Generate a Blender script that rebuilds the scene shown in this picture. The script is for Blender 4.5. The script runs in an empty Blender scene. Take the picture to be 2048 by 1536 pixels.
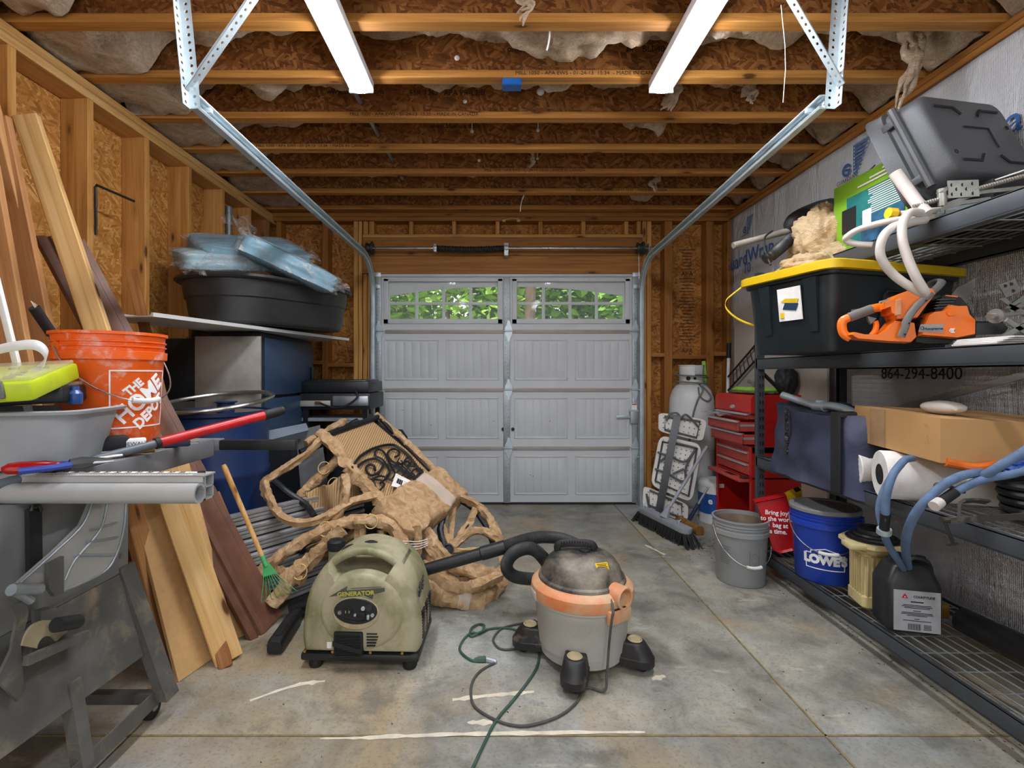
import bpy, bmesh, math, random
from mathutils import Vector as V, Matrix, noise
RN = random.Random(7)
F, CX, CY, H = 980., 990., 749., 1.2      # focal length and horizon of a 2048 x 1536 view, eye height
PI = math.pi
COL = bpy.context.scene.collection
def P(px, py, Y): return V(((px-CX)/F*Y, Y, H-(py-CY)/F*Y))
def PF(px, py, z=0.):
    Y = F*(H-z)/(py-CY); return V(((px-CX)/F*Y, Y, z))
def PX(px, py, X): return P(px, py, X*F/(px-CX))
def rot(ax, d): return Matrix.Rotation(math.radians(d), 4, ax)
def tr(*a): return Matrix.Translation(V(a[0]) if len(a) == 1 else V(a))
def fr(o, x, y):                            # frame with local X along x and local Y near y
    x = V(x).normalized(); z = x.cross(V(y)).normalized(); y = z.cross(x)
    m = Matrix((x, y, z)).transposed().to_4x4(); m.translation = V(o); return m
def cr(pts, k=6, closed=False):             # Catmull-Rom
    p = [V(a) for a in pts]; n = len(p); out = []
    for i in range(n if closed else n-1):
        if closed: a, b, c, d = p[(i-1) % n], p[i], p[(i+1) % n], p[(i+2) % n]
        else: a, b, c, d = p[max(i-1, 0)], p[i], p[i+1], p[min(i+2, n-1)]
        for j in range(k):
            t = j/k
            out.append(.5*((2*b)+(c-a)*t+(2*a-5*b+4*c-d)*t*t+(3*b-a-3*c+d)*t**3))
    if not closed: out.append(p[-1])
    return out
class MB:
    def __init__(s): s.v = []; s.f = []
    def add(s, vs, fs, M=None):
        o = len(s.v); s.v += [(M @ V(a)) if M is not None else V(a) for a in vs]
        s.f += [tuple(o+i for i in f) for f in fs]; return s
    def box(s, c, d, M=None, bev=0, seg=2):
        bm = bmesh.new(); bmesh.ops.create_cube(bm, size=1)
        for v in bm.verts: v.co = V((v.co.x*d[0], v.co.y*d[1], v.co.z*d[2]))
        if bev: bmesh.ops.bevel(bm, geom=bm.edges[:], offset=min(bev, min(d)*.49), segments=seg, affect='EDGES', profile=.5)
        T = tr(c) if M is None else M @ tr(c)
        bm.verts.index_update()
        s.add([v.co for v in bm.verts], [[v.index for v in f.verts] for f in bm.faces], T); bm.free(); return s
    def bb(s, lo, hi, M=None, bev=0):
        return s.box([(a+b)/2 for a, b in zip(lo, hi)], [abs(b-a) for a, b in zip(lo, hi)], M, bev)
    def tube(s, pts, r, n=8, closed=False, caps=True, M=None, sq=None):
        p = [V(a) for a in pts]; m = len(p); rr = r if isinstance(r, (list, tuple)) else [r]*m
        vs, fs = [], []; N = None
        for i in range(m):
            t = (p[(i+1) % m]-p[i-1]) if closed else (p[min(i+1, m-1)]-p[max(i-1, 0)])
            if t.length < 1e-9: t = V((0, 0, 1))
            t.normalize()
            if N is None:
                N = t.orthogonal() if abs(t.z) > .9 else V((0, 0, 1)); 
            N = (N-t*N.dot(t))
            if N.length < 1e-6: N = t.orthogonal()
            N.normalize(); B = t.cross(N)
            for k in range(n):
                a = 2*PI*k/n+(PI/n if sq else 0)
                c, q = math.cos(a), math.sin(a)
                if sq: c *= sq[0]; q *= sq[1]
                vs.append(p[i]+(N*c+B*q)*rr[i])
        for i in range(m if closed else m-1):
            j = (i+1) % m
            for k in range(n):
                l = (k+1) % n; fs.append((i*n+k, i*n+l, j*n+l, j*n+k))
        if caps and not closed: fs.append(tuple(range(n-1, -1, -1))); fs.append(tuple((m-1)*n+k for k in range(n)))
        return s.add(vs, fs, M)
    def lathe(s, prof, n=32, M=None, sx=1, sy=1, a0=0, a1=2*PI):
        vs, fs = [], []; full = abs(a1-a0-2*PI) < 1e-6; c = n if full else n+1
        for r, z in prof:
            for k in range(c):
                a = a0+(a1-a0)*k/n; vs.append((r*sx*math.cos(a), r*sy*math.sin(a), z))
        for i in range(len(prof)-1):
            for k in range(n):
                l = (k+1) % c; fs.append((i*c+k, i*c+l, (i+1)*c+l, (i+1)*c+k))
        if full:
            if prof[0][0] > 1e-4: fs.append(tuple(range(c-1, -1, -1)))
            if prof[-1][0] > 1e-4: fs.append(tuple((len(prof)-1)*c+k for k in range(c)))
        return s.add(vs, fs, M)
    def cyl(s, a, b, r, n=16): return s.tube([a, b], r, n)
    def prism(s, poly, d, M=None):
        n = len(poly); vs = [(x, y, 0) for x, y in poly]+[(x, y, d) for x, y in poly]
        fs = [tuple(range(n-1, -1, -1)), tuple(range(n, 2*n))]+[(i, (i+1) % n, n+(i+1) % n, n+i) for i in range(n)]
        return s.add(vs, fs, M)
    def loft(s, rings, caps=True, M=None):
        n = len(rings[0]); vs = [p for r in rings for p in r]; fs = []
        for i in range(len(rings)-1):
            for k in range(n):
                l = (k+1) % n; fs.append((i*n+k, i*n+l, (i+1)*n+l, (i+1)*n+k))
        if caps: fs.append(tuple(range(n-1, -1, -1))); fs.append(tuple((len(rings)-1)*n+k for k in range(n)))
        return s.add(vs, fs, M)
    def grid(s, nu, nv, f, M=None):
        vs = [f(i/nu, j/nv) for i in range(nu+1) for j in range(nv+1)]
        fs = [(i*(nv+1)+j, (i+1)*(nv+1)+j, (i+1)*(nv+1)+j+1, i*(nv+1)+j+1) for i in range(nu) for j in range(nv)]
        return s.add(vs, fs, M)
    def blob(s, c, r, sub=4, f=None, M=None):
        bm = bmesh.new(); bmesh.ops.create_icosphere(bm, subdivisions=sub, radius=1)
        bm.verts.index_update(); vs = []
        for v in bm.verts:
            d = v.co.normalized(); k = f(d) if f else 1
            vs.append(V(c)+V((d.x*r[0], d.y*r[1], d.z*r[2]))*k)
        s.add(vs, [[v.index for v in q.verts] for q in bm.faces], M); bm.free(); return s
def ring(w, d, z, r, k=4, cx=0, cy=0):      # rounded-rectangle ring
    out = []
    for sx, sy, a in ((1, 1, 0), (-1, 1, 90), (-1, -1, 180), (1, -1, 270)):
        for i in range(k+1):
            t = math.radians(a+90*i/k); out.append(V((cx+sx*(w/2-r)+r*math.cos(t), cy+sy*(d/2-r)+r*math.sin(t), z)))
    return out
def ground(o):
    while o.parent: o = o.parent
    return o
WI = {}
def put(name, mb, m, parent=None, ang=35, solid=0, sub=0):
    """link the collected shape as one mesh object; a part's points are in its thing's own space (world space for things made with thingw)"""
    vs = mb.v; org = V((0, 0, 0))
    if parent is None:
        lo = [min(v[i] for v in vs) for i in range(3)]; hi = [max(v[i] for v in vs) for i in range(3)]
        org = V(((lo[0]+hi[0])/2, (lo[1]+hi[1])/2, lo[2]))
    else:
        w = WI.get(ground(parent).name)
        if w is not None: vs = [w @ v for v in vs]
    me = bpy.data.meshes.new(name); me.from_pydata([v-org for v in vs], [], mb.f)
    bm = bmesh.new(); bm.from_mesh(me); bmesh.ops.recalc_face_normals(bm, faces=bm.faces[:]); bm.to_mesh(me); bm.free()
    me.polygons.foreach_set('use_smooth', [True]*len(me.polygons)); me.set_sharp_from_angle(angle=math.radians(ang))
    me.materials.append(m); o = bpy.data.objects.new(name, me); COL.objects.link(o); o.location = org
    if parent is not None: o.parent = parent
    if solid: md = o.modifiers.new('s', 'SOLIDIFY'); md.thickness = solid; md.offset = 0
    if sub: md = o.modifiers.new('b', 'SUBSURF'); md.levels = md.render_levels = sub
    if parent is None: WI[name_of(o)] = tr(-org)
    return o
def name_of(o): return o.name
def tag(o, label, cat, group=None, kind=None):
    o['label'] = label; o['category'] = cat
    if group: o['group'] = group
    if kind: o['kind'] = kind
    return o
def thing(name, label, cat, loc=(0, 0, 0), rz=0, group=None, M=None, kind=None):   # parts in local space
    o = bpy.data.objects.new(name, None); COL.objects.link(o); o.empty_display_size = .1
    if M is not None: o.matrix_world = M
    else: o.location = loc; o.rotation_euler = (0, 0, math.radians(rz))
    return tag(o, label, cat, group, kind)
def thingw(name, label, cat, loc=(0, 0, 0), group=None, kind=None):                # parts in world space
    o = thing(name, label, cat, loc, 0, group, None, kind); WI[o.name] = tr(-V(loc)); return o
def board(name, a, b, w, t, m, up=(0, 1, 0), parent=None, bev=.003, label=None, cat=None, group=None, kind=None):
    """a length of lumber from a to b (its grain runs along local Z); w is measured along `up`"""
    a, b = V(a), V(b); L = (b-a).length; z = (b-a)/L; x = V(up); x = (x-z*x.dot(z)).normalized(); y = z.cross(x)
    M = Matrix((x, y, z)).transposed().to_4x4(); M.translation = a
    mb = MB(); mb.box((0, 0, L/2), (w, t, L), bev=bev, seg=1)
    me = bpy.data.meshes.new(name); me.from_pydata(mb.v, [], mb.f); me.materials.append(m)
    o = bpy.data.objects.new(name, me); COL.objects.link(o)
    if parent is not None:
        w_ = WI.get(ground(parent).name); o.parent = parent; o.matrix_local = (w_ @ M) if w_ is not None else M
    else: o.matrix_world = M
    if label: tag(o, label, cat, group, kind)
    return o
_SH = None
def text(s, M, size, m, parent=None, name='printed_text', depth=.0006, sx=1, align='CENTER', bold=0):
    c = bpy.data.curves.new('t', 'FONT'); c.body = s; c.size = size; c.align_x = align; c.align_y = 'CENTER'; c.extrude = depth; c.resolution_u = 3
    c.offset = bold
    o = bpy.data.objects.new('t', c); COL.objects.link(o)
    bpy.context.view_layer.update()
    me = bpy.data.meshes.new_from_object(o.evaluated_get(bpy.context.evaluated_depsgraph_get()))
    bpy.data.objects.remove(o); bpy.data.curves.remove(c)
    mb = MB(); mb.add([v.co for v in me.vertices], [tuple(p.vertices) for p in me.polygons], M @ Matrix.Diagonal((sx, 1, 1, 1)))
    bpy.data.meshes.remove(me)
    return put(name, mb, m, parent)
def textmb(mb, s, M, size, sx=1, depth=.0006, align='CENTER', bold=0):
    o = text(s, M, size, MT['black'], None, 't', depth, sx, align, bold); off = o.location
    mb.add([v.co+off for v in o.data.vertices], [tuple(p.vertices) for p in o.data.polygons])
    me = o.data; bpy.data.objects.remove(o); bpy.data.meshes.remove(me); return mb
def clone(o, M=None, parent=None, label=None):
    c = o.copy(); COL.objects.link(c); c.parent = parent
    if M is not None: c.matrix_world = M
    if label: c['label'] = label
    for ch in list(o.children):
        d = ch.copy(); COL.objects.link(d); d.parent = c
        for g in ch.children:
            e = g.copy(); COL.objects.link(e); e.parent = d
    return c
# ---------------------------------------------------------------- materials
MT = {}
def lin(h):
    if not isinstance(h, str): return tuple(h)+(1,)
    c = [int(h[i:i+2], 16)/255 for i in (0, 2, 4)]
    return tuple(x/12.92 if x < .04045 else ((x+.055)/1.055)**2.4 for x in c)+(1,)
class NT:
    def __init__(s, name):
        s.m = bpy.data.materials.new(name); s.m.use_nodes = True; s.t = s.m.node_tree; s.n = s.t.nodes; s.n.clear()
        s.out = s.n.new('ShaderNodeOutputMaterial'); s.b = s.n.new('ShaderNodeBsdfPrincipled'); s.l(s.b.outputs[0], s.out.inputs[0])
        s.co = s.n.new('ShaderNodeTexCoord').outputs['Object']; MT[name] = s.m
    def l(s, a, b): s.t.links.new(a, b)
    def mapp(s, sc=(1, 1, 1), ro=(0, 0, 0), rnd=False, co=None):
        n = s.n.new('ShaderNodeMapping'); n.inputs['Scale'].default_value = sc; n.inputs['Rotation'].default_value = [math.radians(a) for a in ro]
        s.l(co or s.co, n.inputs[0])
        if rnd:
            oi = s.n.new('ShaderNodeObjectInfo'); k = s.n.new('ShaderNodeMath'); k.operation = 'MULTIPLY'; k.inputs[1].default_value = 37
            s.l(oi.outputs['Random'], k.inputs[0]); s.l(k.outputs[0], n.inputs['Location'])
        return n.outputs[0]
    def noise(s, co, sc=5, det=4, ro=.55, dist=0):
        n = s.n.new('ShaderNodeTexNoise'); n.inputs['Scale'].default_value = sc; n.inputs['Detail'].default_value = det
        n.inputs['Roughness'].default_value = ro; n.inputs['Distortion'].default_value = dist; s.l(co, n.inputs['Vector']); return n.outputs['Fac']
    def vor(s, co, sc=5, feat='F1', out='Color'):
        n = s.n.new('ShaderNodeTexVoronoi'); n.feature = feat; n.inputs['Scale'].default_value = sc; s.l(co, n.inputs['Vector']); return n.outputs[out]
    def ramp(s, f, stops):
        n = s.n.new('ShaderNodeValToRGB'); e = n.color_ramp.elements
        while len(e) < len(stops): e.new(.5)
        for q, (p, c) in zip(e, stops): q.position = p; q.color = lin(c)
        s.l(f, n.inputs[0]); return n.outputs[0]
    def step(s, f, a, b):
        n = s.n.new('ShaderNodeMapRange'); n.inputs[1].default_value = a; n.inputs[2].default_value = b; s.l(f, n.inputs[0]); return n.outputs[0]
    def math(s, op, a, b):
        n = s.n.new('ShaderNodeMath'); n.operation = op
        for i, x in enumerate((a, b)):
            if isinstance(x, (int, float)): n.inputs[i].default_value = x
            else: s.l(x, n.inputs[i])
        return n.outputs[0]
    def mix(s, f, a, b, mode='MIX'):
        n = s.n.new('ShaderNodeMix'); n.data_type = 'RGBA'; n.blend_type = mode
        if isinstance(f, (int, float)): n.inputs[0].default_value = f
        else: s.l(f, n.inputs[0])
        for i, x in ((6, a), (7, b)):
            if isinstance(x, (str, tuple)): n.inputs[i].default_value = lin(x) if isinstance(x, str) else x
            else: s.l(x, n.inputs[i])
        return n.outputs[2]
    def bump(s, h, k=.3, d=.01):
        n = s.n.new('ShaderNodeBump'); n.inputs['Strength'].default_value = k; n.inputs['Distance'].default_value = d
        s.l(h, n.inputs['Height']); s.l(n.outputs[0], s.b.inputs['Normal'])
    def fin(s, col, rough=.5, metal=0, spec=None):
        if isinstance(col, str): s.b.inputs['Base Color'].default_value = lin(col)
        else: s.l(col, s.b.inputs['Base Color'])
        if isinstance(rough, (int, float)): s.b.inputs['Roughness'].default_value = rough
        else: s.l(rough, s.b.inputs['Roughness'])
        s.b.inputs['Metallic'].default_value = metal
        if spec is not None: s.b.inputs['Specular IOR Level'].default_value = spec
        return s.m
def mk(name, c, rough=.5, metal=0, var=.12, sc=9, dirt=None, amt=.5, dsc=6, bump=0, bsc=60, spec=None, sheer=None):
    """a plain surface with uneven tone; `dirt` is a second colour in worn patches with a shape of their own"""
    t = NT(name); co = t.mapp(rnd=True)
    n = t.noise(co, sc, 5); d = tuple(max(0, x*(1-var*1.6)) for x in lin(c)[:3]); l = tuple(min(1, x*(1+var)) for x in lin(c)[:3])
    col = t.ramp(n, [(.3, d), (.7, l)])
    if dirt:
        f = t.step(t.noise(co, dsc, 8, .68, .4), 1-amt-.12, 1-amt+.16); col = t.mix(f, col, dirt)
    if bump: t.bump(t.noise(co, bsc, 4), bump, .004)
    r = t.math('ADD', t.math('MULTIPLY', n, .2), rough-.1)
    m = t.fin(col, r, metal, spec)
    if sheer is not None:
        t.b.inputs['Alpha'].default_value = sheer
    return m
def wood(name, a, b, c, knots=True, rough=.6, dirty=0):
    t = NT(name); co = t.mapp((1, 1, 1), rnd=True)
    oi = t.n.new('ShaderNodeObjectInfo').outputs['Random']
    w = t.noise(t.mapp((26, 26, 1.1), co=co), 1, 5, .6, 1.2)
    g = t.noise(t.mapp((160, 160, 3), co=co), 1, 3, .6)
    col = t.ramp(t.math('ADD', t.math('MULTIPLY', w, .75), t.math('MULTIPLY', g, .25)), [(.28, c), (.47, b), (.68, a)])
    col = t.mix(t.math('MULTIPLY', oi, .35), col, b, 'MULTIPLY') if dirty == 0 else col
    if knots:
        k = t.vor(t.mapp((8, 8, 2.6), co=co), 1.0, 'F1', 'Distance')
        col = t.mix(t.step(k, .12, .07), col, '4a2a10'); col = t.mix(t.math('MULTIPLY', t.step(k, .26, .1), .35), col, '6a3d17')
    if dirty: col = t.mix(t.math('MULTIPLY', t.step(t.noise(co, 7, 6, .7), .5, .7), dirty), col, '5d4a38')
    t.bump(g, .12, .003); return t.fin(col, rough, 0, .3)
def osb(name, plane, cols, sc=1.0):
    t = NT(name); co = t.mapp((sc, sc, sc))
    def lay(ang):
        ro = (0, ang, 0) if plane == 'XZ' else ((ang, 0, 0) if plane == 'YZ' else (0, 0, ang))
        s = {'XZ': (38, 6, 7), 'YZ': (6, 38, 7), 'XY': (38, 7, 6)}[plane]
        r = t.mapp((1, 1, 1), ro, co=co); wv = t.n.new('ShaderNodeVectorMath'); wv.operation = 'ADD'
        nz = t.n.new('ShaderNodeTexNoise'); nz.inputs['Scale'].default_value = 9; t.l(co, nz.inputs['Vector'])
        sc2 = t.n.new('ShaderNodeVectorMath'); sc2.operation = 'SCALE'; sc2.inputs['Scale'].default_value = .008; t.l(nz.outputs['Color'], sc2.inputs[0])
        t.l(r, wv.inputs[0]); t.l(sc2.outputs[0], wv.inputs[1])
        m = t.mapp(s, co=wv.outputs[0]); c = t.vor(m, 1); sep = t.n.new('ShaderNodeSeparateColor'); t.l(c, sep.inputs[0])
        return sep.outputs[0], sep.outputs[1]
    a, a2 = lay(15); b, b2 = lay(75); c, c2 = lay(-50)
    f1 = t.math('GREATER_THAN', a2, .55); f2 = t.math('GREATER_THAN', b2, .5)
    mx = t.n.new('ShaderNodeMix'); t.l(f1, mx.inputs[0]); t.l(b, mx.inputs[2]); t.l(a, mx.inputs[3])
    my = t.n.new('ShaderNodeMix'); t.l(f2, my.inputs[0]); t.l(c, my.inputs[2]); t.l(mx.outputs[0], my.inputs[3])
    fib = t.noise(t.mapp((90, 90, 90), co=co), 1, 4, .65)
    v = t.math('ADD', t.math('MULTIPLY', my.outputs[0], .62), t.math('MULTIPLY', fib, .5))
    col = t.ramp(v, [(.1, cols[0]), (.38, cols[1]), (.66, cols[2]), (.95, cols[3])])
    big = t.noise(co, 2.2, 3); col = t.mix(t.step(big, .35, .75), col, t.mix(.35, col, cols[0]))
    t.bump(v, .25, .003); return t.fin(col, .7, 0, .25)
# ---------------------------------------------------------------- shared materials
wood('pine', 'd8a763', 'bf8a48', '98672f'); wood('pine_pale', 'e3c08a', 'd2a869', 'b48549'); wood('pine_red', 'b98553', 'a06c3c', '7c4f28')
wood('joist_pine', 'd29a52', 'b57d3c', '8d5a26'); wood('cedar', 'cb9c69', 'b68453', '986b43'); wood('header_pine', 'b8813f', '9e692e', '7c4e20')
osb('osb_back', 'XZ', ['5a3110', '99612a', 'b47a38', 'c9975a'], 1.9); osb('osb_left', 'YZ', ['7a4818', 'b27836', 'c68e48', 'dcb070'], 1.9)
osb('osb_web', 'XZ', ['4a2610', '7c4a22', '9c6432', 'ba8650'], 1.9); osb('osb_deck', 'XY', ['3a2010', '6e4520', '8d6030', 'b58a50'])
mk('galv', 'c2ced3', .45, .6, .1, 12); mk('galv_dull', 'a4acb0', .5, .6, .12, 12); mk('steel', 'b5b5b2', .3, .95, .1, 20); mk('dark_steel', '4a4b4c', .45, .7, .15, 12)
mk('door_grey', 'c6cacc', .5, 0, .05, 3, 'a39d92', .12, 3); mk('door_strip', 'a89f95', .55, .1, .1, 6)
mk('black', '151515', .5); mk('black_print', '1c120b', .7); mk('faint_print', '17100a', .8); mk('white_plastic', 'e4e4e0', .45); mk('lamp_metal', 'eeeeee', .4)
mk('black_plastic', '1d1e20', .45, 0, .2, 8, '4c4a46', .28, 5); mk('rubber', '17181a', .65); mk('white_paper', 'eceae6', .7); mk('brass', 'b5924a', .35, .9)
mk('blue_print', '2f5f9e', .7); mk('grey_print', '6c6a68', .8); mk('white_print', 'f2f2f2', .6); mk('red_plastic', 'b3191c', .35); mk('yellow_print', 'e6c01c', .5)
def m_ins(n, a, b, c):
    t = NT(n); co = t.mapp(rnd=True)
    f = t.noise(co, 7, 8, .7, .8); h = t.noise(t.mapp((30, 30, 60), co=co), 1, 6, .7, 1.5)
    t.bump(t.math('ADD', h, f), .9, .02); return t.fin(t.ramp(t.math('ADD', t.math('MULTIPLY', f, .6), t.math('MULTIPLY', h, .4)), [(.3, c), (.5, b), (.66, a)]), .95, 0, .1)
m_ins('insulation', 'efdfca', 'd3bb9f', '977a5c'); m_ins('insulation_tan', 'f0dcbc', 'dcc096', 'b08a58')
def m_concrete():
    t = NT('concrete'); co = t.co
    n1 = t.noise(co, .9, 6, .6, .5); n2 = t.noise(co, 5, 8, .65, .3); n3 = t.noise(co, 90, 3, .6)
    col = t.ramp(n2, [(.3, '706f66'), (.48, '8f8d82'), (.7, 'a9a698')])
    col = t.mix(t.step(n1, .5, .68), col, t.ramp(n2, [(.3, '7c8080'), (.7, 'a9aeae')]))
    col = t.mix(t.math('MULTIPLY', t.step(t.noise(t.mapp(co=co, sc=(1, 1, 1), ro=(0, 0, 30)), 1.3, 7, .62, .6), .5, .7), .75), col, 'ad9160')
    col = t.mix(t.math('MULTIPLY', t.step(t.noise(t.mapp((1.6, 1.6, 1), (0, 0, 77), co=co), 2.4, 9, .7, .3), .53, .65), .6), col, '54534a')
    col = t.mix(t.math('MULTIPLY', t.step(t.noise(t.mapp((2.2, 9, 1), (0, 0, -18), co=co), 1.3, 7, .6, .5), .64, .72), .7), col, 'cfc8b4')
    col = t.mix(t.math('MULTIPLY', t.step(n3, .52, .72), .5), col, '5b5a52')
    t.bump(t.math('ADD', n2, t.math('MULTIPLY', n3, .4)), .15, .004)
    t.fin(col, t.ramp(n1, [(.3, (.4, .4, .4)), (.7, (.62, .62, .62))]), 0, .4)
m_concrete()
def m_wrap():
    t = NT('house_wrap'); co = t.co
    def lines(axis_scale):
        w = t.n.new('ShaderNodeTexWave'); w.inputs['Scale'].default_value = axis_scale[1]; w.bands_direction = axis_scale[0]; w.inputs['Distortion'].default_value = .4; t.l(co, w.inputs['Vector']); return w.outputs['Fac']
    wv = t.math('ADD', lines(('Y', 42)), lines(('Z', 42)))
    fold = t.noise(t.mapp((1, 2.2, .7), (25, 0, 0), co=co), 2.2, 5, .6, 1.2)
    col = t.mix(t.math('MULTIPLY', wv, .12), 'd3d5d8', 'aeb2b8'); col = t.mix(t.step(fold, .5, .8), col, 'c3c4c8')
    t.bump(t.math('ADD', t.math('MULTIPLY', fold, 2.2), t.math('MULTIPLY', wv, .06)), .6, .05); t.fin(col, .42, 0, .4)
m_wrap()
def m_glass(n, col='f4fbf8', alpha=.12, rough=.03):
    t = NT(n); t.fin(col, rough); t.b.inputs['Alpha'].default_value = alpha; t.b.inputs['Specular IOR Level'].default_value = .4
m_glass('glass', alpha=.08)
def m_emit(n, c, k):
    t = NT(n); t.fin(c, .4); t.b.inputs['Emission Color'].default_value = lin(c); t.b.inputs['Emission Strength'].default_value = k
m_emit('lamp_glow', 'f6f8ff', 62)
# ---------------------------------------------------------------- floor, walls, roof deck
XL, XR, YB, ZC, YF = -2.06, 2.17, 4.54, 2.695, -3.2
m = MB()
for x0, x1 in ((-2.3, 1.1-.004), (1.1+.004, 2.35)):
    for y0, y1 in ((YF, 1.63-.004), (1.63+.004, 4.75)): m.bb((x0, y0, -.12), (x1, y1, 0), bev=.004)
fl = tag(put('floor', m, MT['concrete']), 'stained grey concrete garage floor with saw-cut joints', 'floor', kind='structure')
mk('joint_dirt', '8a7a55', .9, 0, .25, 30); mk('chalk', 'd8d0bb', .9, 0, .15, 20)
def streak(pts, w, n):
    m = MB(); c = cr(pts, 8); vs = []
    for i, p in enumerate(c):
        d = (c[min(i+1, len(c)-1)]-c[max(i-1, 0)]).normalized(); s = V((-d.y, d.x, 0))
        k = w*(.35+.65*math.sin(PI*(i+.3)/(len(c)-.4)))*RN.uniform(.55, 1.25)
        vs += [p+s*k+V((0, 0, .0012)), p-s*k*RN.uniform(.5, 1.1)+V((0, 0, .0012))]
    m.add(vs, [(2*i, 2*i+1, 2*i+3, 2*i+2) for i in range(len(c)-1)]); o = put(n, m, MT['chalk'], fl); o['kind'] = 'structure'
m = MB(); m.bb((1.0965, YF, -.02), (1.1035, 4.6, .0006)); put('joint_fill', m, MT['joint_dirt'], fl)
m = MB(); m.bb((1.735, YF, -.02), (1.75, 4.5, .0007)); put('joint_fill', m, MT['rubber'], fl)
m = MB(); m.bb((-2.2, 1.6265, -.02), (2.2, 1.6335, .0006)); put('joint_fill', m, MT['joint_dirt'], fl)
for a in ([PF(640, 1478), PF(740, 1476), PF(900, 1470), PF(1130, 1466), PF(1290, 1465)],): streak(a, .012, 'dried_plaster')
for a in ([PF(905, 1400), PF(980, 1392), PF(1068, 1384)], [PF(935, 1446), PF(985, 1446)], [PF(500, 1402), PF(590, 1372), PF(650, 1363)], [PF(1305, 1360), PF(1330, 1352)], [PF(1290, 1090), PF(1330, 1110)]): streak(a, .016, 'plaster_smear')
# left wall
m = MB(); m.bb((-2.22, YF, 0), (-2.2, 4.7, 2.75)); wl = tag(put('wall_left', m, MT['osb_left']), 'open stud wall of flake board on the left', 'wall', kind='structure')
yk = [2.517+.4064*k for k in range(-14, 5)]
for y in yk: board('stud', (-2.13, y-.019, .04), (-2.13, y-.019, 2.60), .14, .038, MT['pine'], (1, 0, 0), wl)
for y in (4.48, 4.44): board('stud', (-2.13, y, .04), (-2.13, y, 2.6), .14, .038, MT['pine_red'], (1, 0, 0), wl)
board('sole_plate', (-2.13, YF, .019), (-2.13, 4.66, .019), .14, .038, MT['pine'], (1, 0, 0), wl)
for z in (2.619, 2.663): board('top_plate', (-2.128, YF, z), (-2.128, 4.66, z), .144, .042, MT['pine_pale'], (1, 0, 0), wl)
# back wall (door opening x -1.112..1.343, top 2.13)
m = MB(); m.bb((-2.2, 4.66, 0), (-1.13, 4.68, 3.06)); m.bb((1.36, 4.66, 0), (2.3, 4.68, 3.06)); m.bb((-1.13, 4.66, 2.13), (1.36, 4.68, 3.06))
wb = tag(put('wall_back', m, MT['osb_back']), 'stud wall of flake board around the garage door', 'wall', kind='structure')
def bx(px): return (px-CX)/F*YB
def vst(px0, px1, z0, z1, mat='pine'): board('stud', (bx((px0+px1)/2), 4.60, z0), (bx((px0+px1)/2), 4.60, z1), .12, (px1-px0)/F*YB, MT[mat], (0, 1, 0), wb)
for a, b in ((552, 562), (644, 656), (1329, 1345), (1413, 1428), (1455, 1470)): vst(a, b, .04, 2.62, 'header_pine')
for a, b in ((707, 716), (717, 724), (1285, 1293), (1294, 1303)): vst(a, b, .04, 2.62)
for a, b in ((726, 734), (735, 744), (1276, 1284)): vst(a, b, .04, 2.13)
for a, b in ((726, 736), (738, 748), (818, 826), (904, 912), (991, 999), (1077, 1085), (1163, 1171), (1249, 1257), (1274, 1282)): vst(a, b, 2.50, 2.62)
for z0, z1, n in ((2.47, 2.50, 'header_plate'), (2.30, 2.468, 'header'), (2.135, 2.298, 'header')):
    board(n, (bx(725), 4.60, (z0+z1)/2), (bx(1285), 4.60, (z0+z1)/2), .12, z1-z0, MT['header_pine' if n == 'header' else 'pine'], (0, 1, 0), wb)
for z in (2.642, 2.682, 2.722): board('top_plate', (-2.2, 4.60, z), (2.25, 4.60, z), .124, .038, MT['header_pine'], (0, 1, 0), wb)
for a, b, y in ((562, 644, 725), (656, 707, 730), (1303, 1329, 710), (1345, 1413, 714), (1428, 1455, 708)):
    z = H-(y-CY)/F*YB; board('blocking', (bx(a), 4.60, z), (bx(b), 4.60, z), .12, .036, MT['header_pine'], (0, 1, 0), wb)
board('sole_plate', (-2.2, 4.60, .02), (-1.12, 4.60, .02), .12, .038, MT['pine'], (0, 1, 0), wb); board('sole_plate', (1.35, 4.60, .02), (2.25, 4.60, .02), .12, .038, MT['pine'], (0, 1, 0), wb)
for y, s in ((548, 'APA'), (702, 'APA')):
    p = P(1374, y, 4.66); text(s, fr((p.x, 4.657, p.z), (1, 0, 0), (0, 0, 1)), .06, MT['black_print'], wb, 'panel_stamp')
m = MB()
for i in range(30):
    y = 500+i*6.4; p = P(1374, y, 4.66)
    if abs(y-548) < 8 or abs(y-702) < 8: continue
    w = RN.uniform(.06, .16); m.bb((p.x-w/2, 4.6565, p.z-.003), (p.x+w/2, 4.6585, p.z+.003))
put('panel_stamp', m, MT['black_print'], wb)
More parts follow.
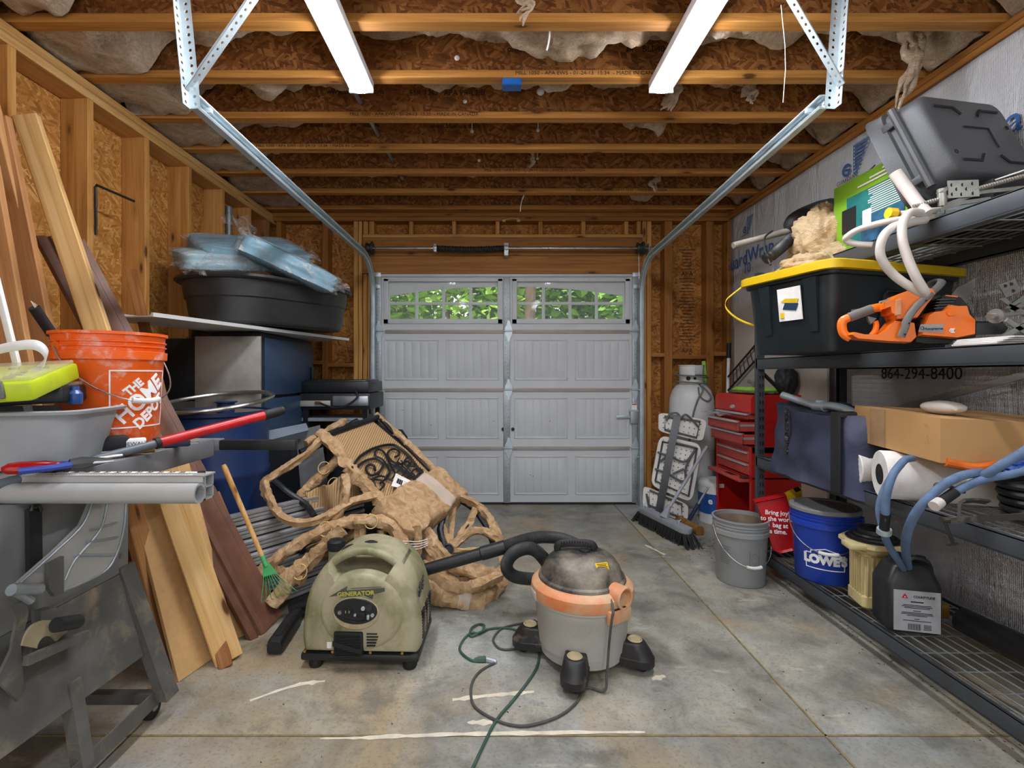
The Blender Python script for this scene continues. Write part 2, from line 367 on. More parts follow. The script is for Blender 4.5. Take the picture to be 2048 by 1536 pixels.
# right wall: studs behind house wrap
m = MB(); m.grid(50, 60, lambda u, v: V((2.185+.012*noise.noise(V((u*14, v*5, 3)))+.006*noise.noise(V((u*40+v*22, v*9, 1))), YF+u*(4.58-YF), v*2.64)))
wr = tag(put('wall_right', m, MT['house_wrap'], solid=.004), 'white woven house wrap stapled over the right wall', 'wall', kind='structure')
m = MB(); m.bb((2.22, YF, 0), (2.33, 4.7, 2.64)); put('wall_core', m, MT['pine_pale'], wr)
for z in (2.648, 2.68): board('top_plate', (2.215, YF, z), (2.215, 4.66, z), .11, .03, MT['header_pine'], (1, 0, 0), wr)
def rw(s, px, py, size, m='blue_print', sx=1, X=2.166):
    p = PX(px, py, X); return text(s, fr(p, (0, -1, 0), (0, 0, 1)), size, MT[m], wr, 'printed_text', .0006, sx)
def logo(px, py, k, txt=True):
    p = PX(px, py, 2.166); M = fr(p, (0, -1, 0), (0, 0, 1)); mb = MB()
    for i in range(9):
        z = k*(.9-.1*i); w = k*.62*(1-i*.09); mb.box((-k*.31+w/2, z, 0), (w, k*.045, .0008), M)
    mb.tube([M @ V((-k*.31, k*.95, 0)), M @ V((k*.33, k*.95, 0)), M @ V((k*.33, k*.72, 0)), M @ V((-k*.31, -k*.02, 0)), M @ V((-k*.31, k*.95, 0))], k*.008, 4)
    put('printed_emblem', mb, MT['blue_print'], wr)
    mb = MB(); mb.lathe([(k*.19, -.0004), (k*.19, .0004), (k*.12, .0006), (k*.12, -.0004), (k*.19, -.0004)], 20, M @ tr(-k*.6, k*.32, 0), a0=.35, a1=2*PI-.2)
    mb.box((-k*.52, k*.30, 0), (k*.16, k*.05, .0008), M); mb.box((-k*.60, k*.32, 0), (k*.1, k*.06, .0008), M); put('printed_emblem', mb, MT['blue_print'], wr)
    text('GUARDIAN', M @ tr(-k*.6, k*.02, 0), k*.17, MT['grey_print'], wr)
logo(1722, 345, .20); logo(1500, 465, .15)
rw('GuardWrap', 1493, 515, .17); rw('10', 1494, 537, .12); rw('a', 2028, 240, .17); rw('864-294-8400', 1836, 748, .085, 'black_print')
# roof deck, I-joists and batts
for x0, x1, n in ((-2.24, -2.2, 'trim_1'), (2.3, 2.34, 'trim_2')):
    m = MB(); m.bb((x0, YF, 2.62), (x1, 4.7, 3.06)); tag(put(n, m, MT['osb_left']), 'rim board closing the joist ends', 'rim board', kind='structure')
m = MB(); m.bb((-2.25, YF, 3.05), (2.3, 4.7, 3.07)); tag(put('ceiling', m, MT['osb_deck']), 'flake board deck above the joists', 'ceiling', kind='structure')
yj = [-2.6, -2.2, -1.8, -1.4, -1.0, -.6, -.2, .17, .57, .96, 1.36, 1.75, 2.136, 2.525, 2.915, 3.31, 3.70, 4.09, 4.49]
mill = {13: ('MILL 1050 - APA EWS - 01-24-13  15:34  - MADE IN CANADA', 1180), 14: ('MILL 1050 - APA EWS - 01-24-13  15:35  - MADE IN CANADA', 828), 15: ('MILL 1050 - APA EWS - 01-24-13  15:34  - MADE IN CANADA', 625), 16: ('MILL 1050 - APA EWS - 01-24-13  15:35  - MADE IN CANADA', 1070), 17: ('MILL 1050 - APA EWS - 01-24-13  15:35  - MADE IN CANADA', 1243)}
webt = {13: (('onCENTER by BlueLinx', 1100, 98), ('14"  BLI 40', 1290, 98)), 14: (('onCENTER by BlueLinx', 350, 181), ('14"  BLI 40', 505, 181), ('www.bluelinx.com', 710, 183), ('ESR 1262', 848, 186), ('APA PR-L281', 930, 186)), 15: (('onCENTER by BlueLinx', 600, 250), ('14"  BLI 40', 730, 250), ('www.bluelinx.com', 910, 252))}
ORD = {12: 'first', 13: 'second', 14: 'third', 15: 'fourth', 16: 'fifth', 17: 'sixth', 18: 'seventh'}
for i, y in enumerate(yj):
    j = thingw('ceiling_joist', ('%s wooden I-joist counted from the top edge of the photo' % ORD[i]) if i in ORD else 'wooden I-joist above or behind the viewer', 'joist', (0, y, ZC), kind='structure'); j['group'] = 'ceiling joists' if i in ORD else 'ceiling joists out of view'
    board('flange', (-2.2, y-.03, ZC+.019), (2.3, y-.03, ZC+.019), .062, .038, MT['joist_pine'], (0, 1, 0), j)
    board('flange', (-2.2, y-.03, ZC+.336), (2.3, y-.03, ZC+.336), .062, .038, MT['joist_pine'], (0, 1, 0), j)
    m = MB(); m.bb((-2.2, y-.035, ZC+.03), (2.3, y-.025, ZC+.33)); put('web', m, MT['osb_web'], j)
    if i in mill:
        s, px = mill[i]; text(s, fr(((px-CX)/F*(y-.062), y-.0615, ZC+.021), (1, 0, 0), (0, 0, 1)), .026, MT['black_print'], j, sx=1.1)
    for s, px, py in webt.get(i, ()):
        p = P(px, py, y-.036); text(s, fr((p.x, y-.0352, min(p.z, ZC+.3)), (1, 0, 0), (0, 0, 1)), .045, MT['faint_print'], j, 'printed_text')
def batt(i):
    y0, y1 = yj[i]+.003, yj[i+1]-.066; sd = i*7.3
    tufts = [(RN.uniform(-1.75, 1.9), RN.uniform(.1, .25), RN.uniform(.03, .09)) for _ in range(8)]
    if i == 12: tufts += [(-.32, .13, .1), (.2, .22, .13), (.55, .3, .1), (1.2, .5, .06)]
    if i == 14: tufts += [(1.05, .06, .12), (1.2, .05, .13), (.95, .2, .05)]
    if i == 11: tufts += [(.12, .06, .16)]
    m = MB(); nu, nv = 150, 10
    def f(u, v):
        x = XL-.05+u*(XR-XL+.1); z = ZC+.20+.10*noise.fractal(V((x*2.6, v*1.2, sd)), 1, 2, 4)
        for tx, tw, td in tufts: z -= td*math.exp(-((x-tx)/tw)**2)*(.6+.7*noise.noise(V((x*9, v*3, sd))))*math.sin(PI*min(1, max(0, v+.15)))**.5
        el = max(0, 1-(x-XL-.05)/.42); er = max(0, 1-(XR-x)/.25)
        z -= (.27*min(1, el*1.8)+.18*er)*(.8+.5*noise.noise(V((x*8, v*2, sd))))
        y = y0+v*(y1-y0)
        if el > 0: y += .02*noise.noise(V((x*12, v*5, sd+4)))
        return V((x, min(max(y, y0), y1), min(ZC+.33, max(z+.012*noise.noise(V((x*26, v*9, sd))), ZC+.012))))
    m.grid(nu, nv, f)
    m.bb((XL-.04, y0, ZC+.325), (XR+.04, y1, ZC+.345))
    o = tag(put('insulation_batt', m, MT['insulation'], ang=70), ('fluffy insulation batt sagging just behind the %s joist counted from the top edge' % ORD[i]) if i in ORD else ('fluffy insulation batt above the first joist at the top edge of the photo' if i == 11 else 'fluffy insulation batt overhead, nearer than the first joist'), 'insulation', 'insulation batts between the ceiling joists')
for i in range(10, len(yj)-1): batt(i)
def wisp(px, py, Y, L, r, lb):
    p = P(px, py, Y); L0 = L; p.z = ZC+.19; L = .19+L0-(ZC-P(px, py, Y).z); pts = [p+V((RN.uniform(-.5, .5)*L*.3*t, RN.uniform(-.2, .2)*L*.3*t, -L*t)) for t in (0, .2, .4, .6, .8, 1)]; m = MB()
    for s in range(5):
        q = [a+V((RN.gauss(0, r*.55), RN.gauss(0, r*.4), RN.uniform(0, L*.25))) for a in pts]
        m.tube(cr(q, 4), [max(.0015, r*RN.uniform(.5, 1.2)*(1-i/21)**.6) for i in range(21)], 7)
    m.v = [v+V((.012*noise.noise(v*38), .012*noise.noise(v*38+V((7, 0, 0))), 0)) for v in m.v]
    tag(put('insulation_tuft', m, MT['insulation'], ang=80), lb, 'insulation', 'loose insulation tufts hanging from the ceiling')
wisp(1048, -20, 1.95, .07, .02, 'pointed insulation tuft hanging from the top edge of the photo')
wisp(1345, 258, 2.75, .15, .035, 'long ragged insulation tuft hanging down near the right door track, above its middle')
wisp(1497, 250, 2.75, .09, .025, 'forked pale insulation tuft hanging just right of the right door track')
wisp(1810, 70, 2.3, .20, .03, 'long insulation strand hanging beside the right wall in front of the first bays')
wisp(1312, 395, 3.9, .14, .03, 'insulation tuft drooping near the back wall above the right end of the spring shaft')
wisp(1062, 355, 3.6, .07, .012, 'small pale insulation tuft hanging at the middle of the ceiling')
# end blocking on the right plate
for i in range(12, 17):
    m = MB(); y0, y1 = yj[i]+.03, yj[i+1]-.09
    m.grid(10, 12, lambda u, v: V((2.08+.08*abs(2*v-1)**2+.03*noise.noise(V((u*4, v*5, i))), y0+u*(y1-y0), ZC+.01+v*.26)))
    tag(put('insulation_facing', m, MT['insulation'], solid=.01), 'batt end above the right wall just behind the %s joist from the top edge' % ORD[i], 'insulation', 'batt ends above the right wall')
# knock-outs with wires
for px, py, i, r, s in ((930, 203, 14, .013, 0), (1081, 183, 14, .024, 1), (944, 263, 15, .012, 1), (1076, 261, 15, .012, 1), (958, 321, 16, .012, 0), (1075, 317, 16, .01, 1), (914, 116, 13, .014, 0)):
    y = yj[i]-.037; p = P(px, py, y); m = MB(); m.blob((p.x, y, p.z), (r, r*.5, r), 2)
    if s: m.tube([p, p+V((0, -.01, r*1.6)), p+V((0, .02, ZC+.25-p.z))], .003, 5)
    o = put('wire_plug', m, MT['lamp_metal']); tag(o, '%s pale round wire plug in the %s joist web from the top edge' % ('left' if px < 1000 else 'right', ORD[i]), 'wire plug', 'wire plugs in the joist webs')
m = MB(); m.cyl((-.805, 2.55, 2.80), (-.755, 4.0, 2.80), .0125, 12); tag(put('conduit', m, MT['galv_dull']), 'grey conduit pipe running through the joist webs left of centre', 'conduit')
p = P(1024, 178, 2.47); mk('box_blue', '1d5fae', .4); m = MB(); m.bb((p.x-.045, 2.47, ZC-.03), (p.x+.045, 2.475, ZC+.01)); m.bb((p.x-.048, 2.475, ZC-.032), (p.x+.048, 2.53, ZC-.001)); o = put('electrical_box', m, MT['box_blue']); tag(o, 'blue plastic electrical box under a joist', 'electrical box')
p = P(1100, 65, 2.136); m = MB(); m.tube(cr([p+V((0, 0, .12)), p+V((.0, .02, 0)), p+V((-.012, .03, -.06))], 6), .004, 6); tag(put('wire', m, MT['white_plastic']), 'short white wire hanging behind the first joist', 'wire')
p = P(1048, 392, 4.1); m = MB(); m.tube(cr([p+V((.012, 0, .03)), p+V((-.02, .02, -.04)), p+V((-.03, .03, -.12))], 6), .004, 6); tag(put('wire', m, MT['white_plastic']), 'short white wire hanging behind the last joist near the back wall', 'wire')
m = MB(); m.tube(cr([P(1008, 440, 4.5), P(1022, 437, 4.48), P(1038, 438, 4.5)], 5), .004, 6)
for q in (1008, 1037): m.box(P(q, 442, 4.5), (.03, .03, .016))
tag(put('door_hook', m, MT['pine_pale']), 'small wire between two wood scraps on the top plate over the door', 'wire')
m = MB(); m.tube([P(1562, 10, 1.9), P(1570, 90, 1.95), P(1571, 140, 1.98), P(1566, 205, 2.0)], .0012, 4); tag(put('string', m, MT['white_plastic']), 'thin loose string hanging beside the right track hanger', 'string')
# strip lights
def lamp(x, y0, y1, lb):
    t = thing('strip_light', lb, 'light', (x, (y0+y1)/2, ZC-.055), 0, 'strip lights under the joists'); L = y1-y0
    m = MB(); m.bb((-.062, -L/2, .012), (.062, L/2, .055), bev=.006); put('housing', m, MT['lamp_metal'], t)
    m = MB(); m.loft([[V((-.052, s*(L/2-.012), .012)), V((-.045, s*(L/2-.012), -.004)), V((-.02, s*(L/2-.012), -.012)), V((.02, s*(L/2-.012), -.012)), V((.045, s*(L/2-.012), -.004)), V((.052, s*(L/2-.012), .012))] for s in (-1, 1)]); put('diffuser', m, MT['lamp_glow'], t)
    for s in (-1, 1):
        m = MB(); m.bb((-.062, s*(L/2-.012), -.008), (.062, s*L/2, .05), bev=.004); put('end_cap', m, MT['lamp_metal'], t)
lamp(-.68, 1.28, 2.50, 'left of the two glowing strip lights under the joists'); lamp(.845, 1.28, 2.50, 'right of the two glowing strip lights under the joists')
lamp(-.68, -1.6, -.38, 'added strip-shaped fill light, unseen behind the viewer on the left'); lamp(.845, -1.6, -.38, 'added strip-shaped fill light, unseen behind the viewer on the right')  # unseen fill lights, added to brighten the room from the camera side
# ---------------------------------------------------------------- garage door
DX0, DX1, DZ = -1.075, 1.303, 2.13; YD = 4.53
d = thingw('door_1', 'grey sectional garage door with two arched window panels', 'garage door', ((DX0+DX1)/2, YD, 0), kind='structure')
zs = [0.005, .523, 1.062, 1.60, DZ]; xm = .125
def bz(py): return H-(py-CY)/F*YB
def panel(m, x0, x1, z0, z1):
    e = .012
    for a, b in (((x0, z0), (x1, z0+e)), ((x0, z1-e), (x1, z1)), ((x0, z0), (x0+e, z1)), ((x1-e, z0), (x1, z1))): m.bb((a[0], YD-.007, a[1]), (b[0], YD+.004, b[1]), bev=.004)
    n = 6
    for i in range(n):
        a = x0+e+.012+(x1-x0-2*e-.024)*i/n; b = x0+e+.012+(x1-x0-2*e-.024)*(i+1)/n; m.bb((a+.0025, YD-.003, z0+e+.012), (b-.0025, YD+.006, z1-e-.012), bev=.003)
for s in range(4):
    z0, z1 = zs[s], zs[s+1]; m = MB()
    if s < 3:
        m.bb((DX0, YD, z0+.004), (DX1, YD+.045, z1-.004))
        for a, b in ((770, 878), (892, 998), (1028, 1135), (1150, 1258)): panel(m, bx(a), bx(b), z0+.085, z1-.075)
        put('door_section', m, MT['door_grey'], d)
    else:
        wx = [(bx(768), bx(1005)), (bx(1024), bx(1259))]; za, zb = bz(648), bz(558)
        m.bb((DX0, YD, z0+.004), (DX1, YD+.045, za)); m.bb((DX0, YD, zb), (DX1, YD+.045, z1))
        for a, b in ((DX0, wx[0][0]), (wx[0][1], wx[1][0]), (wx[1][1], DX1)): m.bb((a, YD, za), (b, YD+.045, zb))
        sec = put('door_section', m, MT['door_grey'], d)
        for k, (a, b) in enumerate(wx):
            fm = MB(); e = .045
            for lo, hi in (((a, za), (b, za+e)), ((a, zb-e*.6), (b, zb)), ((a, za), (a+e, zb)), ((b-e, za), (b, zb))): fm.bb((lo[0], YD-.012, lo[1]), (hi[0], YD+.004, hi[1]), bev=.004)
            put('window_frame', fm, MT['door_grey'], sec)
            gx0, gx1 = (bx(779), bx(995)) if k == 0 else (bx(1034), bx(1247)); gz0, gz1 = bz(638), bz(573); mz = bz(606.5)
            mm = MB()
            # arched outer facing
            top = []; n = 24
            for i in range(n+1):
                u = i/n; x = gx0+(gx1-gx0)*u; q = u if k == 0 else 1-u
                top.append((x, gz1-(.085)*(1-q)**2*1.0))
            poly = [(gx0, zb), (gx0, top[0][1])]+top+[(gx1, top[-1][1]), (gx1, zb)]
            poly = [(a+e*.6, zb-.02), (a+e*.6, za+.02), (gx0, gz0)]+top+[(gx1, gz0), (b-e*.6, za+.02), (b-e*.6, zb-.02)]
            vs = []; fs = []
            for i in range(n):
                vs += [(top[i][0], top[i][1]), (top[i+1][0], top[i+1][1]), (top[i+1][0], zb-.015), (top[i][0], zb-.015)]; fs.append((4*i, 4*i+1, 4*i+2, 4*i+3))
            mm.add([(x, YD+.03, z) for x, z in vs], fs); mm.add([(x, YD+.04, z) for x, z in vs], [f[::-1] for f in fs])
            for lo, hi in (((a+.02, za+.02), (b-.02, gz0)), ((a+.02, gz0), (gx0, zb-.015)), ((gx1, gz0), (b-.02, zb-.015))): mm.bb((lo[0], YD+.03, lo[1]), (hi[0], YD+.042, hi[1]))
            for i in (1, 2, 3):
                x = gx0+(gx1-gx0)*i/4; mm.bb((x-.014, YD+.02, gz0), (x+.014, YD+.04, gz1-.005), bev=.004)
            mm.bb((gx0, YD+.018, mz-.013), (gx1, YD+.038, mz+.013), bev=.004); put('window_grille', mm, MT['door_grey'], sec)
            g = MB(); g.bb((a+.02, YD+.008, za+.02), (b-.02, YD+.011, zb-.012)); put('pane', g, MT['glass'], sec)
for z in zs[1:4]:
    m = MB(); m.bb((DX0+.06, YD-.012, z-.02), (DX1-.06, YD+.002, z+.012), bev=.003); m.bb((DX0+.06, YD-.014, z-.004), (DX1-.06, YD+.002, z+.003), bev=.001); put('joint_strip', m, MT['door_strip'], d)
m = MB(); m.bb((DX0, YD-.02, DZ-.03), (DX1, YD, DZ-.005), bev=.004); put('top_rail', m, MT['door_grey'], d)
m = MB(); m.bb((DX0, YD-.004, -.0), (DX1, YD+.04, .02), bev=.004); put('bottom_seal', m, MT['rubber'], d)
def stile(x0, x1, y=YD-.006):
    for s in range(4):
        m = MB(); m.bb((x0, y-.012, zs[s]+.012), (x1, YD, zs[s+1]-.012), bev=.003)
        st = put('stile', m, MT['galv_dull'], d); h = MB()
        for i in range(14):
            z = zs[s]+.05+(zs[s+1]-zs[s]-.1)*i/13
            if s == 3 and i > 11: continue
            h.box(((x0+x1)/2+RN.choice((-.012, .012, 0)), y-.0125, z), (.006, .002, .006), bev=.001)
        put('rivet', h, MT['dark_steel'], st)
stile(bx(1007), bx(1020)); stile(DX0-.03, bx(764)); stile(bx(1263), DX1+.02)
def hinge(x, z, w=.045):
    m = MB(); M = fr((x, YD-.02, z), (1, 0, 0), (0, 0, 1))
    for s in (1, -1): m.prism([(-w*.75, 0), (w*.75, 0), (w*.75, s*.03), (w*.35, s*.062), (w*.22, s*.095), (-w*.22, s*.095), (-w*.35, s*.062), (-w*.75, s*.03)], .003, M)
    m.cyl(M @ V((-w*.85, 0, .006)), M @ V((w*.85, 0, .006)), .008, 10)
    for s in (1, -1):
        for q in (-.4, .4): m.cyl(M @ V((w*q, s*.02, 0)), M @ V((w*q, s*.02, .008)), .006, 8)
    put('hinge', m, MT['galv'], d)
for z in zs[1:4]:
    for x in (xm, DX0+.005, DX1-.01): hinge(x, z)
for x in (DX0-.01, DX1+.0): 
    m = MB(); m.bb((x-.03, YD-.03, DZ-.14), (x+.03, YD, DZ-.10), bev=.004); m.bb((x-.035, YD-.022, DZ-.03), (x+.035, YD-.006, DZ+.01), bev=.003); put('top_bracket', m, MT['galv'], d)
p = P(1266, 833, YD); m = MB(); m.bb((p.x-.035, YD-.045, p.z-.06), (p.x+.035, YD-.012, p.z+.055), bev=.006); lk = put('lock', m, MT['galv_dull'], d)
m = MB(); m.bb((p.x-.16, YD-.03, p.z-.012), (p.x-.03, YD-.02, p.z+.012), bev=.003); m.bb((p.x-.05, YD-.05, p.z+.05), (p.x+.05, YD-.02, p.z+.065)); put('lock_bar', m, MT['galv'], lk)
p = P(1268, 813, YD); m = MB(); m.bb((p.x-.028, YD-.021, p.z-.035), (p.x+.022, YD-.0195, p.z+.03)); lb = put('warning_label', m, MT['white_paper'], d)
m = MB(); m.bb((p.x-.024, YD-.0216, p.z+.016), (p.x+.018, YD-.0208, p.z+.026)); put('red_stripe', m, MT['red_plastic'], lb)
for a in (-.05, .04):
    m = MB(); m.cyl((xm+a, YD-.012, bz(858)), (xm+a, YD+.002, bz(858)), .016, 12); put('handle_bolt', m, MT['black'], d)
for dx, dz in ((805, 820), (988, 842), (862, 850), (1100, 842), (1061, 950), (1066, 952)):
    m = MB(); q = P(dx, dz, YD); m.cyl((q.x, YD-.0035, q.z), (q.x, YD, q.z), .004, 8); put('screw', m, MT['black'], d)
# tracks
def track(x, s, yend, zend, lb, name='door_track'):
    t = thingw(name, lb, 'door track', (x, 4.46, 0), 'door tracks')
    path = [V((x, 4.46, 0)), V((x, 4.46, .8)), V((x, 4.46, 1.88))]
    for i in range(1, 9):
        a = PI/2*i/9; path.append(V((x, 4.46-.34*(1-math.cos(a)), 1.88+.34*math.sin(a))))
    path += [V((x, 4.10, 2.225)), V((x, 3.0, 2.225+(zend-2.225)*.5)), V((x, yend, zend))]
    prof = [(.0, -.028), (.0, .028), (s*.012, .030), (s*.03, .028), (s*.034, .02), (s*.031, .016), (s*.012, .024), (s*.004, .02), (s*.004, -.02), (s*.012, -.024), (s*.031, -.016), (s*.034, -.02), (s*.03, -.028), (s*.012, -.030)]
    rings = []
    for i, p in enumerate(path):
        tt = (path[min(i+1, len(path)-1)]-path[max(i-1, 0)]).normalized(); nrm = V((0, -tt.z, tt.y)); rings.append([p+V((-q[0], 0, 0))+nrm*q[1] for q in prof])
    m = MB(); m.loft(rings); put('rail', m, MT['galv'], t)
    m = MB(); m.bb((x+s*.002, 4.46, .05), (x+s*.006, 4.53, 2.0)); m.bb((x-s*.004, 4.515, .05), (x+s*.03, 4.532, 1.95)); put('jamb_angle', m, MT['galv_dull'], t)
    # end stop
    e = V((x, yend, zend)); m = MB(); m.box(e+V((-s*.02, .07, .0)), (.045, .018, .02), bev=.003); put('end_stop', m, MT['galv'], t); m = MB(); m.cyl(e+V((-s*.01, .01, 0)), e+V((s*.03, .01, 0)), .007, 8); put('end_bolt', m, MT['galv'], t)
    for z in (.45, 1.06, 1.6, 2.0):
        m = MB(); m.cyl((x-s*.05, 4.46, z), (x+s*.002, 4.46, z), .006, 8); m.lathe([(.0, -.008), (.02, -.008), (.021, 0), (.02, .008), (0, .008)], 14, tr(x-s*.012, 4.46, z) @ rot('Y', 90)); put('roller', m, MT['galv'], t)
    return t
track(-1.122, -1, 1.80, 2.205, 'galvanised door track curving up on the left of the garage door'); track(1.345, 1, 1.985, 2.305, 'galvanised door track curving up on the right of the garage door')
def angle(a, b, n1, n2, lb, w=.032, hl=.038):
    """perforated steel angle from a to b, its two leaves lying along n1 and n2"""
    a, b = V(a), V(b); z = (b-a); L = z.length; z /= L; m = MB()
    for nv, other in ((n1, n2), (n2, n1)):
        x = V(nv); x = (x-z*x.dot(z)).normalized(); y = z.cross(x); n = max(2, int(L/.028))
        M = Matrix((x, y, z)).transposed().to_4x4(); M.translation = a
        st = L/n
        for i in range(n):                  # each cell: a plate with an octagonal hole
            cz = (i+.5)*st; r = .0062; oc = [(w*.56+r*math.cos(PI/8+PI/4*k), cz+r*math.sin(PI/8+PI/4*k)) for k in range(8)]
            out = [(w, cz+st*.2), (w*.8, cz+st/2), (w*.3, cz+st/2), (0, cz+st*.2), (0, cz-st*.2), (w*.3, cz-st/2), (w*.8, cz-st/2), (w, cz-st*.2)]
            out = [(w, cz+st/2), (w*.56, cz+st/2), (0, cz+st/2), (0, cz), (0, cz-st/2), (w*.56, cz-st/2), (w, cz-st/2), (w, cz)]
            oc = [(w*.56+r*math.cos(PI/4*k+PI/4), cz+r*math.sin(PI/4*k+PI/4)) for k in range(8)]
            vs = [(p[0], h, p[1]) for h in (-.001, .001) for p in out+oc]; fs = []
            for k in range(8):
                l = (k+1) % 8; fs += [(k, l, 8+l, 8+k), (16+k, 24+k, 24+l, 16+l), (8+k, 8+l, 24+l, 24+k)]
            m.add(vs, fs, M)
    return tag(put('perforated_hanger', m, MT['galv']), lb, 'track hanger', 'perforated track hangers')
angle((-1.115, 1.79, 2.17), (-1.17, 1.79, 2.735), (1, 0, 0), (0, -1, 0), 'upright perforated hanger holding the end of the left door track', .04)
angle((-1.118, 1.81, 2.235), (-.70, 1.745, 2.735), (0, -1, 0), (-.8, 0, .6), 'slanted perforated brace running up from the left track end', .04)
angle((1.368, 1.975, 2.27), (1.40, 1.975, 2.735), (-1, 0, 0), (0, -1, 0), 'upright perforated hanger holding the end of the right door track', .04)
angle((1.368, 1.955, 2.345), (1.08, 1.90, 2.735), (0, -1, 0), (.8, 0, .6), 'slanted perforated brace crossing the right track hanger', .036)
# torsion spring shaft
t = thingw('torsion_spring_shaft', 'steel spring shaft with cable drums mounted over the garage door', 'spring shaft', ((bx(742)+bx(1290))/2, 4.44, bz(502)-.05)); zt = bz(502)
m = MB(); m.cyl((bx(728), 4.44, zt), (bx(1300), 4.44, zt), .0125, 16); put('shaft', m, MT['steel'], t)
m = MB(); a, b = bx(876), bx(1008); m.tube([V((a+(b-a)*i/150, 4.44+.026*math.cos(i*1.1), zt-.012*math.sin(PI*i/150)+.026*math.sin(i*1.1))) for i in range(151)], .006, 6); m.tube([V((a+(b-a)*i/12, 4.44, zt-.012*math.sin(PI*i/12))) for i in range(13)], .024, 14); put('spring', m, MT['rubber'], t)
for px, l in ((873, .03), (1012, .03)):
    m = MB(); m.lathe([(.0, -l/2), (.03, -l/2), (.034, 0), (.03, l/2), (0, l/2)], 16, tr(bx(px), 4.44, zt) @ rot('Y', 90))
    if px > 900: m.bb((bx(px)-.02, 4.42, zt-.07), (bx(px)+.02, 4.535, zt+.045), bev=.004)
    else: m.bb((bx(px)-.012, 4.415, zt-.035), (bx(px)+.012, 4.465, zt+.035), bev=.003)
    put('spring_cone', m, MT['galv'], t)
for px, s in ((745, 1), (1274, -1)):
    m = MB(); m.lathe([(0, -.03), (.05, -.03), (.052, -.022), (.042, -.02), (.042, .012), (.055, .014), (.06, .02), (.06, .03), (0, .03)], 24, tr(bx(px), 4.44, zt) @ rot('Y', 90)); dr = put('cable_drum', m, MT['dark_steel'], t)
    m = MB(); m.cyl((bx(px)-.0*s, 4.485, zt), (bx(px)-.03*s, 4.50, .1), .002, 5); put('lift_cable', m, MT['steel'], dr)
    m = MB(); m.bb((bx(px)-s*.075, 4.41, zt-.04), (bx(px)-s*.07, 4.535, zt+.04)); put('bearing_plate', m, MT['galv_dull'], t)
# ---------------------------------------------------------------- outside the door windows
m = MB(); m.bb((-14, 4.75, -.25), (14, 40, -.15)); mk('lawn', '6f8a3e', .95, 0, .3, 3, '4d6a2a', .5, 2); tag(put('ground_outside', m, MT['lawn']), 'grass and drive beyond the garage door', 'ground', kind='structure')
def m_leaf(n, a, b):
    t = NT(n); c = t.mapp(rnd=True); t.fin(t.ramp(t.noise(c, 1.6, 4), [(.35, a), (.65, b)]), .6, 0, .2); t.b.inputs['Transmission Weight'].default_value = 0
m_leaf('leaf_light', '86b040', 'b9dc66'); m_leaf('leaf_mid', '64963a', '97c254'); mk('bark', '6b5a48', .9, 0, .3, 8)
def tree(x, y, h, r, lb, m, seed):
    rr = random.Random(seed); t = thing('tree', lb, 'tree', (x, y, -.15), 0, 'trees beyond the garage door')
    k = MB(); k.tube(cr([V((0, 0, 0)), V((.1, 0, h*.35)), V((-.1, .1, h*.8))], 5), [.16*(1-i/14) for i in range(11)], 8); put('trunk', k, MT['bark'], t)
    f = MB(); n = 6500
    for i in range(n):
        a = rr.uniform(0, 2*PI); u = rr.uniform(-1, 1); q = rr.uniform(.55, 1)**.5; s = math.sqrt(1-u*u)
        wob = 1+.3*noise.noise(V((math.cos(a)*2, math.sin(a)*2, u*3+seed)))
        c = V((r*q*s*math.cos(a)*wob, r*q*s*math.sin(a)*wob, h*.5+h*.52*u*q)); l = rr.uniform(.09, .2)
        e = V((rr.uniform(-1, 1), rr.uniform(-1, 1), rr.uniform(-.6, .6))).normalized(); g = e.cross(V((rr.uniform(-1, 1), rr.uniform(-1, 1), 1))).normalized()
        f.add([c-e*l, c+g*l*.5, c+e*l, c-g*l*.5], [(0, 1, 2, 3)])
    put('crown', f, MT[m], t)
for i, (x, y, h, r, m, lb) in enumerate(((-3.6, 11, 5.2, 2.2, 'leaf_light', 'leafy tree beyond the left end of the left door window'), (-1.2, 12, 6, 2.3, 'leaf_light', 'leafy tree seen through the middle of the left door window'), (1.3, 13, 5.6, 2.0, 'leaf_mid', 'darker tree seen between the two door windows'), (3.6, 11.5, 5.6, 2.1, 'leaf_mid', 'tree seen through the right end of the right door window'), (-6.5, 15, 7, 3, 'leaf_mid', 'tall tree farther back beyond the left door window'), (6.4, 14, 6, 2.8, 'leaf_mid', 'tall tree farther back beyond the right door window'), (0, 18, 7, 3.4, 'leaf_mid', 'tall tree far back between the door windows'))): tree(x, y, h, r, lb, m, i+3)
for i, (px, s) in enumerate(((1054, 10), (1198, 11))):
    q = P(px, 600, s); m = MB(); m.cyl((q.x, s, -.15), (q.x+.1, s, 4), .11, 10); tag(put('tree_trunk', m, MT['bark']), ('slim pale trunk seen in the second pane of the right window', 'pale trunk seen in the third pane of the right window')[i], 'trunk')
